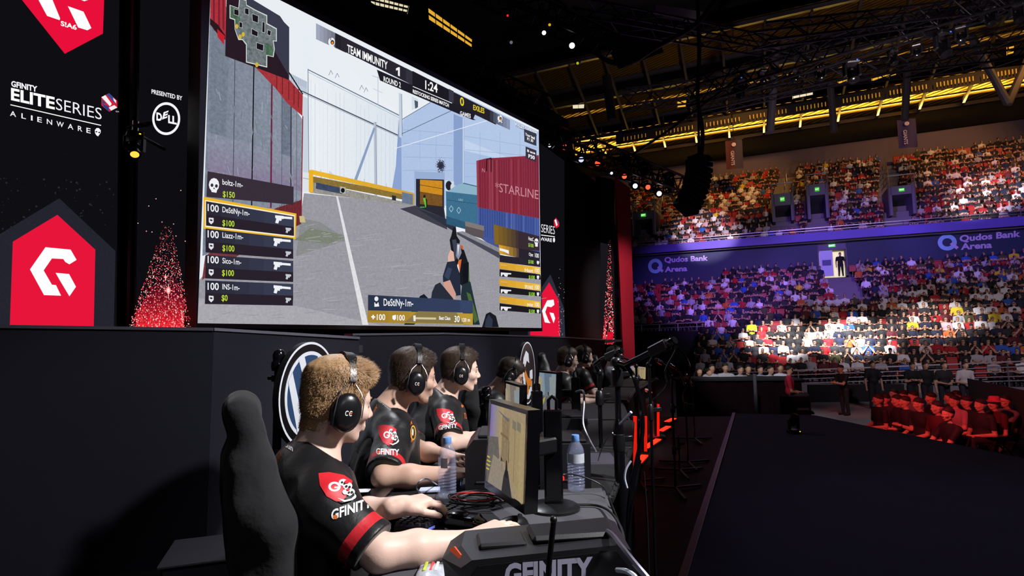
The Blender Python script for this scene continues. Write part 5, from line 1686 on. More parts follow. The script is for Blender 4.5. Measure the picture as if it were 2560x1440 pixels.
def case_box(label, px0, px1, ytop, ybot, d, depth, z, ang=.1):
    a, b_ = P(px0, ybot, d), P(px1, ybot, d)
    h = P(px0, ytop, d).z - z
    c = Vector(((a.x + b_.x) / 2, d + depth / 2, z))
    t = thing('computer_case', label, 'computer', c)
    mb = MB()
    w = b_.x - a.x
    sec = [(-w / 2, 0), (-w / 2, h * .8), (-w / 2 + w * .12, h), (w / 2, h), (w / 2, 0)]
    mb.prism([c + Vector((x, -depth / 2, zz)) for x, zz in sec], (0, depth, 0))
    mb.build('shell', M_CASE, t)
    mb = MB()
    mb.box(c + Vector((w * .06, 0, h + .006)), (w * .78, depth * .8, .012), bev=.004)
    mb.build('top_ridge', M_CASE, t)
    mb = MB()
    mb.box(c + Vector((-.0, -depth / 2 - .0015, h * .2)), (w * .7, .003, .004))
    mb.build('slot', M_TRIM, t)
    return t
case_box('black computer case beside the stubbled player\'s hands', 1163, 1345, 1100, 1207, 2.16, .3, D2Z)
case_box('black computer case behind the labelled water bottle', 1350, 1478, 1112, 1207, 2.2, .3, D2Z)
case_box('black computer case on the third desk under the bluish monitor', 1345, 1470, 1048, 1100, 3.1, .35, D2Z)
t = thing('power_button_light', 'small glowing red ring behind the nearest monitor stand', 'light', P(1404, 1196, 2.18))
mb = MB()
c = P(1404, 1196, 2.19)
mb.tube([c + V3(.008 * math.cos(a), 0, .008 * math.sin(a)) for a in np.linspace(0, 2 * PI, 17)[:-1]], .0025, 6, closed=True)
mb.build('ring', mat('red_led', 'ff2020', .4, emit=2.5, ecol='ff1818'), t, True)

# ------------------------------------------------------------------ loose things on the nearest desk
M_CABLE = mat('black_cable', '141416', .4)
M_REDC = mat('red_cable', 'b82028', .4)
M_WHITEC = mat('white_cable', 'cfd4e4', .4)
def curve_pts(p, n=8):
    p = [Vector(q) for q in p]
    out = []
    for i in range(len(p) - 1):
        a, b, c, d = p[max(i - 1, 0)], p[i], p[i + 1], p[min(i + 2, len(p) - 1)]
        for k in range(n):
            t = k / n
            out.append(.5 * ((2 * b) + (c - a) * t + (2 * a - 5 * b + 4 * c - d) * t * t + (3 * b - a - 3 * c + d) * t ** 3))
    return out + [p[-1]]
def cable(label, pts, r, m=None, name='cable', group=None, n=7, cat='cable'):
    o = MB().tube(curve_pts(pts), r, n).build(name, m or M_CABLE, None, True)
    return tag(o, label, cat, group)
rr = random.Random(4)
for i in range(6):
    cx, cy = 1185 + rr.uniform(-20, 60), 1244 + rr.uniform(-4, 8)
    pts = []
    for k in range(14):
        a = k * .9 + i
        x, y = cx + math.cos(a) * (45 + 20 * rr.random()), cy + math.sin(a) * (9 + 6 * rr.random())
        q = PZ(x, y, D1Z + .006 + .006 * (i % 3) + .008 * rr.random())
        pts.append(q)
    cable(('thin black cable coiled behind the lit keyboard, %s of the tangle' % ('lowest', 'second', 'third', 'fourth', 'fifth', 'topmost')[i]) if i not in (2,) else 'thin red cable in the tangle behind the lit keyboard', pts, .0022,
          M_REDC if i == 2 else M_CABLE, group='cables tangled on the nearest desk')
cable('black cable running from the tangle under the nearest monitor', [PZ(x, y, D1Z + .004) for x, y in ((1130, 1275), (1180, 1268), (1240, 1258), (1300, 1250), (1390, 1262))], .0028)
cable('thick black cable crossing the desk behind the nearest monitor to its right edge', [PZ(x, y, D1Z + .008) for x, y in ((1330, 1275), (1390, 1266), (1450, 1262), (1500, 1266))] + [P(1535, 1290, 1.75), P(1560, 1350, 1.6), P(1540, 1440, 1.5)], .004)
cable('black cable beside the labelled bottle falling off the desk edge', [PZ(1340, 1218, D1Z + .02), PZ(1400, 1188, D1Z + .09), PZ(1450, 1190, D1Z + .07), P(1505, 1215, 2.05), P(1530, 1262, 1.95), P(1556, 1330, 1.8)], .0025)
cable('white looped cable in front of the stubbled player', [PZ(1058, 1250, D1Z + .004), PZ(1058, 1238, D1Z + .01), PZ(1042, 1222, D1Z + .03), P(1048, 1204, 2.0), P(1066, 1197, 2.03), P(1080, 1204, 2.05), PZ(1092, 1212, D1Z + .006)], .0026, M_WHITEC)
cable('grey tube along the right side of the nearest computer case', [P(1500, 1318, 1.36), P(1530, 1338, 1.2), P(1556, 1370, 1.12), P(1590, 1412, 1.08), P(1640, 1470, 1.05)], .006, M_TRIM, name='tube')
cable('pale cable at the bottom right of the nearest computer case', [P(1543, 1425, 1.16), P(1565, 1428, 1.1), P(1590, 1445, 1.05), P(1610, 1480, 1.05)], .005, M_WHITEC)
t = thing('gooseneck_microphone', 'thin black upright stem in front of the large pale lettering', 'microphone', P(1368, 1500, 1.08))
MB().tube(curve_pts([(t.location.x, t.location.y, D1Z), P(1371, 1440, 1.08), P(1378, 1360, 1.08), P(1384, 1302, 1.08)]), .0055, 10).build('stem', M_DARKMETAL, t, True)
MB().ball(P(1384, 1299, 1.08), .007, 10).build('tip', M_BLACKPL, t, True)
MB().lathe([(.03, 0), (.03, .006), (.01, .012)], (t.location.x, t.location.y, D1Z), 20).build('base', M_DARKMETAL, t, True)
c = PZ(945, 1240, D1Z)
t = thing('tablet', 'flat black glossy tablet lying left on the nearest desk', 'tablet', (c.x, c.y, D1Z))
q = [PZ(x, y, D1Z) for x, y in ((905, 1252), (962, 1249), (985, 1227), (930, 1229))]
MB().prism([V3(p.x, p.y, D1Z + .001) for p in q], (0, 0, .01)).build('body', M_GLOSS, t)
q = [PZ(x, y, D1Z + .0112) for x, y in ((912, 1247), (958, 1245), (976, 1229), (932, 1231))]
MB().poly(q).build('glass', mat('tablet_glass', '1b1b20', .12, var=.5, nscale=60), t)
q = [PZ(x, y, D1Z) for x, y in ((888, 1233), (922, 1231), (928, 1223), (893, 1224))]
tag(MB().prism([V3(p.x, p.y, D1Z + .001) for p in q], (0, 0, .0015)).build('paper_sheet', M_LABELW), 'white sheet of paper at the left end of the nearest desk', 'paper')
q = [PZ(x, y, D1Z) for x, y in ((1046, 1233), (1100, 1230), (1100, 1221), (1052, 1223))]
tag(MB().prism([V3(p.x, p.y, D1Z + .001) for p in q], (0, 0, .006)).build('folded_leaflet', mat('leaflet', 'c4d0f0', .5, var=.15, nscale=80)), 'pale blue folded leaflet beside the left water bottle', 'leaflet')
t = thing('sweet_packet', 'clear packet with coloured stripes at the bottom edge of the desk', 'packet', PZ(1075, 1432, D1Z))
o = PZ(1078, 1440, D1Z)
mb = MB()
solid('pouch', [ell_(o + V3(0, 0, .008), (.03, .045, .012), None, .01), box_(o + V3(0, 0, .005), (.034, .05, .004), None, .003, .01)], .003, [mat('clear_wrap', 'b8bcc8', .15, var=.5, nscale=70, spec=.7)], t)
for i, (cc, dx) in enumerate((('c0d030', -.015), ('d83030', .0), ('e8e8e8', .012))):
    MB().box(o + V3(dx, .01, .0185), (.007, .05, .003), bev=.001).build('stripe', mat('packet_stripe_%d' % i, cc, .4), t)

# ------------------------------------------------------------------ chairs
M_VELVET = mat('black_velvet', '141317', .9, var=.3, nscale=14, bump=.35, bscale=30, sheen=.06)
M_CHAIRB = mat('chair_black', '17171a', .5, var=.15, bump=.1)
def gaming_chair(label, base, yaw, back0, back1, ztop, res=.012, m=M_VELVET, wide=.25, seed=1):
    """base: seat centre on the floor; back0/back1: foot and top of the backrest (xy)"""
    f = Vector((math.cos(yaw), math.sin(yaw), 0)); l = Vector((-f.y, f.x, 0)); z = V3(0, 0, 1)
    t = thing('gaming_chair', label, 'chair', (base[0], base[1], 0), 'player chairs')
    b0, b1 = Vector((back0[0], back0[1], .5)), Vector((back1[0], back1[1], ztop))
    u = (b1 - b0).normalized(); L = (b1 - b0).length
    nf = l.cross(u).normalized()
    fr = Matrix((nf, l, u)).transposed()
    A = lambda h, s=0., o=0.: b0 + u * (L * h) + l * s + nf * o
    pr = [box_(A(.34), (.045, wide * .95, L * .34), fr, .04, .05), box_(A(.6), (.045, wide * .7, L * .2), fr, .04, .06), box_(A(.83), (.035, wide * .38, L * .16), fr, .03, .06), ell_(A(.94), (.036, wide * .34, L * .07), fr, .04)]
    for s in (-1, 1):
        pr += [cap_(A(.02, s * wide * .85, .03), A(.55, s * wide * .85, .05), .045, .045, .04), cap_(A(.55, s * wide * .85, .05), A(.86, s * wide * .34, .02), .042, .028, .04)]
    solid('backrest', pr, res, [m], t, folds(seed, .007, .7))
    s0 = Vector((base[0], base[1], .44))
    fs = Matrix((f, l, z)).transposed()
    solid('seat', [box_(s0, (.25, .25, .05), fs, .04, .04), cap_(s0 - f * .2 - l * .24 + z * .02, s0 + f * .22 - l * .24 + z * .02, .05, .05, .04), cap_(s0 - f * .2 + l * .24 + z * .02, s0 + f * .22 + l * .24 + z * .02, .05, .05, .04)], max(res, .012), [M_CHAIRB], t)
    MB().cyl((base[0], base[1], .1), (base[0], base[1], .4), .03, n=14).build('gas_lift', M_DARKMETAL, t, True)
    mb = MB()
    for k in range(5):
        a = k * 2 * PI / 5 + .3
        mb.bar((base[0], base[1], .11), (base[0] + .28 * math.cos(a), base[1] + .28 * math.sin(a), .075), .05, .03, bev=.006)
    mb.build('base', M_DARKMETAL, t)
    for k in range(5):
        a = k * 2 * PI / 5 + .3
        p = V3(base[0] + .28 * math.cos(a), base[1] + .28 * math.sin(a), .03)
        MB().cyl(p - V3(-math.sin(a), math.cos(a), 0) * .02, p + V3(-math.sin(a), math.cos(a), 0) * .02, .03, n=12).build('caster', M_BLACKPL, t, True)
    for s in (-1, 1):
        q = s0 + l * .3 * s
        mb = MB()
        mb.bar(q + z * .0, q + z * .2, .05, .03); mb.box(q + z * .215, (.24, .08, .025), rz=yaw, bev=.008)
        mb.build('armrest', M_BLACKPL, t)
    return t
def chair_for(B, label, yaw, seed, back=.2, top=.3, ztop=1.12, **k):
    p0 = B.pel - B.f * back
    p1 = B.neck - B.f * top
    return gaming_chair(label, (B.pel.x, B.pel.y), yaw, (p0.x, p0.y), (p1.x, p1.y), ztop, seed=seed, **k)
c0, c1 = P(650, 1440, 1.56), P(600, 1040, 1.5)
gaming_chair('tall chair back under black velvet cover behind the sandy blond player', (P1.pel.x - .02, P1.pel.y), RD(28), (c0.x, c0.y), (c1.x, c1.y), P(603, 990, 1.5).z, res=.009, seed=1, wide=.215)
chair_for(P2, 'black covered chair behind the stubbled player', RD(22), 2, back=.16, top=.02, ztop=1.0)
chair_for(P3, 'black covered chair behind the clean-shaven player at the third desk', RD(10), 3, back=.17, top=.1, ztop=1.0)
chair_for(P4, 'black covered chair behind the hooded player', RD(6), 4, back=.17, top=.15, ztop=1.0, res=.016)
q = P(1378, 950, 6.2)
chair_for(F1, 'black chair with tall headrest behind the far player in glasses', RD(2), 5, back=.17, top=.2, ztop=P(1378, 882, 6.1).z, res=.016, m=M_CHAIRB)
chair_for(F2, 'black chair behind the far bare-necked player', RD(8), 6, back=.17, top=.14, ztop=1.12, res=.016, m=M_CHAIRB)
chair_for(F3, 'black chair at the far end behind the camera arms', RD(-10), 7, back=.17, top=.2, ztop=P(1500, 888, 7.5).z, res=.02, m=M_CHAIRB)
# glossy case on the floor by the left wall
c = P(530, 1415, 2.3)
t = thing('equipment_case', 'dark case with bright metal edge on the floor behind the velvet chair', 'case', (c.x, c.y, 0))
zt = P(500, 1405, 2.3).z
mb = MB(); mb.box((c.x - .02, c.y + .15, zt / 2), (.42, .3, zt), rz=.35, bev=.01)
mb.build('body', M_GLOSS, t)
mb = MB(); mb.box((c.x - .02, c.y + .15, zt + .004), (.44, .32, .012), rz=.35, bev=.003)
mb.build('metal_edge', M_SILVER, t)

# ------------------------------------------------------------------ round emblems on stands
M_EMBW = mat('emblem_white', 'e6eaf4', .4, var=.04)
M_EMBB = mat('emblem_blue', '2e4a72', .4, var=.06)
M_EMBK = mat('emblem_black', '101013', .35)
M_EMBO = mat('emblem_orange', 'e08428', .4, var=.05)
def emblem(label, px, py, d, Rz, ang, kind, cat='sign'):
    c = P(px, py, d)
    n = Vector((math.cos(ang), math.sin(ang), 0))
    u = Vector((-n.y, n.x, 0))                # to the sign's right hand side as its viewers see it
    t = thing('round_sign', label, cat, (c.x, c.y, c.z - Rz), 'team signs on stands')
    F = lambda a, b, o=0.: c + u * (a * Rz) + Vector((0, 0, b * Rz)) + n * o
    disc = lambda r, o, h, m, nm: MB().prism([F(r * math.cos(a), r * math.sin(a), o) for a in np.linspace(0, 2 * PI, 65)[:-1]], n * h).build(nm, m, t)
    disc(1., -.03, .03, M_EMBK, 'board')
    mb = MB()
    ring = lambda r0, r1, o: mb.add([F(r * math.cos(a), r * math.sin(a), o) for r in (r0, r1) for a in np.linspace(0, 2 * PI, 65)[:-1]], [(i, (i + 1) % 64, 64 + (i + 1) % 64, 64 + i) for i in range(64)])
    ring(1., .955, .0015)
    mb.build('rim', M_EMBW, t)
    W_ = MB(); Bm = MB(); Om = MB()
    P_ = lambda mbx, pts, o: mbx.poly([F(a, b, o) for a, b in pts])
    if kind == 'letters':
        disc(.82, .0, .002, M_EMBW, 'face')
        disc(.75, .002, .001, M_EMBB, 'field')
        o = .004
        P_(W_, [(-.42, .66), (-.24, .74), (0, .16), (.24, .74), (.42, .66), (.1, -.02), (-.1, -.02)], o)
        P_(W_, [(-.74, .28), (-.62, .46), (-.32, -.3), (-.1, .06), (.1, .06), (.32, -.3), (.62, .46), (.74, .28), (.42, -.66), (.26, -.7), (0, -.18), (-.26, -.7), (-.42, -.66)], o + .0004)
        W_.build('letters', M_EMBW, t)
    else:
        P_(W_, [(.2, .3), (.12, .62), (-.2, .72), (-.52, .5), (-.66, .1), (-.6, -.2), (-.3, -.42), (-.3, -.1), (-.34, .2), (-.1, .4)], .002)
        P_(W_, [(-.55, -.25), (-.1, -.5), (.2, -.55), (.35, -.3), (.55, -.3), (.5, -.65), (.1, -.85), (-.35, -.8), (-.6, -.5)], .002)
        P_(W_, [(.25, .05), (.6, .08), (.62, -.22), (.35, -.25), (.2, -.12)], .003)
        W_.build('letters', M_EMBW, t)
        P_(Om, [(-.5, .25), (-.3, .1), (.0, -.15), (.25, -.2), (.5, -.3), (.42, -.5), (.15, -.42), (-.02, -.7), (-.18, -.66), (-.12, -.4), (-.4, -.1)], .004)
        Om.build('mark', M_EMBO, t)
    # stand
    b = c - n * .06 - Vector((0, 0, Rz))
    MB().cyl((b.x, b.y, .02), (b.x, b.y, c.z), .018, n=12).build('stand_pole', M_DARKMETAL, t, True)
    MB().lathe([(.16, 0), (.16, .012), (.03, .02)], (b.x, b.y, 0), 28).build('stand_base', M_DARKMETAL, t, True)
    mb = MB(); mb.bar((b.x, b.y, c.z), c - n * .028, .05, .05)
    mb.build('bracket', M_DARKMETAL, t)
    return t
emblem('round blue and white sign behind the sandy blond player', 775, 985, 2.85, .258, RD(-12), 'letters')
emblem('round black sign with pale C shape and orange mark behind the hooded player', 1319, 932, 5.05, .272, RD(-16), 'mark')
def capped_pole(label, px, ytop, d, r):
    c = P(px, ytop, d)
    t = thing('capped_pole', label, 'pole', (c.x, c.y, 0), 'capped poles')
    MB().cyl((c.x, c.y, 0.01), (c.x, c.y, c.z - .09), r, n=16).build('pole', M_GLOSS, t, True)
    MB().lathe([(r * 1.5, -.1), (r * 1.7, -.085), (r * 1.7, -.06), (r * 1.35, -.05), (r * 1.45, -.03), (r * 1.3, -.01), (r * .8, 0), (.002, .002)], c, 20).build('cap', M_GLOSS, t, True)
    mb = MB()
    mb.cyl(c + V3(0, 0, -.15), c + V3(0, 0, -.12), r * 1.6, n=16)
    mb.bar(c + V3(0, 0, -.08), c + V3(.055, .05, -.1), .022, .03, bev=.004)
    mb.bar(c + V3(-.05, 0, -.135), c + V3(0, 0, -.135), .02, .015, bev=.003)
    mb.build('clamp', M_DARKMETAL, t)
    MB().lathe([(.13, 0), (.13, .012), (.03, .02)], (c.x, c.y, 0), 24).build('base', M_DARKMETAL, t, True)
    return t
capped_pole('glossy black capped pole left of the blue and white round sign', 698, 874, 2.72, .02)
capped_pole('glossy black capped pole in front of the hooded player\'s shoulder', 1216, 966, 4.0, .024)

q = [PZ(x, y, D2Z + .001) for x, y in ((1338, 1112), (1392, 1114), (1398, 1098), (1345, 1096))]
tag(MB().prism([V3(p.x, p.y, D2Z + .001) for p in q], (0, 0, .002)).build('paper_sheet', M_LABELW), 'white paper on the desk behind the nearest monitor', 'paper')
q = [PZ(x, y, D2Z + .001) for x, y in ((1398, 1116), (1452, 1114), (1448, 1100), (1404, 1100))]
tag(MB().prism([V3(p.x, p.y, D2Z + .001) for p in q], (0, 0, .002)).build('paper_sheet', M_LABELW), 'white paper right of the nearest monitor stand', 'paper')
a, b = P(1340, 1042, 3.98), P(1500, 1040, 4.0)
tag(MB().bar((a.x, a.y, D2Z - .01), (b.x, b.y, D2Z - .01), .012, .035).build('metal_strip', mat('bright_strip', 'b0b0be', .35, .7)), 'bright metal strip along the near edge of the fourth desk', 'strip')
# ------------------------------------------------------------------ camera arms on poles in front of the desks
def arm_stand(label, px, ytop, d, r, arm=None, cam_at=None, thick=None, foot=True, clutch=(.55,)):
    top = P(px, ytop, d)
    b = Vector((top.x, top.y, 0))
    t = thing('camera_stand', label, 'stand', b, 'camera stands in front of the desks')
    MB().cyl(b + V3(0, 0, .012), top, r, n=14).build('pole', M_GLOSS, t, True)
    if thick:
        z1 = P(px, thick, d).z
        MB().lathe([(r * 1.05, 0.02), (r * 1.75, .05), (r * 1.75, z1 - .05), (r * 1.4, z1 - .015), (r * 1.02, z1)], b, 18).build('lower_tube', M_GLOSS, t, True)
    for cfrac in clutch:
        z = top.z * cfrac
        mb = MB()
        mb.lathe([(r * 1.05, z - .05), (r * 1.9, z - .045), (r * 2.1, z - .02), (r * 1.9, z + .02), (r * 1.05, z + .03)], b, 16)
        mb.bar(b + V3(r, 0, z), b + V3(r + .045, 0, z + .005), .016, .022, bev=.003)
        mb.build('clutch', M_BLACKPL, t, True)
    if foot:
        for k in range(3):
            a = k * 2 * PI / 3 + .5
            MB().bar(b + V3(0, 0, .03), b + V3(.3 * math.cos(a), .3 * math.sin(a), .012), .02, .016).build('leg', M_DARKMETAL, t)
    if arm:
        pts = [P(*q) for q in arm]
        MB().tube(pts, [r * 1.1] * len(pts), 10).build('arm', M_GLOSS, t, True)
        mb = MB()
        mb.ball(pts[0], r * 1.9, 12)
        mb.build('joint', M_BLACKPL, t, True)
        a, q = pts[-2], pts[-1]
        dv = (q - a).normalized()
        c = P(*cam_at) if cam_at else q
        mb = MB()
        k = r / .012
        mb.bar(c - dv * .04 * k, c + dv * .05 * k, .035 * k, .04 * k, bev=.006)
        cb = mb.build('camera_body', M_BLACKPL, t)
        MB().lathe([(.013 * k, 0), (.016 * k, .005), (.016 * k, .03 * k), (.013 * k, .034 * k)], c + dv * .05 * k, 14, dv).build('lens', M_GLOSS, cb, True)
        MB().ball(c + V3(0, -.02 * k, .012 * k), .003 * k, 6).build('tally_light', mat('blue_led', '6060ff', .4, emit=2., ecol='7080ff'), cb)
    return t
arm_stand('thick black stand with long drooping arm at the corner of the nearest desk', 1541, 884, 2.35, .0125, [(1541, 905, 2.35), (1566, 912, 2.3), (1605, 893, 2.22), (1646, 872, 2.15)], thick=1048, clutch=(.93, .72))
arm_stand('black stand with small jointed camera in front of the third desk', 1497, 905, 3.0, .011, [(1497, 930, 3.0), (1486, 912, 2.95), (1505, 898, 2.9), (1528, 888, 2.85)], clutch=(.85, .5))
arm_stand('slim black stand whose arm carries a blue lit camera', 1622, 900, 2.75, .0075, [(1622, 912, 2.75), (1634, 890, 2.72), (1650, 870, 2.7)], clutch=(.8,))
arm_stand('slim black stand behind the drooping arm, foot on the bare floor', 1678, 930, 4.95, .010, [(1678, 940, 4.95), (1664, 915, 4.9), (1650, 905, 4.85)], clutch=(.7, .35))
arm_stand('short black stand standing by the red floor lights', 1696, 1092, 5.6, .009, clutch=(.8,))
arm_stand('slim black stand with curved cable loop', 1712, 950, 5.95, .009, [(1712, 960, 5.95), (1700, 930, 5.9), (1680, 915, 5.9)], clutch=(.7,))
arm_stand('farthest slim black stand before the long black table', 1731, 958, 7.3, .009, [(1731, 965, 7.3), (1718, 940, 7.2)], clutch=(.6,))
arm_stand('black stand at the far players, tangled with cables', 1590, 905, 5.2, .011, [(1590, 915, 5.2), (1572, 900, 5.1), (1552, 893, 5.0)], clutch=(.85, .5))
G = 'cables hanging from the camera stands'
cable('thick black cable curving down the pole of the drooping arm', [P(1566, 915, 2.28), P(1585, 945, 2.25), P(1602, 1010, 2.25), P(1606, 1080, 2.25), P(1592, 1150, 2.25), P(1578, 1220, 2.25), P(1570, 1300, 2.25), P(1572, 1400, 2.25), P(1566, 1560, 2.25)], .009, M_GLOSS, group=G)
cable('glossy black cable arching from the blue lit camera', [P(1646, 868, 2.68), P(1672, 862, 2.7), P(1690, 872, 2.72), P(1664, 925, 2.75), P(1668, 960, 2.78), P(1650, 985, 2.78), P(1630, 1000, 2.76)], .0045, M_GLOSS, group=G)
cable('thin black cable arching over the floor to the farthest stands', [P(1655, 866, 4.7), P(1690, 866, 4.8), P(1716, 895, 4.9), P(1726, 930, 5.), P(1718, 965, 5.2), P(1708, 985, 5.5), P(1712, 1020, 5.9)], .007, M_GLOSS, group=G)
cable('pale cable bent at the elbow of the thick stand', [P(1550, 1060, 2.3), P(1562, 1048, 2.25), P(1578, 1030, 2.22)], .006, M_WHITEC, group=G)
cable('white cable by the red floor light next to the thick stand', [P(1578, 1152, 2.2), P(1566, 1172, 2.2), P(1562, 1195, 2.2), P(1568, 1220, 2.2)], .004, M_WHITEC, group=G)
cable('grey cable hanging off the third desk to the dark box', [P(1440, 980, 3.2), P(1458, 978, 3.1), P(1460, 1010, 3.05), P(1458, 1060, 3.0), P(1474, 1100, 2.95), P(1490, 1130, 2.9), P(1494, 1152, 2.85)], .006, M_TRIM, group=G)
cable('thin grey cable from the thick stand to the dark box', [P(1532, 1082, 2.5), P(1515, 1100, 2.55), P(1500, 1135, 2.6), P(1496, 1152, 2.62)], .003, M_TRIM, group=G)
cable('ribbed black cable hanging below the thick stand', [P(1600, 1150, 2.1), P(1588, 1220, 2.1), P(1576, 1290, 2.1), P(1566, 1400, 2.1), P(1560, 1560, 2.1)], .006, M_GLOSS, group=G)
cable('thin black cable trailing down beside the slim stand', [P(1610, 1180, 2.6), P(1616, 1260, 2.6), P(1620, 1340, 2.6), P(1626, 1560, 2.6)], .004, group=G)
# dark box between desk and stands
c = P(1510, 1156, 2.62)
t = thing('equipment_box', 'dark box with thin bright top edge between desk and thick stand', 'box', (c.x - .03, c.y, 0))
MB().box((c.x - .04, c.y + .1, c.z / 2 - .005), (.2, .24, c.z - .012)).build('body', M_BLACKPL, t)
MB().box((c.x - .04, c.y + .1, c.z - .006), (.21, .25, .008)).build('edge', M_TRIM, t)
# red floor lights in front of the desks
M_REDBAR = mat('red_bar_light', 'ff3018', .4, emit=2.2, ecol='ff2a14')
for i, (x0, y0, x1, y1, w) in enumerate(((1594, 1158, 1613, 1138, 'nearest'), (1611, 1121, 1647, 1098, 'second'), (1641, 1084, 1672, 1066, 'third'), (1666, 1055, 1686, 1046, 'farthest'))):
    a, b = PZ(x0, y0, .04), PZ(x1, y1, .04)
    t = thing('floor_light_bar', 'red glowing light bar on the floor before the desks, %s of the four' % w, 'light', (a.x, a.y, 0), 'red light bars on the floor')
    dv = (b - a).normalized(); nv = Vector((dv.y, -dv.x, 0))
    MB().bar(a - V3(0, 0, .02), b - V3(0, 0, .02), .1, .04).build('housing', M_BLACKPL, t)
    MB().bar(a + dv * .02 + V3(0, 0, .003), b - dv * .02 + V3(0, 0, .003), .07, .012).build('tube', M_REDBAR, t)
    l = bpy.data.lights.new('bar_glow', 'AREA'); l.shape = 'RECTANGLE'; l.size, l.size_y = (b - a).length, .08
    l.energy, l.color = 3.5, (1, .06, .04)
    lo = bpy.data.objects.new('bar_glow', l); COL.objects.link(lo); lo.parent = t
    m = (a + b) / 2
    lo.location = m + V3(0, 0, .03) - wloc(t)
    lo.rotation_euler = (nv * .75 - V3(0, 0, 1) * -.6).to_track_quat('-Z', 'Y').to_euler() if False else (-nv + V3(0, 0, 1.)).to_track_quat('-Z', 'Y').to_euler()
for i, (x0, y0, y1, d, w) in enumerate(((1583, 1040, 1205, 4.95, 'lower'), (1610, 1040, 1128, 5.9, 'middle'), (1642, 1010, 1090, 7.0, 'far'))):  # desk-front slats; red light of the floor bars put in as glow
    a, b = P(x0, y0, d), P(x0, y1, d)
    t = thing('red_lit_slat', 'upright red-lit slat of the desk front, glow painted in, %s one' % w, 'light', b, 'upright red strips')
    MB().bar(b, a, .045, .03).build('housing', M_BLACKPL, t)
    MB().bar(b + V3(.012, -.012, 0), a + V3(.012, -.012, 0), .03, .02).build('tube', mat('red_slat_glow', 'b01810', .4, emit=.7, ecol='ff2010'), t)
# small moving head on the walkway
def moving_head(label, c, k, tilt=.5, yaw=0., lens=None, led='ffd030', hang=False, group=None):
    """stage light: base box, yoke of two arms, round head"""
    s = -1 if hang else 1
    t = thing('moving_head_light', label, 'stage light', c, group)
    c = Vector(c)
    Rm = Matrix.Rotation(yaw, 3, 'Z')
    A = lambda x, y, z: c + Rm @ Vector((x * k, y * k, z * k * s))
    mb = MB(); mb.box(A(0, 0, .05), (.26 * k, .26 * k, .09 * k), rz=yaw, bev=.02 * k)
    mb.build('base', M_BLACKPL, t)
    for sx in (-1, 1):
        mb = MB(); mb.bar(A(sx * .13, 0, .1), A(sx * .13, 0, .34), .05 * k, .1 * k, bev=.012 * k)
        mb.build('yoke_arm', M_BLACKPL, t)
    dv = (Rm @ Vector((0, -math.cos(tilt), math.sin(tilt) * s))).normalized()
    h = A(0, 0, .32)
    hd = MB().lathe([(.03 * k, -.16 * k), (.09 * k, -.13 * k), (.1 * k, -.03 * k), (.085 * k, .03 * k), (.1 * k, .1 * k), (.1 * k, .15 * k), (.088 * k, .15 * k)], h, 22, dv).build('head', M_GLOSS, t, True)
    MB().lathe([(.085 * k, .14 * k), (.06 * k, .155 * k), (.002, .16 * k)], h, 20, dv).build('lens', lens or M_GLOSS, hd, True)
    MB().box(A(.06, -.131, .06), (.03 * k, .006 * k, .02 * k), rz=yaw).build('indicator', mat('indicator_' + led, led, .4, emit=1.5, ecol=led), t)
    return t, h, dv
q = PZ(1985, 1083, .014)
moving_head('black moving stage light standing on the charcoal walkway', (q.x, q.y, .012), .55, tilt=1.0, yaw=.3)
q = P(338, 330, 4.9)
M_ORLENS = mat('orange_lens', 'ff9030', .3, emit=3., ecol='ff8c2c')
t, hh, dv = moving_head('black moving stage light with orange lens hanging before the left panels', (q.x, q.y, q.z), .5, tilt=.9, yaw=.7, lens=M_ORLENS, hang=True)
mb = MB(); a = Vector(q)
mb.tube([a + V3(-.12, .06, .06), a + V3(.14, -.04, .05)], .016, 8); mb.tube([a + V3(.02, -.06, .03), a + V3(.11, .05, .1)], .016, 8)
mb.tube([a + V3(0, 0, .0), a + V3(0, 0, .1)], .025, 8)
mb.build('hanging_bar', M_GLOSS, t, True)
mb = MB(); mb.tube([a + V3(-.12, .06, .06), a + V3(-.2, .75, .1)], .016, 8)
mb.build('wall_bracket', M_DARKMETAL, t, True)
# ------------------------------------------------------------------ the bowl: two tiers of seating
M_STEP = mat('stand_concrete', '77727a', .8, var=.15, nscale=1.5)
M_NAVY = mat('navy_wall', '16284e', .6, var=.06, nscale=2)
M_FASCIA = mat('balcony_fascia', '5c4cb4', .55, var=.05, nscale=2)
M_BACKW = mat('grey_back_wall', '6a6078', .8, var=.08, nscale=1)
M_VOID = mat('dark_void', '060607', .8)
M_RAIL = mat('steel_rail', 'b4b0bc', .35, .8)
def s_of(px, n):
    q = bowl_px(px, 720, n)
    return q.dot(TS)
LN = lambda i: 31.6 + .79 * i
LZ = lambda i: -1.0 + .388 * i
UN = lambda j: 44.8 + .73 * j
UZ = lambda j: 7.9 + .525 * j
NL, NU = 17, 15
ICUT = 7
S_CUT, S_LO, S_HI = -4.2, -16., 24.
def tiers(name, rows, nf, zf, s0f, s1, back):
    mb = MB()
    for i in rows:
        n0 = nf(i) - .4
        dp = .12 if nf(i) == UN(0) else .6
        s0 = s0f(i)
        mb.prism([bowl(n0, s0, zf(i) - dp), bowl(n0, s1, zf(i) - dp), bowl(n0, s1, zf(i)), bowl(n0, s0, zf(i))], NS * .85)
    return struct(mb.build(name, M_STEP))
tiers('floor_lower_stand', range(NL), LN, LZ, lambda i: S_CUT if i < ICUT else S_LO, S_HI, 0)
tiers('floor_upper_stand', range(NU), UN, UZ, lambda i: S_LO - 4, S_HI + 3, 0)
def bwall(name, n, s0, s1, z0, z1, m, th=.3):
    mb = MB()
    mb.prism([bowl(n, s0, z0), bowl(n, s1, z0), bowl(n, s1, z1), bowl(n, s0, z1)], NS * th)
    return struct(mb.build(name, m))
sd0, sd1 = s_of(2049, 45.2), s_of(2124, 45.2)
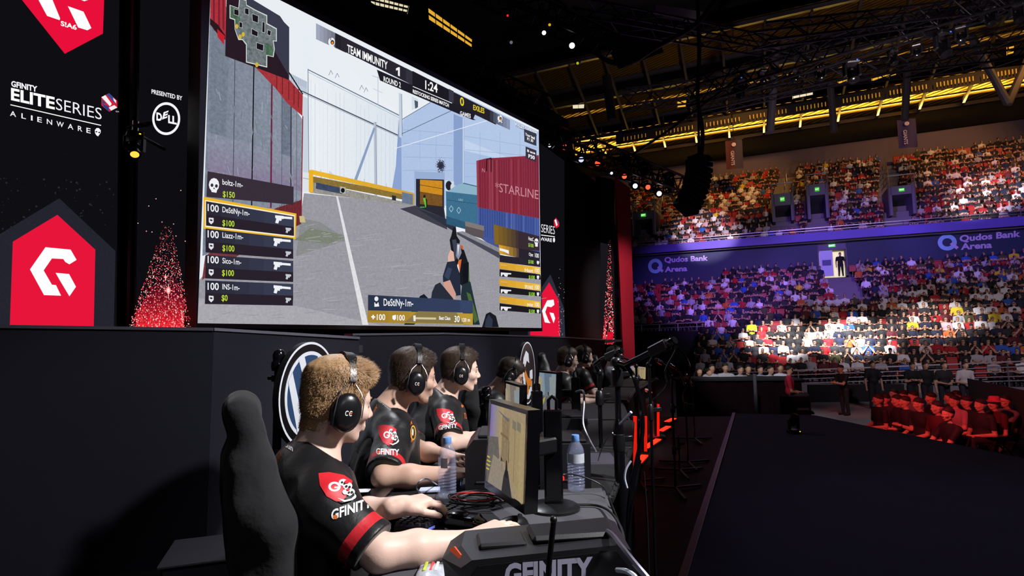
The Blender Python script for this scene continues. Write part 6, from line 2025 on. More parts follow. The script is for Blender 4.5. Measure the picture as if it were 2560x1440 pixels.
zdoor = bowl_px(2085, 690, 45.2).z
bwall('wall_lower_navy_left', 45.1, S_LO, sd0, 4.6, 8.3, M_NAVY)
bwall('wall_lower_navy_right', 45.1, sd1, S_HI, 4.6, 8.3, M_NAVY)
bwall('wall_balcony_fascia', 43.85, S_LO - 4, S_HI + 3, 7.84, 8.42, M_FASCIA, .12)
bwall('wall_front_low', 30.9, S_CUT, S_HI, -1.4, -.95, M_STEP, .08)
bwall('wall_left_low', LN(ICUT) - .55, S_LO, S_CUT, -1.4, LZ(ICUT), M_VOID)
bwall('wall_upper_back', UN(NU) + .1, S_LO - 6, S_HI + 6, 14.5, 18.0, M_BACKW)
bwall('wall_upper_void', UN(NU) + 1.2, S_LO - 8, S_HI + 8, 17., 27, M_VOID)
# doorway with its exit sign
M_PORTAL = mat('portal_paint', '6a6480', .7)
M_EXIT = mat('exit_green', '30c040', .5, emit=.7, ecol='50d840')
M_EXITW = mat('exit_text', 'eaffea', .5, emit=1.2, ecol='e8ffe8')
def exit_sign(c, w, h, label, k=1.):
    t = thing('exit_sign', label, 'sign', c, 'green exit signs')
    MB().prism([c - TS * w / 2 - V3(0, 0, h / 2), c + TS * w / 2 - V3(0, 0, h / 2), c + TS * w / 2 + V3(0, 0, h / 2), c - TS * w / 2 + V3(0, 0, h / 2)], NS * .06).build('panel', M_EXIT, t)
    v, f = text_mesh('EXIT', .02)
    ww = v[:, 0].max(); q = .8 * w / ww
    MB().add([c - TS * w * .4 + TS * (x * q) + V3(0, 0, y * q - .3 * q) - NS * .01 for x, y in v], f).build('lettering', M_EXITW, t)
def doorway(name, px0, px1, ytop, ybot, n, depth, signlab, ysplit, inside):
    a, b = s_of(px0, n), s_of(px1, n)
    z0, z1, zs = bowl_px((px0 + px1) / 2, ybot, n).z, bowl_px((px0 + px1) / 2, ytop, n).z, bowl_px((px0 + px1) / 2, ysplit, n).z
    mb = MB()
    for s in (a, b):
        mb.prism([bowl(n, s - .09, z0), bowl(n, s + .09, z0), bowl(n, s + .09, z1), bowl(n, s - .09, z1)], NS * depth)
    mb.prism([bowl(n, a, zs), bowl(n, b, zs), bowl(n, b, z1), bowl(n, a, z1)], NS * depth)
    d = struct(mb.build(name, M_PORTAL))
    mb = MB()
    mb.prism([bowl(n + depth - .05, a, z0), bowl(n + depth - .05, b, z0), bowl(n + depth - .05, b, zs), bowl(n + depth - .05, a, zs)], NS * .05)
    mb.build('opening', inside, d)
    c = bowl(n - .08, (a + b) / 2, (zs + z1) / 2)
    exit_sign(c, (b - a) * .24, (z1 - zs) * .34, signlab)
    return a, b, z0, zs
M_LIT = mat('lit_corridor', 'f0e8b0', .6, emit=.75, ecol='f4ecb4')
a, b, z0, zs = doorway('door_1', 2049, 2124, 604, 690, 45.2, 1.2, 'green exit sign over the lit doorway of the lower stand', 624, M_LIT)
mb = MB()
mb.prism([bowl(45.1, a + .1, z0), bowl(45.1, a + (b - a) * .5, z0), bowl(45.1, a + (b - a) * .5, zs - .05), bowl(45.1, a + .1, zs - .05)], NS * .05)
lf = struct(mb.build('door_2', mat('door_leaf_white', 'c8ccf0', .5)))
mb = MB()
mb.prism([bowl(45.08, a + (b - a) * .14, z0 + .75), bowl(45.08, a + (b - a) * .44, z0 + .75), bowl(45.08, a + (b - a) * .44, z0 + 1.15), bowl(45.08, a + (b - a) * .14, z0 + 1.15)], NS * .01)
mb.build('notice', mat('door_notice', '5a5a90', .6, var=.5, nscale=8), lf)
PORT = []
for i, (x0, x1, yt, yb, ys, lab) in enumerate(((1945, 1992, 482, 552, 512, 'left'), (2035, 2081, 458, 545, 486, 'middle'), (2243, 2302, 462, 535, 484, 'right'), (1590, 1640, 527, 588, 548, 'far left'))):
    n = UN(2) - .3
    a, b, z0, zs = doorway('door_%d' % (i + 3), x0, x1, yt, yb, n, 2.6, 'small green exit sign over the %s tunnel mouth of the upper stand' % ('second', 'third', 'right-hand', 'left-hand')[i], ys, M_VOID)
    PORT.append((a - .25, b + .25))
    mb = MB()
    zt = bowl_px((x0 + x1) / 2, yt, n).z
    for s in (a - .1, b + .1):
        mb.bar(bowl(n, s, z0), bowl(n, s, zt + .75), .06); mb.bar(bowl(n, s, zt + .75), bowl(n + 2.6, s, zt + .75), .06); mb.bar(bowl(n, s, zt + .35), bowl(n + 2.6, s, zt + .35), .05)
    mb.bar(bowl(n, a - .1, zt + .75), bowl(n, b + .1, zt + .75), .07)
    tag(mb.build('guard_rail', M_RAIL), 'guard rail round the %s tunnel mouth of the upper stand' % ('second', 'third', 'right-hand', 'left-hand')[i], 'railing', 'guard rails of the upper stand')
# rails
def rail(label, p0, p1, levels, posts, r=.035, group='long guard rails'):
    t = thing('guard_rail', label, 'railing', (p0 + p1) / 2, group)
    for k, dz in enumerate(levels):
        MB().bar(p0 + V3(0, 0, dz), p1 + V3(0, 0, dz), (1.6 if k == 0 else 1) * r).build('rail', M_RAIL, t)
    mb = MB()
    for k in range(posts + 1):
        q = p0.lerp(p1, k / posts)
        mb.bar(q + V3(0, 0, levels[0]), q + V3(0, 0, min(levels) - .3), r * 1.3)
    mb.build('posts', M_RAIL, t)
    return t
ra, rb = bowl_px(1737, 936, 31.), bowl_px(2640, 900, 31.)
rail('long steel rail before the front row of the lower stand', ra, rb, (0, -.22, -.42, -.62, -.8), 9)
ra, rb = bowl_px(1560, 815, LN(ICUT) - .5), bowl_px(1790, 804, LN(ICUT) - .5)
rail('steel rail before the raised left block of the lower stand', ra, rb, (0, -.25, -.5), 5)
rail('sloping stair rail left of the lower stand', bowl_px(1735, 938, 31.), bowl_px(1795, 805, LN(ICUT) - .5), (0, -.3, -.6), 6)
rail('thin rail along the balcony edge of the upper stand', bowl(43.9, S_LO, 8.75), bowl(43.9, S_HI, 8.75), (0, -.18), 20, .025)
# arena name on the navy wall
M_SIGNB = mat('sign_light_blue', '8fc8ee', .5)
M_SIGNW = mat('sign_pale', 'c4b4e8', .5)
def arena_sign(label, qx, qy, qr, t1, t2):
    n = 45.06
    c = bowl_px(qx, qy, n)
    t = thing('wall_sign', label, 'sign', c, 'wall signs of the arena')
    k = bowl_px(qx + qr, qy, n)
    R_ = (k - c).length
    F = lambda a, b, o=0.: c + TS * a * R_ + V3(0, 0, b * R_) - NS * o
    mb = MB()
    o_ = [F(math.cos(a), 1.05 * math.sin(a)) for a in np.linspace(0, 2 * PI, 41)[:-1]]; i_ = [F(.52 * math.cos(a), .54 * math.sin(a)) for a in np.linspace(0, 2 * PI, 41)[:-1]]
    mb.add(o_ + i_, [(j, (j + 1) % 40, 40 + (j + 1) % 40, 40 + j) for j in range(40)])
    mb.build('ring', M_SIGNB, t)
    MB().prism([F(.25, -.25, .01), F(.5, -.02, .01), F(1.15, -.72, .01), F(.9, -1.0, .01)], NS * -.01).build('tail', M_SIGNW, t)
    for s, (a, b), cap in ((t1, t2[0], t2[2]), ('Arena', t2[1], t2[2])):
        v, f = text_px(s, a, b, cap, .035)
        MB().add([bowl_px(x, y, n) for x, y in v], f).build('lettering', M_SIGNW, t)
    return t
arena_sign('left pale wall lettering with blue ring beside the red pillar', 1638, 665, 18, 'Qudos Bank', (((1661, 656), (1770, 651)), ((1662, 680), (1718, 677)), 13))
arena_sign('right pale wall lettering with blue ring above the lower stand', 2368, 606, 24, 'Qudos Bank', (((2399, 604), (2551, 591)), ((2402, 624), (2480, 619)), 15.5))

# ------------------------------------------------------------------ spectators
M_CSKIN = mat('crowd_skin', 'c99a80', .6, var=.1)
M_CHAIR = mat('crowd_hair', '231b17', .7, var=.3)
M_CSHIRT = mat('crowd_shirt', 'ffffff', .8, var=.12, nscale=9, obcol=True)
M_CJEANS = mat('crowd_jeans', '24262f', .85, var=.25)
CMATS = [M_CSKIN, M_CSHIRT, M_CJEANS, M_CHAIR]
def spectator(pose, res, seed=0, stand=False, fine=False):
    """faces -Y, feet on z = 0 at the seat; labels 0 skin 1 shirt 2 trousers 3 hair"""
    r = random.Random(seed)
    zb = .88 if stand else .5
    lean = r.uniform(-.04, .05)
    z = lambda v: zb + v
    C = np.array
    hx_, hy = r.uniform(-.02, .02), -.04 - lean
    pr = [ell_((0, 0, z(.12)), (.17, .13, .17), None, .05, 1), ell_((0, -.01 - lean * .5, z(.36)), (.2, .125, .2), None, .05, 1),
          cap_((-.17, -lean, z(.47)), (.17, -lean, z(.47)), .07, .07, .04, 1), cap_((0, -lean, z(.5)), (hx_, hy, z(.66)), .055, .05, .02, 0),
          ell_((hx_, hy - .01, z(.71)), (.072, .09, .115), None, .02, 0), ell_((hx_, hy - .09, z(.69)), (.014, .02, .022), None, .015, 0)]
    pr.append(ell_((hx_, hy + .022, z(.772)), (.081, .1, .085), None, .008, 3))
    if not fine: pr.append(ell_((hx_, hy - .088, z(.722)), (.055, .018, .011), None, .004, 3))
    if pose == 5: pr += [ell_((hx_, hy, z(.775)), (.083, .1, .055), None, .01, 1), ell_((hx_, hy - .1, z(.76)), (.06, .06, .014), None, .01, 1)]
    if fine:
        h = Head((hx_, hy + .01, z(.7)), -PI / 2 + r.uniform(-.25, .25), r.uniform(-.05, .15))
        pr = pr[:4] + [] + h.prims(True) + [ell_(h.at(-.02, 0, .06), (.105, .083, .085), h.R, .006, 3), sub_(ell_(h.at(.1, 0, .01), (.045, .075, .055), h.R, .006))]
        pr = pr[:-1]
    for s in (-1, 1):
        sh = C((s * .2, -lean, z(.45)))
        if pose in (0, 4): el, wr = C((s * .25, -.1, z(.17))), C((s * -.04, -.22, z(.22)))       # arms folded
        elif pose == 1 or pose == 5: el, wr = C((s * .26, -.02, z(.14))), C((s * .07, -.27, z(.1)))   # hands in lap
        elif pose == 2: el, wr = C((s * .25, -.16, z(.2))), C((s * .05, -.2, z(.5)))                  # hands at chin
        elif pose == 6: el, wr = C((s * .27, .0, z(.12))), C((s * .27, -.06, z(-.15)))                # arms hanging
        elif pose == 7: el, wr = C((s * .22, -.2, z(.2))), C((s * .04, -.42, z(.24)))                 # holding something
        else: el, wr = C((s * .27, -.04, z(.13))), C((s * .16, -.32, z(.06)))                         # hands on knees
        mid = sh * .35 + el * .65
        pr += [cap_(sh, mid, .068, .058, .03, 1), cap_(mid, el, .045, .042, .015, 0), cap_(el, wr, .042, .03, .015, 0), ell_(wr + (wr - el) * .2, (.04, .045, .035), None, .02, 0)]
        if stand:
            kn, an = C((s * .1, -.01, .48)), C((s * .12, .02, .09))
            pr += [cap_((s * .09, 0, .86), kn, .095, .07, .03, 2), cap_(kn, an, .068, .05, .02, 2), cap_(an + C((0, .03, -.04)), an + C((0, -.16, -.05)), .04, .036, .02, 3)]
        else:
            kn, an = C((s * .13, -.42, .52)), C((s * .13, -.4, .09))
            pr += [cap_((s * .09, 0, .5), kn, .088, .065, .03, 2), cap_(kn, an, .06, .048, .02, 2), cap_(an + C((0, .04, -.04)), an + C((0, -.15, -.05)), .042, .038, .02, 3)]
    v, q, l = sculpt(pr, res)
    return v, q, l
PROTO = []
for k in range(8):
    v, q, l = spectator(k % 8 if k != 7 else 3, .026, k)
    o = link_mesh('person', v, q, CMATS, None, l, True, origin=(0, 0, 0))
    PROTO.append(o.data)
    bpy.data.objects.remove(o)
STANDP = []
for k, ps in enumerate((0, 6, 7, 1)):
    v, q, l = spectator(ps, .016, 20 + k, stand=True, fine=True)
    o = link_mesh('person', v, q, CMATS, None, l, True, origin=(0, 0, 0))
    STANDP.append(o.data)
    bpy.data.objects.remove(o)
FINE = []
for k, ps in enumerate((1, 3, 0, 1, 7, 3)):
    v, q, l = spectator(ps, .0095, 40 + k, fine=True)
    o = link_mesh('person', v, q, CMATS, None, l, True, origin=(0, 0, 0))
    FINE.append(o.data)
    bpy.data.objects.remove(o)
LOWRES = [spectator(k, .05, k) for k in (0, 1, 3, 4, 5, 7)]
TOPS = [('black', '141418', 30), ('dark grey', '2c2c32', 14), ('navy', '1c2440', 12), ('white', 'e6e6ea', 15), ('light grey', 'a8a8b0', 10), ('red', 'b01c28', 6), ('maroon', '5a1824', 5), ('blue', '2f5cb8', 4),
        ('orange', 'c8642c', 2), ('yellow', 'd8c030', 1.2), ('olive', '4a4a2c', 3), ('pale pink', 'd8b0b8', 2)]
def pick_top(r):
    x = r.uniform(0, sum(t[2] for t in TOPS))
    for t in TOPS:
        x -= t[2]
        if x <= 0: return t
    return TOPS[0]
ORD = 'first second third fourth fifth sixth seventh eighth ninth tenth eleventh twelfth thirteenth fourteenth fifteenth sixteenth seventeenth eighteenth nineteenth twentieth'.split()
def ordw(n):
    return ORD[n] if n < 20 else ('twenty-' + ORD[n - 20] if n < 29 else 'thirtieth' if n == 29 else ('thirty-' + ORD[n - 30] if n < 39 else 'fortieth' if n == 39 else 'forty-' + ORD[n - 40] if n < 49 else 'fiftieth' if n == 49 else 'fifty-' + ORD[n - 50]))
YAW_N = math.atan2(-NS.y, -NS.x) + PI / 2           # turns -Y to -NS
def put_person(mesh, loc, rz, col, label, group=None, k=1.):
    o = bpy.data.objects.new('person', mesh)
    COL.objects.link(o)
    o.location, o.rotation_euler, o.scale = loc, (0, 0, rz), (k, k, k)
    o.color = (*hx(col), 1)
    return tag(o, label, 'person', group)
# stadium seat (faces -Y): pan, back, foot
M_SEAT = mat('red_seat', 'a51d22', .5, var=.1)
def seat_bits(tip):
    b = MB()
    b.box((0, .2, .66), (.44, .045, .42), bev=.02)
    pan = MB()
    if tip: pan.box((0, .14, .6), (.43, .06, .38), bev=.02)
    else: pan.box((0, -.02, .44), (.43, .42, .06), bev=.02)
    ft = MB(); ft.bar((0, .2, 0), (0, .2, .46), .06, .05)
    return b, pan, ft
def seat_thing(loc, rz, label, group):
    global SEAT0
    t = thing('stadium_seat', label, 'seat', loc, group)
    t.rotation_euler = (0, 0, rz)
    for nm, me in zip(('backrest', 'seat_pan', 'foot'), SEATM):
        o = bpy.data.objects.new(nm, me); COL.objects.link(o); o.parent = t
    return t
SEATM = []
for bits, nm in zip(seat_bits(True), ('backrest', 'seat_pan', 'foot')):
    o = bits.build(nm, M_SEAT if nm != 'foot' else M_DARKMETAL, None, origin=(0, 0, 0)); SEATM.append(o.data); bpy.data.objects.remove(o)
sb = seat_bits(False)
SV = np.array([tuple(v) for m_ in sb[:2] for v in m_.v]); SF = []
k0 = 0
for m_ in sb[:2]:
    SF += [tuple(i + k0 for i in f) for f in m_.f]; k0 += len(m_.v)
def in_view(p, mg=700):
    c = cam.matrix_world.inverted() @ p
    if c.z > -1: return False
    x, y = 1280 + c.x / -c.z * FPX, 720 - c.y / -c.z * FPX
    return (1560 < x < 2560 + mg) and -50 < y < 1100
rr = random.Random(11)
S_VEST = s_of(1874, LN(4))
indiv, rest, seats_rest, empties = [], [], [], 0
aisl = lambda s, a, w: abs(s - a) < w
for tier, NR_, nf, zf in (('lower', NL, LN, LZ), ('upper', NU, UN, UZ)):
    for i in range(NR_):
        n, z = nf(i), zf(i)
        s = S_LO + .13 * (i % 3)
        cnt = 0; cnt_e = 0
        while s < S_HI:
            s += .475
            if tier == 'lower' and i < ICUT and s < S_CUT + .3: continue
            p = bowl(n, s, z)
            if not in_view(p + V3(0, 0, 1)): continue
            if tier == 'lower':
                if i >= 10 and sd0 - .1 + (16 - i) * .09 < s < sd1 + .1 + (16 - i) * .09: continue
                if i >= NL - 2 and s < s_of(1815, 44): continue
                if i in (4, 5) and abs(s - S_VEST) < .45: continue
            else:
                if i in range(1, 9) and any(a < s < b for a, b in PORT): continue
                if i >= 8 and any(aisl(s, (a + b) / 2 + (i - 7) * .1, .62) for a, b in PORT[::2] + PORT[3:]): continue
                if i <= 1 and any(aisl(s, a + .3, .7) for a, b in PORT[1:3]): continue
            occ = rr.random() < (.93 if tier == 'lower' else .86) - (.12 if tier == 'lower' and i in (13, 15) else 0)
            top = pick_top(rr)
            yaw = YAW_N + rr.uniform(-.3, .15)
            pp = bowl(n + .1 + rr.uniform(-.05, .05), s + rr.uniform(-.06, .06), z)
            if occ:
                cnt += 1
                if tier == 'lower' and len(indiv) < 246 and i <= 9 and in_view(p + V3(0, 0, 1), 30):
                    put_person(PROTO[rr.choice((0, 0, 1, 1, 1, 3, 3, 4, 5, 7, 0, 6, 2))], pp, yaw, top[1], 'person in %s top, %s from left, %s row of the lower stand' % (top[0], ordw(cnt - 1), ordw(i)), 'spectators in the lower stand', rr.uniform(.88, .98))
                    indiv.append(1)
                else:
                    rest.append((pp, yaw, top[1]))
                seats_rest.append((bowl(n, s, z), YAW_N))
            elif not in_view(p + V3(0, 0, 1), 25):
                seats_rest.append((bowl(n, s, z), YAW_N))
            else:
                cnt_e += 1
                seat_thing(bowl(n, s, z), YAW_N, '%s empty red seat from left in %s row of the %s stand' % (ordw(cnt_e - 1), ordw(i), tier), 'empty red seats of the %s stand' % tier)
# all farther spectators as one crowd
VV, QQ, MI, CC = [], [], [], []
base = 0
for p, yaw, c in rest:
    v, q, l = LOWRES[rr.randrange(len(LOWRES))]
    cs, sn = math.cos(yaw), math.sin(yaw)
    k = rr.uniform(.88, .98)
    w = np.stack([v[:, 0] * cs - v[:, 1] * sn, v[:, 0] * sn + v[:, 1] * cs, v[:, 2]], 1) * k + np.array(p)
    VV.append(w); QQ.append(q + base); MI.append(l); base += len(v)
    CC.append(np.tile(np.array([*hx(c), 1.], dtype=np.float32), (len(q) * 4, 1)))
M_CROWDSHIRT = mat('crowd_tops', 'ffffff', .8, var=.12)
nt = M_CROWDSHIRT.node_tree
at_ = nt.nodes.new('ShaderNodeAttribute'); at_.attribute_name = 'top_colour'
nt.links.new(at_.outputs['Color'], nt.nodes['Principled BSDF'].inputs['Base Color'])
o = link_mesh('crowd', np.concatenate(VV), np.concatenate(QQ), [M_CSKIN, M_CROWDSHIRT, M_CJEANS, M_CHAIR], None, np.concatenate(MI), True)
ca = o.data.color_attributes.new('top_colour', 'FLOAT_COLOR', 'CORNER')
ca.data.foreach_set('color', np.concatenate(CC).ravel())
tag(o, 'seated crowd filling the far rows and the upper stand', 'crowd', None, 'stuff')
VV, FF = [], []
for k, (p, yaw) in enumerate(seats_rest):
    cs, sn = math.cos(yaw), math.sin(yaw)
    VV.append(np.stack([SV[:, 0] * cs - SV[:, 1] * sn, SV[:, 0] * sn + SV[:, 1] * cs, SV[:, 2]], 1) + np.array(p))
    FF += [tuple(i + k * len(SV) for i in f) for f in SF]
tag(link_mesh('stadium_seats', np.concatenate(VV), FF, M_SEAT, smooth=False), 'red seats under the seated crowd of both stands', 'seating', None, 'stuff')
for k, (a, b) in enumerate(PORT):
    pts = [bowl(UN(i), (a + b) / 2 + (i - 7) * .1, UZ(i) + .9) for i in range(9, NU)]
    mb = MB(); mb.tube(pts, .035, 6)
    for q in pts[::2]: mb.cyl(q, q - V3(0, 0, .9), .03, n=6)
    tag(mb.build('handrail', M_RAIL), 'handrail in the middle of the stairs above the %s tunnel mouth' % ('second', 'third', 'right-hand', 'left-hand')[k], 'railing', 'stair handrails of the upper stand')
# steward standing in a yellow top
q = bowl(LN(4) + .1, S_VEST, 0)
put_person(STANDP[0], (q.x, q.y, LZ(4)), YAW_N, 'c8e020', 'person standing in bright yellow-green top at the left of the lower stand', None, 1.0)
a, b = s_of(2105, 45.8), 0
put_person(STANDP[1], bowl(45.8, a, zdoor), YAW_N, '141416', 'person standing as dark outline in the lit doorway of the lower stand')

# ------------------------------------------------------------------ floor level: red-lit rows, long table, standing people
M_FOLD = mat('folding_chair_black', '1a1a1e', .5)
def folding_chair(loc, rz, label):
    t = thing('folding_chair', label, 'chair', loc, 'folding chairs on the arena floor')
    t.rotation_euler = (0, 0, rz)
    W_ = wloc(t)
    def part(nm, mb, m=M_FOLD):
        o = mb.build(nm, m, None, origin=(0, 0, 0)); o.parent = t
    part('seat', MB().box((0, 0, .45), (.4, .4, .03), bev=.008)); part('backrest', MB().box((0, .2, .74), (.4, .03, .22), bev=.01))
    for s in (-1, 1):
        part('leg', MB().bar((s * .2, -.2, .01), (s * .2, .2, .85), .025)); part('leg', MB().bar((s * .19, .2, .01), (s * .19, -.15, .45), .025))
    return t
def head_at(px, py, zf, hh):
    """floor spot under a head seen at (px, py) whose height above floor zf is hh"""
    q = PZ(px, py, zf + hh)
    return Vector((q.x, q.y, zf))
ZF = -1.35
RED = [(2197, 1000, 'black', '1c1a1e'), (2213, 999, 'dark grey', '2c2c32'), (2236, 986, 'maroon', '6a2030'), (2240, 1002, 'black', '18181c'), (2268, 1006, 'dark grey', '2a262a'), (2299, 1011, 'black patterned', '1e1a1c'),
       (2262, 990, 'pale', 'a8a0a4'), (2284, 992, 'grey', '77737a'), (2344, 1020, 'dark red', '501820'), (2373, 1037, 'black', '141418'), (2372, 995, 'dark grey', '302c30'), (2396, 991, 'black', '1a1a1e'),
       (2392, 1004, 'pale pink', 'b08890'), (2420, 1006, 'black', '1a1c1c'), (2452, 1013, 'dark grey', '26262a'), (2486, 1010, 'maroon', '4a1820'), (2516, 1004, 'grey', '6c6c76'), (2325, 996, 'black', '151518')]
rr = random.Random(21)
for k, (px, py, cn, c) in enumerate(RED):
    q = head_at(px, py, ZF, 1.2)
    rz = -PI / 2 + rr.uniform(-.15, .25)
    put_person(FINE[(k * 5 + k // 6) % 6], q, rz, c, 'person in %s top, %s from left of the red-lit floor audience' % (cn, ordw(k)), 'red-lit audience on the arena floor')
    folding_chair((q.x, q.y, ZF), rz, 'folding chair under the %s person from left of the floor audience' % ordw(k))
# hat of one of them
q = head_at(2486, 1010, ZF, 1.2)
t = thing('hat', 'pinkish wide-brimmed hat on a person at the right of the red-lit audience', 'hat', (q.x, q.y, ZF + 1.27))
MB().lathe([(.17, 0), (.17, .012), (.1, .02), (.095, .09), (.07, .11), (.002, .112)], (q.x, q.y + .0, ZF + 1.255), 20).build('felt', mat('hat_red', 'c85060', .8), t, True)
for px, py, w in ((2490, 1058, 'left'), (2525, 1064, 'right')):
    q = PZ(px, py, ZF + .45)
    folding_chair((q.x, q.y, ZF), -PI / 2 + .2, 'empty folding chair at the right picture edge, %s one of two' % w)
def stander(px, yfoot, zf, mesh, rz, c, label, k=1.):
    q = PZ(px, yfoot, zf)
    return put_person(mesh, (q.x, q.y, zf), rz, c, label, None, k)
stander(2114, 1038, ZF, STANDP[2], -PI / 2 + .2, '18181c', 'person in black standing alone on the floor holding up a phone', .97)
for px, yf, cn, c, m_, lab in ((2188, 1022, 'dark', '16161a', 1, 'person in dark clothes standing at the rail behind the lone stander'), (2286, 1030, 'black', '121216', 0, 'person in black standing behind the red-lit audience, left of three'),
                               (2322, 1030, 'black', '101014', 1, 'person in black standing behind the red-lit audience, middle of three'), (2365, 1030, 'grey', '222228', 3, 'person in dark grey standing behind the red-lit audience, right of three'),
                               (2418, 1030, 'white', 'c8c4c8', 3, 'person in white t-shirt standing right of the dark standing group')):
    stander(px, yf, ZF, STANDP[m_], YAW_N + .3, c, lab)
# long draped table with people behind
M_DRAPE = mat('dark_red_drape', '14080b', .9, spec=.05, var=.2, nscale=6, bump=.3, bscale=8)
a, b = P(1690, 948, 14.9), P(2006, 946, 14.7)
t = thing('long_table', 'long black draped table at the far end of the walkway', 'table', ((a.x + b.x) / 2, 15.2, ZF))
MB().prism([a, b, b + V3(.05, 1.0, 0), a + V3(.05, 1.0, 0)], (0, 0, -.05)).build('table_top', M_BLACKCLOTH, t)
mb = MB(); N_ = 90
vs = []
for z in (ZF + .02, a.z - .04):
    for k in range(N_ + 1):
        p = a.lerp(b, k / N_) + V3(0, .05 + .006 * math.sin(k * 1.7) + .012 * math.sin(k * .45), 0)
        vs.append((p.x, p.y, z))
mb.add(vs, [(k, k + 1, N_ + 2 + k, N_ + 1 + k) for k in range(N_)])
mb.build('skirt', M_DRAPE, t, True)
c = P(1891, 1028, 14.2)
t = thing('pole_stand', 'slim grey pole with flat foot before the draped table', 'pole', (c.x, c.y, ZF))
MB().cyl((c.x, c.y, ZF + .02), (c.x, c.y, P(1888, 935, 14.2).z), .045, n=10).build('pole', M_TRIM, t, True)
MB().lathe([(.3, 0), (.3, .02), (.05, .04)], (c.x, c.y, ZF), 20).build('foot', M_TRIM, t, True)
MB().box(((a.x + b.x) / 2, 15.9, ZF + .14), (b.x - a.x, .9, .28)).build('riser', M_BLACKPL, t)
rr = random.Random(31)
for k, (px, py, cn, c) in enumerate(((1748, 934, 'black', '18181c'), (1769, 936, 'grey', '8a8a94'), (1779, 926, 'pale', 'b0acb8'), (1811, 923, 'white striped', 'b8b8c0'), (1850, 929, 'light grey', 'a4a4ae'), (1868, 927, 'black', '161618'),
                                    (1900, 929, 'blue', '8094c0'), (1921, 929, 'pale blue', 'a8b4cc'), (1950, 925, 'white', 'c8ccd8'))):
    d = 15.75 + rr.uniform(-.05, .2)
    h = P(px, py - 5, d)
    k_ = (h.z - ZF - .28) / 1.59
    put_person(STANDP[(k * 2 + 1) % 4 if k != 3 else 2], (h.x, d, ZF + .28), rr.uniform(-.35, .25), c, 'person in %s top behind the draped table, %s from left' % (cn, ordw(k)), 'people behind the long draped table', k_)
# man sitting on the box by the table
c = P(2004, 1024, 13.6)
t = thing('road_case', 'black box with pale stripe at the right end of the draped table', 'box', (c.x, c.y, ZF))
zt = P(2004, 992, 13.6).z
MB().box((c.x, c.y + .3, (ZF + zt) / 2), (.5, .55, zt - ZF), bev=.02).build('body', M_BLACKPL, t)
MB().box((c.x + .05, c.y + .022, P(2004, 1023, 13.6).z), (.28, .008, .05)).build('stripe', mat('pale_stripe', 'a8a4b0', .5), t)
put_person(PROTO[1], (c.x - .08, c.y + .35, zt - .43), PI / 2 - .4, 'b02848', 'person in pinkish red top sitting on the black box beside the draped table', None, .85)
# black screens at the right of the floor
def barrier(label, pts, h):
    Q = [PZ(x, y, ZF) for x, y in pts]
    t = None
    mb = MB()
    for a, b in zip(Q[:-1], Q[1:]):
        n = Vector(((b - a).y, -(b - a).x, 0)).normalized()
        mb.prism([a, b, b + V3(0, 0, h), a + V3(0, 0, h)], n * .06)
    return tag(mb.build('barrier', M_BLACKCLOTH), label, 'barrier')
a, b = P(2418, 946, 16.5), P(2600, 985, 11.0)
mb = MB(); mb.prism([V3(a.x, a.y, ZF), V3(b.x, b.y, ZF), b, a], V3(.05, .05, 0))
tag(mb.build('barrier', M_BLACKCLOTH), 'black cloth barrier at the right edge behind the floor audience', 'barrier')
a, b = P(2020, 962, 23.), P(2260, 960, 23.)
mb = MB(); mb.prism([V3(a.x, a.y, ZF), V3(b.x, b.y, ZF), b, a], V3(.0, .08, 0))
tag(mb.build('barrier', M_BLACKCLOTH), 'long black cloth barrier below the front rail', 'barrier')
# ------------------------------------------------------------------ roof, trusses, hung gear
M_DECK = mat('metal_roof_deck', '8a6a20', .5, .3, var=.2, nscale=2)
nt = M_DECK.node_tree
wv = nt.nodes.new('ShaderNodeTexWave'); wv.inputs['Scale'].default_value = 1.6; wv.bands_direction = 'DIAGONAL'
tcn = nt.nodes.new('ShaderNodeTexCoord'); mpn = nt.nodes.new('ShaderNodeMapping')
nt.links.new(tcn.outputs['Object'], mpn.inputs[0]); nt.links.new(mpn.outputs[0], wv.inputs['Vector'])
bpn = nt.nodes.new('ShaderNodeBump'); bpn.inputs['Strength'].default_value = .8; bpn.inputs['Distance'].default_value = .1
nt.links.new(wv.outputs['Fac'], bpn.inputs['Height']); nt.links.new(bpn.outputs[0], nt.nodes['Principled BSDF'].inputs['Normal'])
M_ROOF = mat('dark_roof', '2a2830', .7, var=.3, nscale=.3)
M_TRUSS = mat('truss_black', '25232a', .35, .7)
M_STEEL = mat('roof_steel', '55505c', .5, .3)
mb = MB()
mb.prism([(-30, -8, 24), (60, -8, 24), (60, 75, 30), (-30, 75, 30)], (0, 0, .3))
struct(mb.build('ceiling', M_ROOF))
# ribbed soffits lit amber, stepping up behind the upper stand
def soffit(name, n0, z0, n1, z1, m=M_DECK, th=.12):
    mb = MB()
    a, b, c, d = bowl(n0, -28, z0), bowl(n0, 32, z0), bowl(n1, 32, z1), bowl(n1, -28, z1)
    mb.prism([a, b, c, d], V3(0, 0, th))
    return struct(mb.build(name, m))
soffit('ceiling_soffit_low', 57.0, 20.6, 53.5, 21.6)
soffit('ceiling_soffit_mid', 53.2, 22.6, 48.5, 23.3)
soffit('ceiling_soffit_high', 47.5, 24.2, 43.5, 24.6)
mb = MB()
for n, z, w in ((57.0, 20.3, .3), (55.4, 20.75, .14), (53.4, 21.3, .35), (53.3, 22.4, .3), (51., 22.7, .14), (48.4, 23.0, .35), (47.6, 24.0, .3), (43.4, 24.3, .3)):
    mb.bar(bowl(n, -28, z), bowl(n, 32, z), w, w)
struct(mb.build('trim_purlins', M_STEEL))
mb = MB()
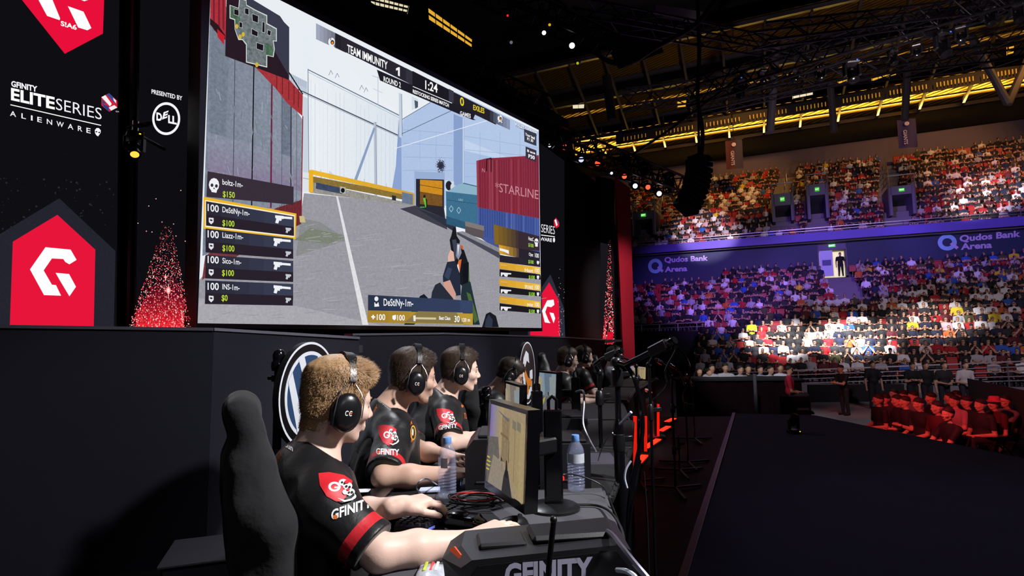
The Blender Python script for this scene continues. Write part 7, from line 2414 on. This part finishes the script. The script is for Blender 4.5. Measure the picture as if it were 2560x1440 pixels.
for k in range(-9, 11):
    s = k * 3.0
    mb.bar(bowl(57, s, 20.2), bowl(43.4, s + .5, 24.2), .16, .3)
    mb.bar(bowl(53.3, s + .4, 21.2), bowl(53.3, s + .4, 22.6), .1)
struct(mb.build('trim_rafters', M_STEEL))
# row of slots of light along the roof edge
M_SLOT = mat('amber_slot', 'e0a83c', .5, emit=.4, ecol='e0a434')
t = thing('slot_light_row', 'long row of small amber light slots under the roof edge', 'light', bowl(52, 0, 22.2))
mb = MB()
k = 0
for px in range(1560, 2600, 9):
    if (px // 9) % 13 in (11, 12): continue
    y = 352 - (px - 1560) * .172
    q = bowl_px(px, y, 50.)
    mb.bar(q, q + V3(0, 0, .34), .05)
o = mb.build('slots', M_SLOT, t); o['kind'] = 'stuff'
MB().bar(bowl_px(1540, 350, 50.3), bowl_px(2620, 164, 50.3), .05, .9).build('backing', M_ROOF, t)
# slanting roof columns
for i, (x0, y0, x1, y1, d) in enumerate(((1516, 190, 1530, 300, 26), (2270, 150, 2262, 300, 36), (2425, 85, 2520, 260, 34), (2520, 260, 2590, 100, 34), (2075, 200, 2085, 330, 38), (1940, 120, 1925, 330, 30))):
    a, b = P(x0, y0, d), P(x1, y1, d)
    mb = MB(); mb.cyl(a, b, .22, n=10)
    struct(mb.build('column_roof_%d' % i, M_STEEL))
# lighting trusses
def truss(label, a, b, w=.35, bays=14, r=.025):
    a, b = Vector(a), Vector(b)
    d = (b - a).normalized()
    y = d.cross(V3(0, 0, 1)).normalized() * w / 2
    z = V3(0, 0, w / 2)
    t = thing('lighting_truss', label, 'truss', (a + b) / 2, 'lighting trusses')
    off = (y + z, y - z, -y - z, z - y)
    for o_ in off:
        MB().cyl(a + o_, b + o_, r * 1.3, n=6).build('chord', M_TRUSS, t, True)
    mb = MB()
    for k in range(bays):
        p, q = a.lerp(b, k / bays), a.lerp(b, (k + 1) / bays)
        for i in range(4):
            j = (i + 1) % 4
            u, v = (off[i], off[j]) if k % 2 else (off[j], off[i])
            mb.cyl(p + u, q + v, r * .7, n=5)
    mb.build('bracing', M_TRUSS, t)
    return t
truss('black truss above the right part of the video screen carrying red and white lamps', P(1290, 312, 11.6), P(1700, 468, 17.5), .5, 22, .028)
truss('black truss running along the top edge of the video screen', P(640, -60, 8.3), P(1360, 268, 12.2), .4, 24, .022)
truss('black truss high over the stage at the top centre', P(1200, -32, 9.8), P(1530, 116, 12.5), .4, 16, .025)
truss('long black truss across the upper right with hanging moving lights', P(1720, 232, 19.), P(2580, -20, 17.), .7, 22, .035)
truss('lower black truss across the upper right behind the moving lights', P(1720, 275, 23.), P(2580, 75, 22.), .6, 22, .03)
truss('black truss crossing the top right corner', P(1900, 90, 15.), P(2580, 5, 19.), .5, 16, .03)
truss('dim truss far back under the roof deck', P(1560, 250, 30.), P(2580, 130, 30.), .9, 26, .045)
truss('dim truss near the top edge right of the centre', P(1450, 30, 14.), P(2050, 140, 22.), .5, 16, .03)
# drapes / flat dark panels in the rig
for i, (q, d, m_) in enumerate((([(1490, 60), (1610, 20), (1660, 130), (1560, 190)], 17., 'grey panel hanging flat in the rig at the top centre'), ([(1640, 10), (1760, 30), (1750, 60), (1650, 45)], 20., 'dark panel hanging at the top edge beside the grey panel'))):
    p3 = [P(x, y, d + j * .8) for j, (x, y) in enumerate(q)]
    mb = MB(); mb.prism(p3[:3] + [p3[0] + p3[2] - p3[1]], V3(0, .05, .06))
    tag(mb.build('rig_panel', mat('rig_panel_grey', '3a3840', .6, var=.1)), m_, 'panel', 'dark panels in the rig')
c0 = [P(x, y, 15.) for x, y in ((1380, -10), (1450, 60), (1500, 140), (1570, 158), (1640, 118), (1740, 60), (1800, -20))]
cable('thick black cable bundle sagging across the top centre', c0, .07, M_CABLE, n=9)
cable('thin black cable slanting from the lamp truss up to the right rig', [P(1560, 400, 16), P(1680, 320, 17), P(1800, 230, 19), P(1900, 150, 19)], .04, M_CABLE)
# lamps
def par_can(label, px, py, d, r, col, aim, strength=3., group='coloured lamps on the truss'):
    c = P(px, py, d)
    t = thing('stage_lamp', label, 'stage light', c, group)
    dv = (Vector(aim) - c).normalized()
    nm = 'lamp_glass_' + col + '_%g' % strength
    MB().lathe([(r * .7, -r * 2.4), (r * .95, -r * 1.8), (r * 1.05, 0), (r * .98, 0)], c, 16, dv).build('can', M_BLACKPL, t, True)
    MB().lathe([(r * .97, -r * .1), (r * .6, .0), (.002, r * .03)], c, 18, dv).build('lens', mat(nm, col, .3, emit=strength, ecol=col), t, True)
    mb = MB()
    s = dv.cross(V3(0, 0, 1)).normalized() * r * 1.25
    b = c - dv * r * 1.0
    mb.bar(b + s, b + s + V3(0, 0, r * 3), r * .2, r * .4); mb.bar(b - s, b - s + V3(0, 0, r * 3), r * .2, r * .4); mb.bar(b + s + V3(0, 0, r * 3), b - s + V3(0, 0, r * 3), r * .3, r * .4)
    mb.bar(b + V3(0, 0, r * 3), b + V3(0, 0, max(r * 4.2, .8 if group == 'lamps over the stage' else 0)), r * .5, r * .5)
    mb.build('yoke', M_BLACKPL, t)
    return t
AIM = Vector((3.5, 3, .5))
for k, (px, py, d, col, st, rp, w) in enumerate(((1374, 364, 12.6, 'dfe8ff', 2.5, 6, 'small white'), (1412, 368, 13.1, 'ff4426', 2.2, 10, 'red'), (1453, 399, 13.7, 'c8ccf4', 1.3, 10, 'pale'), (1494, 408, 14.2, 'ff4426', 2.2, 10, 'red'),
                                                (1529, 433, 14.8, 'd8e4ff', 2.2, 5, 'small white'), (1561, 441, 15.2, 'ff5030', 2.2, 9, 'red'), (1588, 465, 15.7, 'cfe0ff', 2.2, 9, 'white'), (1620, 468, 16.1, 'ff5030', 2.2, 9, 'red'), (1648, 484, 16.6, 'e8f0ff', 4., 9, 'bright white'))):
    par_can('%s lamp, %s from the left in the row above the right set wall' % (w, ordw(k)), px, py, d, 1.15 * rp * d / 1414, col, AIM, st)
for px, py, d, col, st, rp, lab in ((1430, 114, 11.5, 'ffffff', 6., 12, 'brightest white lamp in the rig at the top centre'), (1360, 82, 10.8, 'd8ecff', 3.5, 9, 'bluish white lamp left of the brightest lamp'),
                                    (1374, 62, 10.8, 'e8b020', .9, 6, 'dim yellow lamp above the bluish white lamp'), (1444, 158, 11.8, 'b8c020', .8, 6, 'dim yellow-green lamp below the brightest lamp'), (1269, 39, 10.2, 'ff2020', 1.2, 5, 'small red lamp at the top left of the rig'),
                                    (1278, 106, 10.5, '8a8898', .5, 7, 'dim grey lamp above the screen corner')):
    par_can(lab, px, py, d, rp * d / 1414, col, (1.5, 3, 1), st, 'lamps over the stage')
for k, (px, py, d, kk) in enumerate(((1850, 195, 19.5, 1.5), (2128, 150, 18.6, 1.7), (2352, 80, 17.6, 1.8), (2400, 66, 17.4, 1.2), (2470, 20, 17.2, 1.3), (1905, 175, 19.3, 1.1), (1985, 170, 19., 1.1), (2050, 165, 18.8, 1.1), (2230, 125, 18.2, 1.1), (2290, 110, 18., 1.0), (2540, 10, 17., 1.3))):
    q = P(px, py, d)
    moving_head('black moving light hanging from the upper right truss, %s from the left' % ordw([0, 5, 8, 9, 10, 1, 2, 3, 4 + 2, 7, 11][k] if k not in (1,) else 4), (q.x, q.y, q.z), kk, tilt=1.1, yaw=-.6 + .4 * (k % 3), hang=True, led='4060ff' if k in (0, 1, 2) else '303038', group='moving lights on the upper right truss')
for k, (px, py, d, kk) in enumerate(((1565, 388, 15.3, 1.0), (1610, 405, 16., .9), (1672, 432, 17., 1.2))):
    q = P(px, py, d)
    moving_head('unlit moving light on the lamp truss, %s from the left' % ordw(k), (q.x, q.y, q.z), kk, tilt=1.0, yaw=.5, hang=True, led='303038', group='unlit moving lights on the lamp truss')
# line array loudspeaker
t = thing('line_array_speaker', 'tall curved black line array loudspeaker hanging before the upper stand', 'loudspeaker', P(1746, 400, 16.))
pts = [(1747, 402), (1748, 414), (1748, 426), (1746, 438), (1744, 450), (1741, 462), (1737, 474), (1732, 486), (1727, 498), (1721, 510), (1715, 520)]
for k, (x, y) in enumerate(pts):
    c = P(x, y, 16.)
    x0 = pts[max(k - 1, 0)]; x1 = pts[min(k + 1, len(pts) - 1)]
    tilt = math.atan2(x0[0] - x1[0], x1[1] - x0[1])
    Rm = Matrix.Rotation(.55, 3, 'Z') @ Matrix.Rotation(tilt, 3, 'Y')
    mb = MB(); mb.box(c, (.62, .5, .132), R=Rm, bev=.02)
    bx = mb.build('speaker_box', M_BLACKPL, t)
    mb = MB(); mb.box(c + Rm @ V3(-.02, -.252, 0), (.54, .01, .09), R=Rm, bev=.004)
    mb.build('grille', M_BLACKCLOTH, bx)
MB().box(P(1747, 393, 16.), (.5, .4, .06), rz=.55).build('bumper', M_DARKMETAL, t)
MB().cyl(P(1747, 393, 16.), P(1745, -60, 16.), .035, n=8).build('chain', M_DARKMETAL, t)
cable('black cable bundle running up from the line array loudspeaker', [P(1752, 400, 16.1), P(1756, 330, 16.1), P(1744, 240, 16.1), P(1748, 120, 16.1), P(1742, -40, 16.1)], .06, M_CABLE)
# banners
def banner(label, x0, x1, y0, y1, n, c1, c2, word):
    A_ = lambda x, y: bowl_px(x, y, n)
    a, b = A_(x0, y0), A_(x1, y0 - (x1 - x0) * .1)
    t = thing('banner', label, 'banner', (a + b) / 2, 'hanging banners')
    h = a.z - A_(x0, y1).z
    m = 12
    mb = MB()
    F = lambda u, v: a.lerp(b, u) - V3(0, 0, h * v) + NS * (.03 * math.sin(u * 7 + v * 2))
    for jj in (0, 1):
        mb.cur = jj
        vs = [F(jj * .5 + i / m, j / 8) for j in range(9) for i in range(7)]
        mb.add(vs, [(j * 7 + i, j * 7 + i + 1, j * 7 + i + 8, j * 7 + i + 7) for j in range(8) for i in range(6)])
    mb.build('cloth', [mat('banner_' + c1, c1, .7), mat('banner_' + c2, c2, .7)], t, True)
    v, f = text_mesh(word, .02)
    w = v[:, 0].max(); k = h * .5 / w
    cen = (a + b) / 2
    MB().add([cen + TS * (-.15 + y * k * 1.0 - .1) - V3(0, 0, h * .38 + x * k) - NS * .08 for x, y in v], f).build('lettering', M_SIGNW, t)
    MB().lathe([(h * .07, 0), (h * .05, .01)], cen - V3(0, 0, h * .17) - NS * .09, 16, -NS).build('badge', M_SIGNW, t)
    MB().bar(a + V3(0, 0, .03) - TS * .1, b + V3(0, 0, .03) + TS * .1, .06).build('batten', M_TRUSS, t)
    MB().cyl((a + b) / 2, (a + b) / 2 + V3(0, 0, 4.), .03, n=6).build('cord', M_TRUSS, t)
banner('maroon and blue banner hanging right of the line array loudspeaker', 1813, 1855, 352, 424, 50., '4a1830', '2a2450', 'GIANTS')
banner('purple banner hanging before the roof edge on the right', 2242, 2289, 300, 372, 50., '2c2470', '2a2068', 'GIANTS')
# amber lit panels seen high above the screen
M_AMB = mat('amber_panel_light', 'e8b040', .5, emit=.9, ecol='f0b438')
M_PALEP = mat('pale_panel_light', 'f4e8c0', .5, emit=.9, ecol='f0e4c0')
def lit_panel(label, quad, d, m, nx, ny):
    q = [P(x, y, d) for x, y in quad]
    t = thing('lit_roof_panel', label, 'roof panel', (q[0] + q[2]) / 2, 'lit panels seen through the roof')
    A_ = lambda u, v: q[0].lerp(q[1], u).lerp(q[3].lerp(q[2], u), v)
    MB().prism(q, V3(0, .05, .02)).build('light', m, t)
    mb = MB()
    for i in range(ny + 1): mb.bar(A_(0, i / ny) - V3(0, .03, 0), A_(1, i / ny) - V3(0, .03, 0), .05)
    for i in range(nx + 1): mb.bar(A_(i / nx, 0) - V3(0, .03, 0), A_(i / nx, 1) - V3(0, .03, 0), .025)
    mb.build('grid', M_VOID, t)
lit_panel('amber lit roof panel above the middle of the video screen', [(1070, 18), (1181, 98), (1180, 122), (1072, 52)], 19., M_AMB, 6, 2)
lit_panel('pale amber lit roof panel at the top edge above the screen', [(925, -12), (1022, 14), (1018, 34), (928, 14)], 19., M_PALEP, 8, 2)
lit_panel('tiny lit window pair in the dark far left of the rig', [(1431, 262), (1461, 260), (1460, 272), (1432, 273)], 40., M_PALEP, 2, 1)
lit_panel('small amber lit opening near the centre of the rig', [(1693, 254), (1716, 250), (1714, 268), (1694, 270)], 40., M_AMB, 1, 2)
lit_panel('small bright strip at the gallery under the roof, centre right', [(1982, 240), (2032, 230), (2032, 238), (1982, 248)], 40., M_PALEP, 3, 1)
lit_panel('small amber strip in the gallery left of the purple banner', [(2095, 204), (2130, 195), (2130, 203), (2096, 212)], 40., M_AMB, 3, 1)
lit_panel('small amber window at the right edge of the gallery', [(2518, 118), (2535, 114), (2534, 134), (2518, 138)], 40., M_AMB, 1, 3)
lit_panel('amber strip in the gallery right of the purple banner', [(2180, 196), (2240, 180), (2240, 188), (2180, 204)], 40., M_AMB, 4, 1)
